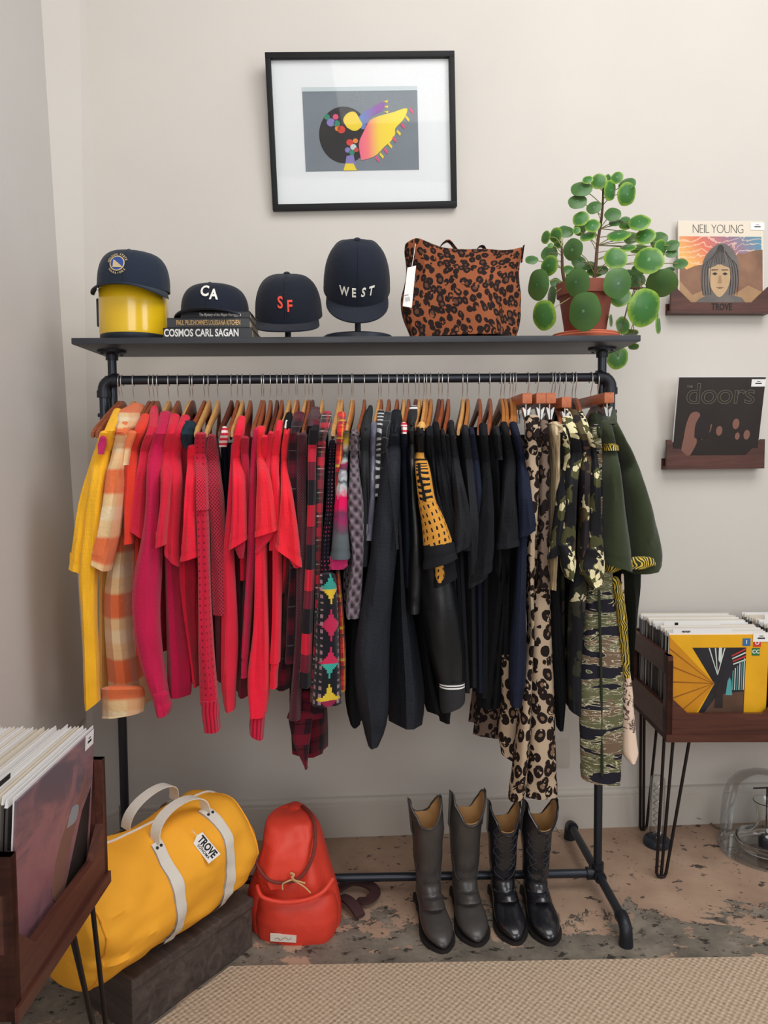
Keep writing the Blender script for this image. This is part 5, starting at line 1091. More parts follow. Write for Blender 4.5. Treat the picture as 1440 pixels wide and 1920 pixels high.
t.part('handle', strap([(890, 480, .02), (896, 465, .02), (906, 463, .015), (914, 478, .01)], .02, .012), M['leopard_bag'])
t.part('handle', strap([(770, 480, .04), (776, 456, .05), (790, 466, .05), (806, 474, .05)], .05, .012), M['leopard_bag'])
t.part('corner_tab', strap([(978, 492, .05), (980, 474, .05), (982, 460, .05)], .05, .008), M['leopard_bag'])
tq = [at_v(x, y, .135) for x, y in ((764, 502), (780, 498), (772, 577), (755, 574))]
tag_ = Thing('hang_tag', 'long white paper hang tag dangling from the leopard tote', 'tag', tq[0], None, None, True)
tag_.part('card', MB().prism(tq, (0, -.0008, 0)), M['price_tag'], smooth=False)
tag_.part('string', MB().tube([at_v(772, 502, .137), at_v(776, 478, .12), at_v(779, 458, .085)], .0009, 6), M['paper_white'])
m_ = frame_mat((tq[2]+tq[3])/2+Vector((.001, -.0014, .022)), (tq[1]-tq[0]), Vector((0, 0, 1)))
lb = MB(); lb.box((0, .012, 0), (.012, .003, .0004)); [lb.box((-.006+k*.003, 0, 0), (.0012, .012, .0004)) for k in range(5)]; xform(lb, m_); tag_.part('printed_lines', lb, M['sleeve_grey'], smooth=False)

# ------------------------------------------------------------------ potted plant
PB = at_v(1097, 631, .0); PB.z = ZT
solo('plant_saucer', xform(MB().lathe([(.085, 0), (.104, .006), (.108, .014), (.104, .018), (.100, .0145), (.103, .022), (.099, .025), (.09, .012), (0, .010)], n=56), Matrix.Translation(PB)), M['terracotta_dish'], 'orange terracotta saucer under the round leaved plant', 'saucer', PB)
pl = Thing('potted_plant', 'bushy round leaved plant in a terracotta pot at the right end of the shelf', 'potted plant', PB+Vector((0, 0, .0128)), None, None, True)
PT = PB+Vector((0, 0, .0128))
pl.part('pot', xform(MB().lathe([(.056, 0), (.060, .004), (.079, .125), (.087, .127), (.089, .165), (.083, .167), (.078, .15)], n=56, caps=False).lathe([(0, 0.0005), (.056, 0)], n=56), Matrix.Translation(PT)), M['terracotta'])
pl.part('soil', xform(MB().lathe([(.079, .150), (.04, .154), (0, .155)], n=40), Matrix.Translation(PT)), M['potting_soil'])
stems = {'m': [(1112, 540, .01), (1117, 500, .01), (1120, 460, .0), (1127, 415, .0), (1130, 385, .0), (1131, 350, .0)], 'l': [(1062, 540, .03), (1055, 510, .04), (1054, 480, .04), (1053, 462, .04)], 'r': [(1140, 540, .0), (1165, 538, .01), (1195, 541, .02), (1220, 541, .02)]}
SP = {}
for k, pts in stems.items():
    P = [at_v(*q) for q in resample(pts, 16)]; SP[k] = P
    pl.part('stem', MB().tube(P, [lerp(.0062, .003, i/15) for i in range(16)], 8), M['plant_bark'])
LV = '''1090.5,354,18,15;1083,378,16,13;1102,337,9,7;1123,340,14,14;1114,389,13,12;1089,410,14,13;1111,423,13.5,12;1023,445,9,11;1042,441,11,13;1060,434,14,12;1081,432,7,6;1087,430,11,11;1102,443,13,8;1074,468,17,19;1032,460,5,5;1047,458,8,8;1030,476,15,14;1140,334,4,7;1157,333,11,11;1144,357,10.5,17;1176,345,15,11;1175,364,16,19;1149,402,14.5,12;1172,410,8,4;1176,420,14,9;1199,417,19,15;1155,417,12,6;1160,441,20,9;1210,443,17,15;1233,454,12,11;1238,467,10,16;1260,460,12,11;1259,475,10,8;1178,464,14,6;1197,466,14,9;997,487,11,8;1030,498,16,18;1009,534,20,26;1020,591,21,26;1034,555,9,16;1082,530,22,25;1055,542,9,13;1096,584,29,33;1085,491,12,12;1066,506,10,9;1042,530,10,9;1129,506,10,9;1154.5,484,20,20;1158,531,26,27;1164,558,18,16;1193,528,9,14;1217,488,25,24;1197,506,12,11;1241,531,26,25;1208,577,27,33;1275.6,494,13,9;1255.5,505,9,5;1234.6,610,5,15;1168,610,13,15;1181,624,14,7;1188,650,9,6;1158,671,19,20;1146,601,4,11;1231,589,4,6'''
front = {(1074, 468): .09, (1009, 534): .07, (1030, 498): .06, (1020, 591): .1, (1082, 530): .13, (1096, 584): .16, (1158, 531): .13, (1154.5, 484): .08, (1217, 488): .08, (1241, 531): .06, (1208, 577): .1, (1175, 364): .04, (1090.5, 354): .03, (1158, 671): -.165, (1188, 650): -.165, (1168, 610): -.13, (1181, 624): -.155, (1123, 340): .03, (1111, 423): .04, (1114, 389): .03, (1149, 402): .03, (1164, 558): .03, (1275.6, 494): .03, (1234.6, 610): .02}
LX = random.Random(17)
for k in range(16):
    x_, y_ = round(LX.uniform(1035, 1235)), round(LX.uniform(440, 575)); LV += ';%d,%d,%d,%d' % (x_, y_, LX.randint(9, 15), LX.randint(8, 14)); front[(float(x_), float(y_))] = -LX.uniform(.05, .08)
back = {(1087, 430), (1030, 476), (1197, 466), (1047, 458), (1085, 491), (1066, 506), (1042, 530), (1129, 506), (1193, 528)}
RL = random.Random(5)
for row in LV.split(';'):
    x, y, ra, rb = map(float, row.split(',')); vv = front.get((x, y), -.03 if (x, y) in back else RL.uniform(.0, .04))
    C_ = at_v(x, y, vv); k = (C_-CC).dot(CF)/FPX; A_, B_ = ra*k, rb*k; R_ = max(A_, B_)*1.08
    vd = (CC-C_).normalized(); up = Vector((0, 0, 1)); e1 = up.cross(vd).normalized(); e2 = vd.cross(e1)
    # a round disc turned so its outline reads as this ellipse
    c_ = min(A_, B_)/R_; s_ = sqrt(max(0, 1-c_*c_)); sg = 1 if (y < 520 or RL.random() < .5) else -1
    if A_ >= B_: n_ = vd*c_+e2*s_*sg
    else: n_ = vd*c_+e1*s_*(1 if x > 1115 else -1)
    n_ = (n_+Vector((RL.uniform(-.12, .12), RL.uniform(-.05, .05), RL.uniform(-.06, .14)))).normalized()
    d1 = n_.orthogonal().normalized(); d2 = n_.cross(d1); rings = []; uvr = []
    for q in (0, .12, .3, .5, .7, .86, .97, 1):
        rings.append([C_+(d1*cos(a)+d2*sin(a))*R_*q*(1+.03*sin(2*a+x)+.02*sin(5*a+y))+n_*R_*(.13*(1-q*q*1.2)*1 -.03*sin(3*a+x)*q*q) for a in [2*pi*i/28 for i in range(28)]])
    mb = MB(); n28 = 28; QS = (0, .12, .3, .5, .7, .86, .97, 1)
    for side in (0, 1):
        vs = [p-n_*.0007*side for r in rings for p in r]; fs = []; uv = []
        for i in range(7):
            for j in range(n28):
                j2 = (j+1) % n28; f = (i*n28+j, i*n28+j2, (i+1)*n28+j2, (i+1)*n28+j); fs.append(f if not side else f[::-1]); u = ((QS[i], 0), (QS[i], 0), (QS[i+1], 0), (QS[i+1], 0)); uv.append(u if not side else u[::-1])
        mb.add(vs, fs, uv)
    lf = pl.part('leaf', mb, M['leaf_green'])
    key = 'l' if (x < 1062 and y < 560) else ('r' if (x > 1150 and y > 500) else 'm')
    tgt = min(SP[key], key=lambda p: (p-C_-Vector((0, 0, -.03))).length+(0 if p.z < C_.z+.02 else .04)*(1 if y < 520 else 0))
    if y > 640: tgt = SP['r'][9]
    mid = (C_+tgt)/2+Vector((0, .0, .012))-n_*.01
    a_ = C_+n_*R_*.10-n_*.002
    pl.part('petiole', MB().tube([Vector(q) for q in resample([tuple(a_), tuple(mid), tuple(tgt)], 9)], .0013, 6), M['petiole_green'], lf)
# ------------------------------------------------------------------ records on the wall and their ledges
plain('cover_brown', (48, 40, 37), .4, var=.1); plain('cover_skin', (132, 92, 80), .6, var=.08); plain('cover_tan', (168, 132, 96), .6, var=.2); plain('cover_hill', (136, 100, 78), .6, var=.3); plain('cover_grey', (104, 98, 94), .6, var=.25); plain('outline_khaki', (122, 116, 96), .6); plain('cover_paper', (226, 214, 196), .6)
plain('cover_face', (190, 158, 120), .6, var=.12); plain('cover_deep', (44, 36, 36), .5)
g = G('swirl_sky'); o_ = g.obj(); s = g.sep(o_); w = g.noise(g.map(o_, (1, 1, 1)), 9, 3, .5, 1.4)[0]
bandv = g.ma('FRACT', g.ma('MULTIPLY', g.ma('ADD', s[1], g.ma('MULTIPLY', w, .12)), 42)); hot = g.ma('ADD', g.ma('MULTIPLY_ADD', s[0], 2.3, -.28), g.ma('MULTIPLY', s[1], 1.9))
base_ = g.ramp(hot, [(.12, srgb((232, 176, 92))), (.38, srgb((214, 108, 84))), (.62, srgb((150, 110, 130))), (.85, srgb((92, 138, 160)))])
g.set(Base_Color=g.mix(g.ma('MULTIPLY', g.ma('LESS_THAN', bandv, .22), .55), base_, srgb((240, 206, 180))), Roughness=.5); M['swirl_sky'] = g.m
LPW = .318
def flat(pts, z=0, h=.0005): return MB().prism([(x, y, z) for x, y in pts], (0, 0, h))
def record(label, corner, ex, ey, spine=.006, group=None):
    """local frame: x right, y up, z out of the cover; origin = lower left corner of the cover"""
    m = frame_mat(corner, ex, ey); t = Thing('vinyl_record', label, 'record', m.translation, m.to_3x3(), group)
    return t
def ledge(label, pa, pb, drop, px_text=None):
    """wooden wall ledge between two wall points"""
    x0, x1, z0 = pa.x, pb.x, pa.z; w = x1-x0
    t = Thing('record_ledge', label, 'wall ledge', (x0, -.001, z0)); H = drop; c_ = .062
    f = MB().prism([(0, -.048, 0), (w, -.048, 0), (w, -.048, H), (w-.012, -.048, H), (w-c_-.012, -.048, H-c_+.004), (c_+.012, -.048, H-c_+.004), (.012, -.048, H), (0, -.048, H)], (0, .013, 0))
    t.part('front_lip', f, M['walnut'], smooth=False); t.part('bottom_board', MB().box((w/2, -.0175, .006), (w-.002, .034, .012)), M['walnut'], smooth=False); t.part('back_board', MB().box((w/2, -.0035, .02), (w, .006, .04)), M['walnut'], smooth=False)
    return t, w
a, b = at_y(1255, 588, -.035), at_y(1441, 588, -.035)
lt, w = ledge('upper walnut wall ledge stencilled with black lettering, right of the plant', Vector((a.x, 0, a.z)), Vector((a.x+.375, 0, a.z)), .096)
l = text_mb('TROVE', .034, .0006, .0008, 1, 'CENTER', .72); xform(l, frame_mat((w/2, -.0484, .021), (1, 0, 0), (0, 0, 1))); lt.part('stencil', l, M['ink_black'], smooth=False)
cx_ = a.x+.375/2
r1 = record('record with a long haired figure under a sunset sky, on the upper wall ledge', (cx_-LPW/2+.004, -.036, a.z+.0165), (1, 0, 0), (0, .045, 1))
r1.part('sleeve', MB().box((LPW/2, LPW/2, .001), (LPW, LPW, .004)), M['cover_paper'], smooth=False)
r1.part('inner_edge', MB().box((LPW/2+.001, LPW/2, -.0022), (LPW+.002, LPW+.004, .002)), M['sleeve_white'], smooth=False)
d_ = lambda nm, pts, m, z: r1.part(nm, flat(pts, z), M[m], smooth=False)
d_('sky', [(.004-.0, .02), (.31, .02), (.31, .262), (.004, .262)], 'swirl_sky', .0032)
d_('hills', [(.004, .015), (.314, .015), (.314, .215), (.28, .212), (.245, .200), (.22, .20), (.17, .14), (.09, .16), (.06, .155), (.03, .142), (.004, .16)], 'cover_hill', .0037)
d_('foreground', [(.004, .0), (.314, .0), (.314, .06), (.26, .085), (.2, .05), (.1, .07), (.05, .05), (.004, .1)], 'cover_tan', .0041)
d_('hair', resample([(.09, .05), (.082, .1), (.086, .15), (.1, .19), (.128, .222), (.16, .238), (.19, .226), (.214, .195), (.224, .15), (.222, .11), (.206, .06), (.15, .03), (.09, .05)], 50), 'cover_grey', .0046)
d_('shoulders', [(.04, .0), (.075, .035), (.11, .05), (.2, .05), (.235, .04), (.265, .0)], 'cover_grey', .0051)
d_('face', resample([(.112, .145), (.112, .11), (.122, .07), (.15, .042), (.178, .068), (.192, .11), (.19, .15), (.165, .165), (.14, .158), (.112, .145)], 40), 'cover_face', .0055)
for k in range(15):                              # strands of hair
    a0 = lerp(.094, .214, k/14); b0 = lerp(.086, .222, k/14); top = .232-.9*abs(k/14-.5)**2*.16
    mid_ = (lerp(.104, .2, k/14), .165)
    if 3 < k < 11: q = resample([(lerp(.135, .178, k/14), top), (lerp(.118, .188, k/14), .195), (lerp(.108, .196, k/14), .158+.01*abs(k-7)/4)], 8)
    else: q = resample([(lerp(.13, .185, k/14), top-.01), (a0, .16), (b0, .10), (b0+(.004 if k < 7 else -.006), .05)], 10)
    d_('hair_strand', [(x-.0008, y) for x, y in q]+[(x+.0008, y) for x, y in q[::-1]], 'cover_deep' if k % 2 else 'cover_brown', .0064)
d_('fringe', resample([(.106, .15), (.13, .152), (.15, .162), (.17, .155), (.196, .15), (.19, .19), (.15, .205), (.112, .185), (.106, .15)], 30), 'cover_grey', .0059)
for x in (.134, .172): d_('eye', [(x-.011, .126), (x, .132), (x+.011, .126), (x, .121)], 'cover_deep', .0059); d_('brow', [(x-.013, .138), (x+.012, .139), (x+.012, .142), (x-.012, .142)], 'cover_deep', .0059)
d_('nose', [(.15, .12), (.156, .12), (.160, .092), (.144, .092)], 'cover_tan', .0059); d_('mouth', [(.138, .076), (.152, .079), (.168, .076), (.152, .072)], 'cover_skin', .0059)
l = text_mb('NEIL YOUNG', .047, .0005, -.0011, .86, 'CENTER', .78); xform(l, Matrix.Translation((.148, .288, .0034))); r1.part('lettering', l, M['ink_black'], smooth=False)
def price(t, x, y, z, w=.052, h=.026):
    p = t.part('price_sticker', MB().box((x, y, z), (w, h, .0006)), M['price_tag'], smooth=False)
    l = MB(); l.box((x, y-.002, z+.0004), (w*.45, h*.16, .0003)); l.box((x, y+.005, z+.0004), (w*.25, h*.08, .0003)); t.part('price_print', l, M['ink_black'], p, smooth=False)
price(r1, .295, .300, .0045)
a = at_y(1247, 880, -.035)
lt, w = ledge('lower walnut wall ledge holding the dark brown record', Vector((a.x, 0, a.z)), None or Vector((a.x+.368, 0, a.z)), .108)
ang = radians(-7.5); e1 = Vector((cos(ang), 0, sin(ang)*.15))
r2 = record('dark brown record with outlined lettering and a half lit face on the lower ledge', (a.x+.368/2-LPW/2-.002, -.036, a.z+.0165), (1, 0, .0), (0, -.17, 1))
r2.part('sleeve', MB().box((LPW/2, LPW/2, .001), (LPW, LPW, .004)), M['cover_brown'], smooth=False)
r2.part('inner_edge', MB().box((LPW/2-.001, LPW/2+.001, -.0022), (LPW+.004, LPW+.005, .002)), M['sleeve_white'], smooth=False)
d2_ = lambda nm, pts, m, z: r2.part(nm, flat(pts, z), M[m], smooth=False)
d2_('lit_face', resample([(.03, .03), (.06, .03), (.085, .08), (.08, .11), (.09, .15), (.085, .19), (.055, .19), (.04, .15), (.035, .1), (.03, .06), (.03, .03)], 40), 'cover_skin', .0033)
d2_('cheek', resample([(.1, .09), (.13, .12), (.135, .15), (.115, .13), (.1, .09)], 16), 'cover_skin', .0033)
d2_('shadow', resample([(.075, .1), (.12, .1), (.13, .16), (.1, .19), (.075, .15), (.075, .1)], 20), 'cover_deep', .0038)
for x, y, r in ((.165, .125, .012), (.225, .15, .013), (.235, .105, .009), (.27, .11, .012)): d2_('small_face', [(x+r*cos(q), y+r*1.5*sin(q)) for q in [i*pi/8 for i in range(16)]], 'cover_skin', .0035)
def wire_text(body, size, sx):
    cu = bpy.data.curves.new('lettering', 'FONT'); cu.body = body; cu.size = size; cu.fill_mode = 'NONE'; cu.bevel_depth = .0007; cu.bevel_resolution = 0; cu.align_x = 'CENTER'; cu.align_y = 'CENTER'; cu.space_character = .95
    o = bpy.data.objects.new('lettering', cu); COL.objects.link(o); dg = bpy.context.evaluated_depsgraph_get(); dg.update(); me = o.evaluated_get(dg).to_mesh()
    mb = MB(); mb.add([(v.co.x*sx, v.co.y, v.co.z*.4) for v in me.vertices], [list(p.vertices) for p in me.polygons]); o.evaluated_get(dg).to_mesh_clear(); bpy.data.objects.remove(o); bpy.data.curves.remove(cu); return mb
l = wire_text('doors', .105, 1.08); xform(l, Matrix.Translation((.158, .256, .0034))); r2.part('lettering', l, M['outline_khaki'], smooth=False)
l = text_mb('THE', .012, .0004); xform(l, Matrix.Translation((.04, .285, .0034))); r2.part('lettering', l, M['outline_khaki'], smooth=False)
price(r2, .292, .298, .0045)

# ------------------------------------------------------------------ record crates on hairpin legs
def hairpin(t, top, foot, spread, along, mat):
    """three-rod hairpin leg: tops on the crate's underside, meeting in a rounded foot"""
    top, foot = Vector(top), Vector(foot); al = Vector(along)
    pa, pb = top-al*spread, top+al*spread; d = Vector((0, 0, 1))
    mb = MB(); r = .0052
    f1, f2 = foot-al*.016+Vector((0, 0, .02)), foot+al*.016+Vector((0, 0, .02))
    mb.tube([pa, f1, foot-al*.011+Vector((0, 0, .009)), foot+Vector((0, 0, .0053)), foot+al*.011+Vector((0, 0, .009)), f2, pb], r, 10)
    side = Vector((-al.y, al.x, 0)); mb.tube([top+side*spread*.7, foot+Vector((0, 0, .012))], r, 10)
    p = t.part('hairpin_leg', mb, mat); return p
def crate(name, label, origin, rot, W, D, zb, bays, lip=.09, post=.265, side_h=.28):
    """local: x along the front, y to the back, z up from the underside; front is y = 0"""
    t = Thing(name, label, 'record crate', origin, rot, 'record crates on hairpin legs'); th = .016
    t.part('bottom_board', MB().box((W/2, D/2, .008), (W, D, .016)), M['walnut'], smooth=False)
    bwid = W/bays
    pts = [(0, 0), (W, 0), (W, post)]
    for k in reversed(range(bays)):
        x0, x1 = k*bwid, (k+1)*bwid; e = .017 if k == bays-1 else .006; e0 = .017 if k == 0 else .006
        pts += [(x1-e, post), (x1-e, lip+.05), (x1-e-.052, lip), (x0+e0+.052, lip), (x0+e0, lip+.05), (x0+e0, post)]
    pts += [(0, post)]
    t.part('front_panel', MB().prism([(x, 0, z) for x, z in pts], (0, th, 0)), M['walnut'], smooth=False)
    f = MB(); f.box((W/2, -.002, .012), (W+.006, .006, .024)); t.part('base_moulding', f, M['walnut'], smooth=False)
    for x in (th/2, W-th/2):
        s_ = MB(); s_.box((x, D/2, .055), (th, D-.002, .11)); s_.box((x, D/2, side_h-.032), (th, D-.002, .064)); s_.box((x, .02, side_h/2), (th, .04, side_h)); s_.box((x, D-.02, side_h/2), (th, .04, side_h))
        t.part('slatted_side', s_, M['walnut_side'], smooth=False)
    t.part('back_board', MB().box((W/2, D-.006, side_h/2), (W-.01, .012, side_h)), M['walnut'], smooth=False)
    for k in range(1, bays): t.part('divider', MB().box((k*bwid, D/2, .14), (.012, D-.03, .25)), M['walnut_side'], smooth=False)
    return t
RC = rmat('Z', -4); RCO = Vector((.982, -.412, .488))
rcr = crate('record_crate', 'walnut record crate with slatted sides standing against the back wall', RCO, RC, .735, .385, .488, 2)
for top, foot, al in (((.05, .045, .0), (.008, .055, -.488), (1, 0, 0)), ((.06, .33, 0), (.055, .368, -.488), (.7, .3, 0)), ((.68, .045, 0), (.725, .055, -.488), (1, 0, 0)), ((.68, .33, 0), (.70, .365, -.488), (.7, -.3, 0))):
    hairpin(rcr, top, foot, .042, Vector(al).normalized(), M['hairpin_steel'])
LEDG = [M['sleeve_white'], M['sleeve_cream'], M['sleeve_grey'], M['sleeve_dark'], M['cover_brown']]
def lp_mesh(i):                                   # sleeves differ in thickness and in the colour of their jacket
    mb = MB(); th = (.0034, .0042, .005, .003)[i % 4]
    mb.box((LPW/2, 0, LPW/2-.004), (LPW-.006, th, LPW-.008)); mb.cur = 1
    mb.add([(0, -th*.7, LPW-.012), (LPW, -th*.7, LPW-.012), (LPW, th*.7, LPW-.012), (0, th*.7, LPW-.012), (0.001, -.0006, LPW+.002), (LPW-.001, -.0006, LPW+.002), (LPW-.001, .0006, LPW+.002), (.001, .0006, LPW+.002)], [(0, 1, 5, 4), (1, 2, 6, 5), (2, 3, 7, 6), (3, 0, 4, 7), (4, 5, 6, 7)])
    me = link('vinyl_record', mb, [LEDG[(1, 3, 4, 2, 3, 2, 4, 3)[i % 8]], M['sleeve_white'] if i % 3 else M['sleeve_cream']], smooth=False); me.hide_render = False
    return me
PROT = []
def fill(label, group, origin, rot, x0, ys, zb, lean, count_seed):
    rr = random.Random(count_seed)
    for i, y in enumerate(ys):
        k = rr.randrange(8)
        if len(PROT) < 8 and all(p[0] != k for p in PROT):
            o = lp_mesh(k); PROT.append((k, o))
        else:
            src = [p for p in PROT if p[0] == k][0][1]; o = src.copy(); COL.objects.link(o)
        M4 = rot.to_4x4() @ Matrix.Translation((x0+rr.uniform(-.003, .003), y, zb+rr.uniform(-.004, .004))) @ Matrix.Rotation(radians(lean+rr.uniform(-.12, .12)), 4, 'X')
        M4 = Matrix.Translation(origin) @ M4
        o.matrix_world = M4; o['label'] = label; o['category'] = 'record'; o['group'] = group
fill('record in a white edged plastic sleeve packed behind the yellow covered one', 'records in the left bay of the crate by the wall', RCO, RC, .020, [.049+i*.0082 for i in range(39)], .026, 2.5, 3)
fill('record in a plastic sleeve packed in the right bay of the crate by the wall', 'records in the right bay of the crate by the wall', RCO, RC, .392, [.035+i*.0086 for i in range(38)], .026, 2.5, 4)
def tab(label, origin, rot, x, y, z, w, word=None):
    M4 = Matrix.Translation(origin) @ rot.to_4x4() @ Matrix.Translation((x, y, z)); rot = rot @ rmat('X', 2.5); t = Thing('divider_card', label, 'divider card', M4.translation, rot)
    t.part('card', MB().box((0, 0, -.14), (w, .0012, .302)), M['sleeve_white'], smooth=False)
    t.part('black_label', MB().box((-w*.28, -.0009, .0), (.028 if word else .012, .0006, .011)), M['ink_black'], smooth=False)
    if word:
        l = text_mb(word, .009, .0004, 0, 1.3); xform(l, frame_mat((-w*.28, -.0014, 0), (1, 0, 0), (0, 0, 1))); t.part('lettering', l, M['paper_white'], smooth=False)
tab('white divider card with a wide black label right behind the yellow record', RCO, RC, .12, .0291, .350, .19, 'ROCK')
tab('white divider card with a small black square halfway back in the left bay', RCO, RC, .13, .049+.0082*12.5-.0155, .352, .19)
tab('white divider card with a small black square at the front of the right bay', RCO, RC, .52, .035+.0086*9.5-.0155, .352, .2)
tab('white divider card with a small black square at the back of the right bay', RCO, RC, .52, .035+.0086*24.5-.0155, .353, .2)
# the yellow cover at the front of the left bay
yl = rmat('Z', -4); rz = RCO+yl @ Vector((.012, .036, .026))
plain('cover_yellow', (232, 172, 34), .35, var=.08); plain('cover_amber', (206, 138, 30), .4, var=.1); plain('cover_fold', (150, 92, 24), .5); plain('cover_night', (40, 40, 46), .4, var=.3); plain('cover_stripe', (206, 214, 206), .5); plain('cover_aqua', (84, 160, 160), .5); plain('cover_earth', (92, 66, 52), .5, var=.3); plain('sticker_blue', (50, 110, 160), .5); plain('sticker_red', (206, 58, 52), .5); plain('sticker_green', (44, 112, 66), .5)
yr_ = record('yellow draped record cover at the front of the crate by the wall', rz, yl @ Vector((1, 0, 0)), yl @ Vector((0, -.044, 1)))
yr_.part('sleeve', MB().box((LPW/2, LPW/2, 0), (LPW, LPW, .005)), M['cover_yellow'], smooth=False)
yr_.part('outer_edge', MB().box((LPW/2, LPW/2+.004, -.003), (LPW+.004, LPW+.004, .001)), M['sleeve_white'], smooth=False)
y_ = lambda nm, pts, m, z: yr_.part(nm, flat(pts, z), M[m], smooth=False)
ins = [(.073, .276), (.246, .276), (.246, .045), (.085, .03), (.148, .155)]
y_('inset_picture', ins, 'cover_night', .0026); y_('drape', [(.0, .312), (.148, .158), (.07, .02), (.0, .06)], 'cover_amber', .0029)
for q in ((.0, .27), (.0, .215), (.0, .16), (.0, .1), (.03, .05)): y_('drape_fold', [q, (q[0], q[1]+.006), (.146, .158), (.146, .156)], 'cover_fold', .0033)
y_('ground', [(.16, .12), (.244, .13), (.244, .047), (.11, .047)], 'cover_earth', .0031)
for k in range(6): y_('tent_stripe', [(.205+k*.007, .135), (.208+k*.007, .135), (.208+k*.007, .20+k*.008), (.205+k*.007, .20+k*.008)], 'cover_stripe' if k % 2 else 'cover_aqua', .0032)
for k in range(4): y_('tent_stripe', [(.2+k*.002, .25-k*.009), (.245, .274-k*.012), (.245, .269-k*.012), (.2+k*.002, .246-k*.009)], 'cover_stripe' if k % 2 else 'sticker_red', .0032)
for x in (.125, .145, .175): y_('hanging_line', [(x, .275), (x+.004, .275), (.158, .185), (.156, .185)], 'cover_stripe', .0032)
y_('plume', [(.158, .276), (.168, .276), (.168, .235), (.163, .226), (.158, .235)], 'cover_stripe', .0034); y_('robe', [(.185, .118), (.206, .118), (.202, .165), (.196, .178), (.190, .165)], 'cover_aqua', .0034)
y_('crouching_figure', [(.15, .075), (.178, .075), (.175, .14), (.165, .168), (.155, .14)], 'cover_deep', .0034)
def sticker(nm, x, y, m, word):
    p = yr_.part(nm, flat([(x-.0125, y-.0125), (x+.0125, y-.0125), (x+.0125, y+.0125), (x-.0125, y+.0125)], .0030), M[m], smooth=False); l = text_mb(word, .017, .0004, .0004); xform(l, Matrix.Translation((x, y, .0038))); yr_.part('lettering', l, M['paper_white'], p, smooth=False)
sticker('blue_sticker', .246, .294, 'sticker_blue', '1'); sticker('red_sticker', .280, .291, 'sticker_red', 'O'); sticker('green_sticker', .277, .262, 'sticker_green', 'CC')
price(yr_, .292, .309, .0042, .052, .028)

# the crate by the side wall: its front faces +x
LR = Matrix.Rotation(radians(90-4), 3, 'Z'); LO = Vector((-.586, -1.547, .53))
lcr = crate('record_crate', 'walnut record crate with a mauve record in front, close by the side wall', LO, LR, .385, .35, .53, 1, .085, .27, .27)
for top, foot, al in (((.325, .035, 0), (.445, .035, -.53), (1, .0, 0)), ((.05, .05, 0), (.0, .055, -.53), (1, 0, 0)), ((.315, .3, 0), (.36, .31, -.53), (1, 0, 0)), ((.05, .3, 0), (.02, .31, -.53), (1, 0, 0))):
    hairpin(lcr, top, foot, .05, Vector(al).normalized(), M['hairpin_steel'])
fill('record in a white edged plastic sleeve packed behind the mauve one', 'records in the crate by the side wall', LO, LR, .045, [.049+i*.0078 for i in range(36)], .0225, 4, 6)
g = G('mauve_cover'); s = g.sep(g.obj()); n = g.noise(g.obj(), 11, 5, .6, 1.2)[0]
g.set(Base_Color=g.ramp(g.ma('ADD', g.ma('MULTIPLY', n, .8), g.ma('MULTIPLY', s[1], 1.2)), [(.3, srgb((92, 80, 90))), (.45, srgb((140, 96, 104))), (.62, srgb((150, 108, 112))), (.78, srgb((104, 88, 98)))]), Roughness=.28); M['mauve_cover'] = g.m
mo = LO+LR @ Vector((.046, .036, .0195)); ml = record('dusty mauve record cover at the front of the crate by the side wall', mo, LR @ Vector((1, 0, 0)), LR @ Vector((0, -.075, 1)))
ml.part('sleeve', MB().box((LPW/2, LPW/2, 0), (LPW, LPW, .004)), M['mauve_cover'], smooth=False)
ml.part('outer_edge', MB().box((LPW/2, LPW/2+.003, -.003), (LPW+.005, LPW+.006, .0015)), M['sleeve_white'], smooth=False)
ml.part('pale_shape', flat(resample([(.14, .09), (.17, .15), (.21, .19), (.25, .2), (.29, .25), (.28, .2), (.25, .17), (.22, .12), (.2, .05), (.16, .05), (.14, .09)], 40), .0021), M['cover_skin'], smooth=False)
ml.part('light_patch', flat(resample([(.2, .17), (.22, .2), (.25, .19), (.24, .165), (.2, .17)], 20), .0026), M['sleeve_grey'], smooth=False)
ml.part('dark_foot', flat([(.06, 0), (.3, 0), (.31, .2), (.27, .17), (.2, .04)], .0018), M['cover_brown'], smooth=False)
price(ml, .29, .306, .003, .04, .03)
t = Thing('divider_card', 'white divider card with a black label sticking up near the camera in the left crate', 'divider card', LO+LR @ Vector((.1, .049+.0078*4.5-.0245, .352)), LR @ rmat('X', 4))
t.part('card', MB().box((.1, 0, -.16), (.3, .0010, .32)), M['sleeve_white'], smooth=False); t.part('black_label', MB().box((.0, -.001, -.006), (.04, .0006, .013)), M['ink_black'], smooth=False)

# ------------------------------------------------------------------ chest and duffel bag
cr_ = [Vector((-.324, -.612, .147)), Vector((-.583, -.936, .147))]; dx = (cr_[0]-cr_[1]).normalized(); CL = (cr_[0]-cr_[1]).length; dy = Vector((-dx.y, dx.x, 0))
cm = frame_mat(cr_[1]-Vector((0, 0, .147)), dx, dy); ch = Thing('wooden_chest', 'low dark scuffed wooden chest under the yellow duffel bag', 'chest', cm.translation, cm.to_3x3())
ch.part('body', MB().box((CL/2, .105, .06), (CL-.006, .2, .12), bev=.003), M['chest_wood'], smooth=False); ch.part('lid', MB().box((CL/2, .105, .1335), (CL, .21, .027), bev=.004), M['chest_wood'], smooth=False)
DA, DB = Vector((-.73, -.95, .289)), Vector((-.424, -.54, .297)); da = (DB-DA).normalized(); dn = Vector((da.y, -da.x, 0)); DL = (DB-DA).length+.028
df = Thing('duffel_bag', 'yellow canvas duffel bag with white webbing straps lying on the dark chest', 'bag', (DA+DB)/2-Vector((0, 0, .133)), None, None, True)
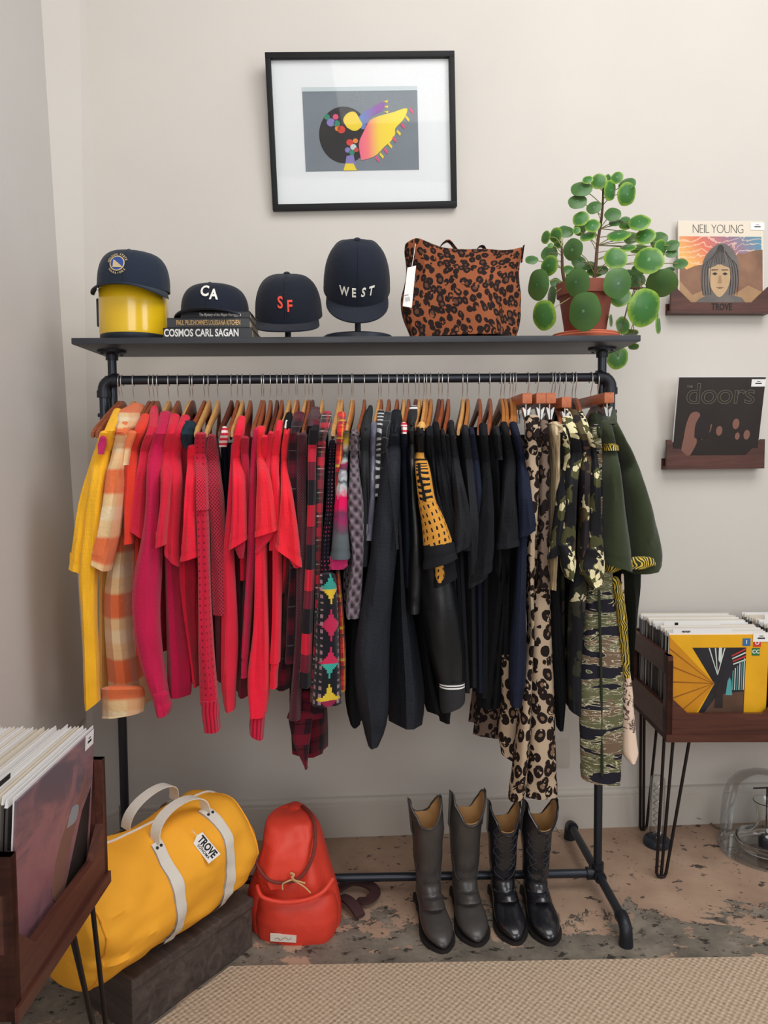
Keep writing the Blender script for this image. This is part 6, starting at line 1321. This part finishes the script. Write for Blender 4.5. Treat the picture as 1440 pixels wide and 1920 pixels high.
def dpt(s, th, off=0):                            # s 0..1 along the bag, th angle (0 = towards the room, 90 = up)
    e = min(s, 1-s); R = .150*(1-.16*max(0, 1-e/.10)**2); R *= (1+.05*sin(s*9+.6)*.6+.03*sin(th*3+s*7)+.022*sin(th*5-s*11)); 
    if s < .3: R *= 1-.06*(.3-s)/.3
    p = DA+da*(s*DL-.02)+Vector((0, 0, 1))*((R+off)*sin(th)*.99)+dn*((R+off)*1.04*cos(th))
    p += dn*(noise.noise(p*14)*.008+noise.noise(Vector((p.x*9+p.z*30, p.y*9, p.z*22)))*.009*(1.6 if s < .3 else 1))+Vector((0, 0, noise.noise(p*14+Vector((3, 0, 0)))*.006*(1 if sin(th) > -.3 else 0)))
    fl = .1478+.0012-off*.2
    if s > .12: p.z = max(p.z, fl)
    else: p.z = max(p.z, lerp(.11, fl, s/.12))
    return p
rings = [[dpt(s, 2*pi*k/64) for k in range(64)] for s in [i/44 for i in range(45)]]
c0 = sum(rings[0], Vector())/64; c1_ = sum(rings[-1], Vector())/64
R0 = [[c0+(p-c0)*q-da*.022*(1-q*q) for p in rings[0]] for q in (.02, .35, .7, .93)]; R1 = [[c1_+(p-c1_)*q+da*.022*(1-q*q) for p in rings[-1]] for q in (.93, .7, .35, .02)]
df.part('body', MB().loft(R0+rings+R1), M['duffel_canvas'])
def band(s0, s1, t0, t1, off, mat, name, n=30, w=3):
    mb = MB(); mb.grid(lambda u, v: dpt(lerp(s0, s1, v), radians(lerp(t0, t1, u)), off), n, w); mb.grid(lambda u, v: dpt(lerp(s0, s1, 1-v), radians(lerp(t0, t1, u)), .001), n, w)
    return df.part(name, mb, mat)
band(.412, .472, -62, 66, .006, M['webbing'], 'webbing_strap'); band(.735, .79, -62, 70, .006, M['webbing'], 'webbing_strap')
band(.412, .472, 112, 200, .006, M['webbing'], 'webbing_strap'); band(.735, .79, 112, 200, .006, M['webbing'], 'webbing_strap')
zp = df.part('zip_piping', MB().tube([dpt(s, radians(96+3*sin(s*9)), .002) for s in [.02+.96*i/50 for i in range(51)]], .0035, 8), M['webbing'])
for s in (.04, .965): df.part('end_piping', MB().tube([dpt(s, 2*pi*k/48, .001) for k in range(48)], .0028, 6, closed=True), M['duffel_canvas'])
def loop(s0, s1, th, rise, lean):
    A_, B_ = dpt(s0, radians(th), .004), dpt(s1, radians(th), .004); C_ = (A_+B_)/2; P = []
    for q in [radians(180-i*180/24) for i in range(25)]:
        k = sin(q); P.append(C_+(A_-C_)*(-cos(q))*(-1)*(-1)*(1+.05*k)*1.0+Vector((0, 0, 1))*rise*k**.8+dn*lean*k)
    wdt = .0175; rings = []
    for i, p in enumerate(P):
        d = (P[min(i+1, 24)]-P[max(i-1, 0)]).normalized(); k = dn*1.0; n_ = d.cross(k).normalized(); k = n_.cross(d).normalized()
        rings.append([p+n_*a_*.0014+k*b_*wdt for a_, b_ in ((-1, -1), (1, -1), (1, 1), (-1, 1))])
    return MB().loft(rings)
df.part('handle', loop(.442, .762, 66, .062, -.01), M['webbing']); df.part('handle', loop(.442, .762, 112, .075, .02), M['webbing'])
for s in (.43, .455, .75, .775):
    p = dpt(s, radians(60), .006); df.part('rivet', MB().tube([p, p+(p-(DA+da*s*DL)).normalized()*.002], .004, 10), M['fitting_iron'])
def on_bag(px, py, off):                        # the point of the bag's skin seen in that direction
    d = ray(px, py); best = None
    for i in range(40, 100):
        for j in range(-30, 100, 2):
            p = dpt(i/100, radians(j), off); r_ = p-CC; k = r_.dot(CF); e = abs(FPX*r_.dot(CR)/k+PCX-px)+abs(FPX*r_.dot(CD)/k+PCY-py)
            if best is None or e < best[0]: best = (e, p)
    return best[1]
tcn = on_bag(388, 1590, .012); tn_ = on_bag(388, 1590, .03)-tcn; tn_.normalize()
def on_plane(px, py): d = ray(px, py); return CC+d*((tcn-CC).dot(tn_)/d.dot(tn_))
tq_ = [on_plane(x, y)+tn_*.004 for x, y in ((370, 1566), (380, 1560), (414, 1601), (392, 1619), (363, 1581))]
hg = Thing('hang_tag', 'white hang tag printed in black lying on the yellow duffel bag', 'tag', tq_[0], None, None, True)
hg.part('card', MB().prism(tq_, tn_*-.0012), M['price_tag'], smooth=False)
l = text_mb('TROVE', .0265, .0005, .0010, 1, 'CENTER', .74); e_ = (tq_[2]-tq_[1]); xform(l, frame_mat((tq_[1]+tq_[2]+tq_[3]+tq_[4])/4+tn_*.0004+(tq_[1]-tq_[4])*.12, e_, tq_[1]-tq_[4])); hg.part('lettering', l, M['ink_black'], smooth=False)
l = text_mb('SONOMA', .010, .0004, .0002, 1.1); xform(l, frame_mat((tq_[1]+tq_[2]+tq_[3]+tq_[4])/4+tn_*.0004-(tq_[1]-tq_[4])*.30, e_, tq_[1]-tq_[4])); hg.part('lettering', l, M['ink_black'], smooth=False)
hg.part('string', MB().tube([tq_[0]+tn_*.001, tq_[0]+tn_*.004+Vector((-.008, 0, .010)), tq_[0]-tn_*.006+Vector((-.014, 0, .014))], .0009, 6), M['paper_white'])

# ------------------------------------------------------------------ red rucksack
bp = at_z(556, 1768, 0); bp = Vector((bp.x, bp.y+.09, 0))
rk = Thing('rucksack', 'red nylon rucksack with a drawstring flap standing on the floor', 'backpack', bp, None, None, True)
TR = lambda rows, **k: tube_rows(rows, raw=True, **k)
bm_ = TR([(1518, 528, 572, .07), (1532, 512, 588, .12), (1552, 500, 602, .155), (1590, 487, 614, .18), (1630, 477, 623), (1660, 469, 630), (1700, 469, 636), (1730, 474, 637), (1752, 478, 632), (1766, 484, 622)], v=.205, b=.086, hollow=False, fold=.16, n=44, seg=56, seed=11, ex=2.6)
zmin = min(v.z for v in bm_.v)
for v in bm_.v: v.z = max(v.z-min(0, zmin)*0, .001) if v.z < .03 else v.z
rk.part('body', bm_, M['pack_nylon'])
rk.part('flap', TR([(1511, 540, 566, .075), (1520, 512, 574, .12), (1538, 500, 586, .165), (1565, 492, 590, .195), (1595, 485, 588, .212), (1620, 481, 580, .22), (1640, 487, 562, .222), (1650, 500, 548, .22)], v=.22, b=.05, hollow=False, fold=.24, n=40, seg=44, seed=4), M['pack_flap'])
rk.part('flap_binding', MB().tube([at_v(*q) for q in resample([(566, 1512, .06), (582, 1526, .115), (590, 1548, .15), (591, 1580, .185), (584, 1612, .205), (568, 1640, .218), (550, 1652, .224), (520, 1655, .225), (498, 1645, .222), (482, 1622, .205), (474, 1600, .17)], 40)], .0052, 8), M['pack_binding'])
rk.part('pocket', TR([(1672, 492, 622, .212), (1684, 484, 630, .226), (1705, 480, 634, .234), (1735, 482, 633, .234), (1757, 488, 626, .228), (1768, 494, 616, .215)], v=.23, b=.075, hollow=False, fold=.05, n=28, seg=36, seed=9, ex=2.8), M['pack_nylon'])
rk.part('pocket_rim', MB().tube([at_v(*q) for q in resample([(482, 1660, .2), (492, 1682, .225), (530, 1692, .236), (575, 1687, .236), (606, 1672, .225), (624, 1648, .19)], 30)], .006, 8), M['pack_flap'])
mk = lambda pts: [at_v(*q) for q in resample(pts, 24)]
rk.part('drawstring', MB().tube(mk([(546, 1640, .225), (549, 1648, .233), (540, 1652, .24), (530, 1658, .24), (530, 1668, .24)]), .0022, 8).tube(mk([(546, 1640, .225), (552, 1650, .238), (562, 1653, .24), (572, 1656, .238)]), .0022, 8).tube(mk([(549, 1650, .235), (560, 1656, .24), (572, 1664, .24), (582, 1674, .238)]), .0022, 8).tube(mk([(545, 1637, .228), (551, 1640, .234), (547, 1646, .236)]), .0034, 8), M['cord_tan'])
lq = [at_v(x, y, .238) for x, y in ((507, 1751), (556, 1754), (555, 1767), (507, 1764))]
pb_ = rk.part('patch', MB().prism([p-Vector((0, .002, 0)) for p in lq], (0, .006, 0)), M['webbing'], smooth=False)
st = MB(); c_ = sum(lq, Vector())/4-Vector((0, .0026, 0)); st.tube([Vector(q) for q in resample([tuple(c_+Vector((-.024+.008*k, 0, .004*sin(k*2.2)))) for k in range(7)], 28)], .0007, 5); rk.part('stitched_script', st, M['cover_fold'], pb_)
for pts in ([(632, 1668), (660, 1660), (690, 1668), (704, 1682), (690, 1694), (668, 1690)], [(634, 1682), (655, 1700), (676, 1718)]):
    P = [at_z(x, y, .012) for x, y in resample(pts, 22)]; rings = []
    for i, p in enumerate(P):
        d = (P[min(i+1, 21)]-P[max(i-1, 0)]); d.z = 0; d.normalize(); k = Vector((-d.y, d.x, 0)); lift = .018*sin(i/21*pi)
        rings.append([p+Vector((0, 0, lift+a_*.004))+k*b_*.017 for a_, b_ in ((-1, -1), (1, -1), (1, 1), (-1, 1))])
    rk.part('shoulder_strap', MB().loft(rings), M['strap_maroon'])

# ------------------------------------------------------------------ cowboy boots
def boot(label, toe_px, heel_dx, mat, H, wid, dip, lean, stitch, seed, yaw):
    toe = at_z(*toe_px, 0)+Vector((0, -.012, 0)); L = .248; t = Thing('cowboy_boot', label, 'boot', (toe.x-sin(radians(yaw))*L*0, toe.y, 0), rmat('Z', yaw), 'cowboy boots in front of the rack')
    # local: toe at y = 0, heel at y = L; rings from the shaft's top to the toe
    HL = .032
    R = []
    def ringf(pf, pb, hw, n=32, ex=2.2, vdip=0):
        pf, pb = Vector((0, *pf)), Vector((0, *pb)); c = (pf+pb)/2; d = (pf-pb)/2; r_ = []
        for k in range(n):
            a = 2*pi*k/n; ca, sa = cos(a), sin(a)
            p = c+Vector((1, 0, 0))*hw*math.copysign(abs(ca)**(2/ex), ca)+d*math.copysign(abs(sa)**(2/ex), sa)
            if vdip: p.z -= vdip*(abs(sa)**2.2)-.012*abs(ca)**6; p.x += lean*.04
            r_.append(p)
        return r_
    W = wid
    sh = [(H, .060, W), (H*.93, .058, W*.98), (H*.8, .056, W*.95), (H*.66, .053, W*.90), (H*.54, .050, W*.84), (H*.44, .047, W*.78), (H*.36, .045, W*.74)]
    yc = L-.072
    for i, (z, d, hw) in enumerate(sh):
        off = lean*.012*(z/H); cy = yc+.004*sin(i*1.7+seed)*(.4 if i else 0)
        rg = ringf((cy-d, z), (cy+d, z), hw, vdip=dip*max(0, 1-(H-z)/(H*.14))**1 if z > H*.86 else 0)
        R.append([p+Vector((off+.0025*sin(p.z*60+seed+k), .003*sin(p.z*75+k*.4+seed), 0)) for k, p in enumerate(rg)])
    # ankle turn and vamp
    turn = [((yc-.050, H*.30), (L-.020, H*.30), W*.72), ((yc-.060, H*.255), (L-.014, H*.22), W*.71), ((yc-.075, .098), (L-.006, H*.14), W*.72), ((yc-.092, .088), (L-.004, HL+.030), W*.72), ((yc-.105, .080), (L-.055, HL+.006), W*.74), ((.105, .072), (.150, .020), W*.80), ((.080, .064), (.105, .011), W*.88), ((.056, .054), (.070, .010), W*.88), ((.034, .045), (.042, .010), W*.74), ((.016, .036), (.020, .011), W*.50), ((.006, .028), (.008, .012), W*.30), ((.002, .021), (.002, .014), W*.13)]
    for pf, pb, hw in turn: R.append(ringf(pf, pb, hw, ex=2.15))
    fine = []
    for k in range(len(R)-1):
        for q in range(3): fine.append([a_.lerp(b_, q/3) for a_, b_ in zip(R[k], R[k+1])])
    fine.append(R[-1])
    for _ in range(2): fine = [fine[0]]+[[(a_+2*b_+c_)/4 for a_, b_, c_ in zip(*o)] for o in zip(fine, fine[1:], fine[2:])]+[fine[-1]]
    for i, rg in enumerate(fine):                 # creases at the ankle and across the toe break
        for p in rg:
            if .05 < p.z < H*.42 and p.y < yc: p.y += .0022*sin(p.z*210+seed)*(1 if stitch else .8)
    t.part('upper', MB().loft(fine, False, True), mat)
    inner = [[c+(p-c)*.93 for p in rg] for rg in fine[:10] for c in [sum(rg, Vector())/len(rg)]]
    t.part('lining', MB().loft(inner+[[c+(p-c)*.1 for p in inner[-1]] for c in [sum(inner[-1], Vector())/32]], False, True), M['boot_lining'])
    rim = [(a_+b_)/2+Vector((0, 0, .001)) for a_, b_ in zip(fine[0], inner[0])]; t.part('top_piping', MB().tube(rim, .0036, 8, closed=True), mat)
    for sx in (-1, 1):                            # pull straps
        k = 0 if sx > 0 else 16; p = fine[0][k]; t.part('pull_strap', MB().prism([p+Vector((sx*.001, -.011, .004)), p+Vector((sx*.001, .011, .004)), fine[7][k]+Vector((sx*.001, .009, 0)), fine[7][k]+Vector((sx*.001, -.009, 0))], (sx*.0025, 0, 0)), mat)
    so = []
    for y, hw in ((-.002, .008), (.004, W*.34), (.016, W*.58), (.036, W*.84), (.06, W*.98), (.085, W*.99), (.12, W*.86), (.16, W*.70), (.2, W*.70), (L-.03, W*.76), (L, W*.60)): so.append((y, hw))
    so = resample(so, 30); mb = MB(); rings = []
    for y, hw in so:
        z0 = 0.0005 if y < .13 else lerp(.0005, HL-.004, min(1, (y-.13)/.07)); rings.append([Vector((a_*hw, y, z0+b_)) for a_, b_ in ((-1, 0), (1, 0), (1, .009), (-1, .009))])
    t.part('sole', mb.loft(rings), M['boot_sole'])
    t.part('heel', MB().loft([[Vector((W*.66*s_*cos(q), L-.035+.036*s_*sin(q), z)) for q in [2*pi*k/24 for k in range(24)]] for z, s_ in ((.0005, .88), (.016, .92), (HL+.002, 1.02))]), M['boot_sole'])
    if stitch:                                    # flame stitching on the shaft and a toe bug
        for row in range(5):
            for sx in (-1, 1):
                pts = []
                for q in range(22):
                    u_ = q/21; z = H*(.36+.09*row+.16*u_); an = pi/2+sx*(.18+.75*sin(u_*pi)*(.8 if row % 2 else 1))
                    k = an/(2*pi)*32; i = min(range(len(fine)), key=lambda j: abs(fine[j][8].z-z)); rg = fine[i]; a_ = rg[int(k) % 32]; b_ = rg[(int(k)+1) % 32]; p = a_.lerp(b_, k-int(k)); p = p.copy(); p.z = z-(fine[0][8].z and 0); c = sum(rg, Vector())/32; pts.append(p+(p-c).normalized()*.0008)
                t.part('stitching', MB().tube(pts, .0008, 5), M['boot_stitch'])
    else:
        for sx in (-1, 1):
            pts = []
            for q in range(20):
                u_ = q/19; z = H*(.50-.17*sin(u_*pi)); an = pi/2+sx*(.15+1.2*u_); k = an/(2*pi)*32; i = min(range(len(fine)), key=lambda j: abs(fine[j][8].z-z)); rg = fine[i]; a_, b_ = rg[int(k) % 32], rg[(int(k)+1) % 32]; p = a_.lerp(b_, k-int(k)).copy(); p.z = z; c = sum(rg, Vector())/32; pts.append(p+(p-c).normalized()*.0006)
            t.part('stitching', MB().tube(pts, .0008, 5), M['boot_stitch'])
    for row in range(4):                          # rows of stitching across the toe break
        pts = []
        for q in range(15):
            an = pi/2+lerp(-.75, .75, q/14); k = an/(2*pi)*32; y = .088+.0075*row+.010*abs(q/7-1); i = min(range(len(fine)//2, len(fine)), key=lambda j: abs(fine[j][8].y-y)); rg = fine[i]; a_, b_ = rg[int(k) % 32], rg[(int(k)+1) % 32]; p = a_.lerp(b_, k-int(k)); pts.append(p+Vector((0, -.0003, .0006)))
        t.part('toe_stitching', MB().tube(pts, .0008, 5), M['boot_stitch'])
    return t
boot('plain grey leather cowboy boot, far left of the two pairs', (832, 1783), 0, M['boot_grey_leather'], .362, .051, .062, -.2, False, 1, 8)
boot('plain grey leather cowboy boot with the taller shaft beside the stitched black pair', (895, 1771), 0, M['boot_grey_leather'], .368, .053, .075, .2, False, 2, 3)
boot('stitched black cowboy boot touching the trouser hem with the wider top opening', (967, 1768), 0, M['boot_black_leather'], .335, .050, .078, .1, True, 3, 1)
boot('stitched black cowboy boot, rightmost of the row', (1031, 1769), 0, M['boot_black_leather'], .338, .050, .07, .3, True, 4, 0)

# ------------------------------------------------------------------ glass things on the floor under the crate
gt = Vector((1.072, -.145, 0)); t = Thing('glass_lamp', 'slim clear glass cylinder lamp on a round black base behind the crate leg', 'lamp', gt)
t.part('base', MB().lathe([(.046, 0), (.048, .004), (.046, .02), (.04, .026), (.02, .028)], n=40), M['black_base'])
t.part('glass_tube', MB().lathe([(.027, .027), (.027, .235), (.024, .247), (.015, .254), (0, .256)], n=40, caps=False), M['thin_glass'])
sw = MB(); rg_ = random.Random(3)
for k in range(3): sw.tube([(.013*cos(q*1.3+k*2.1), .013*sin(q*1.3+k*2.1), .03+.2*q/14) for q in [i*.5 for i in range(29)]], .0022, 6)
t.part('twisted_wire', sw, M['bright_steel'])
gd = Vector((1.432, -.215, 0)); t = Thing('glass_dome', 'large clear glass dome over a clear glass decanter lamp on the floor', 'glass dome', gd)
R_ = .145
t.part('dome_glass', MB().lathe([(R_, .012), (R_*1.01, .05), (R_*.99, .12), (R_*.95, .18), (R_*.86, .225), (R_*.7, .255), (R_*.45, .275), (R_*.2, .284), (0, .286)], n=64, caps=False), M['thin_glass'])
t.part('base_plate', MB().lathe([(0, .0005), (R_*1.02, .0005), (R_*1.05, .006), (R_*1.02, .012), (R_*.9, .016), (0, .016)], n=64), M['thin_glass'])
t.part('base_ring', MB().tube([(R_*1.02*cos(q), R_*1.02*sin(q), .02) for q in [2*pi*k/64 for k in range(64)]], .004, 8, closed=True), M['thin_glass'])
dv = Vector((.0, -.01, .0165)); t.part('inner_vessel', MB().lathe([(.001, 0), (.085, .001), (.1, .02), (.098, .035), (.05, .055), (.03, .09), (.034, .14), (.045, .17), (.043, .172), (.03, .14), (.026, .09), (.045, .052), (.09, .033), (.09, .02), (.08, .006), (.001, .005)], dv, 48), M['clear_glass'])
t.part('lamp_holder', MB().lathe([(.0, .006), (.026, .007), (.026, .036), (.018, .044), (0, .045)], dv, 10), M['black_base'], smooth=False)
t.part('lamp_stem', MB().tube([(0, -.01, .06), (0, -.01, .235)], .003, 8).tube([(-.05, -.01, .235), (.05, -.01, .235)], .003, 8), M['hairpin_steel'])
cb = [at_y(1252, 1542, -.012), at_y(1268, 1534, -.012), at_y(1290, 1531, -.012), at_y(1312, 1535, -.014), at_z(1330, 1542, .004), at_z(1345, 1552, .004), at_z(1365, 1556, .004)]
cb[0].z = max(.004, cb[0].z); solo('power_cable', MB().tube([Vector(q) for q in resample([tuple(p) for p in cb], 40)], .0028, 8), M['cable'], 'thin grey cable looping up the baseboard behind the crate', 'cable', (1.2, -.02, 0))
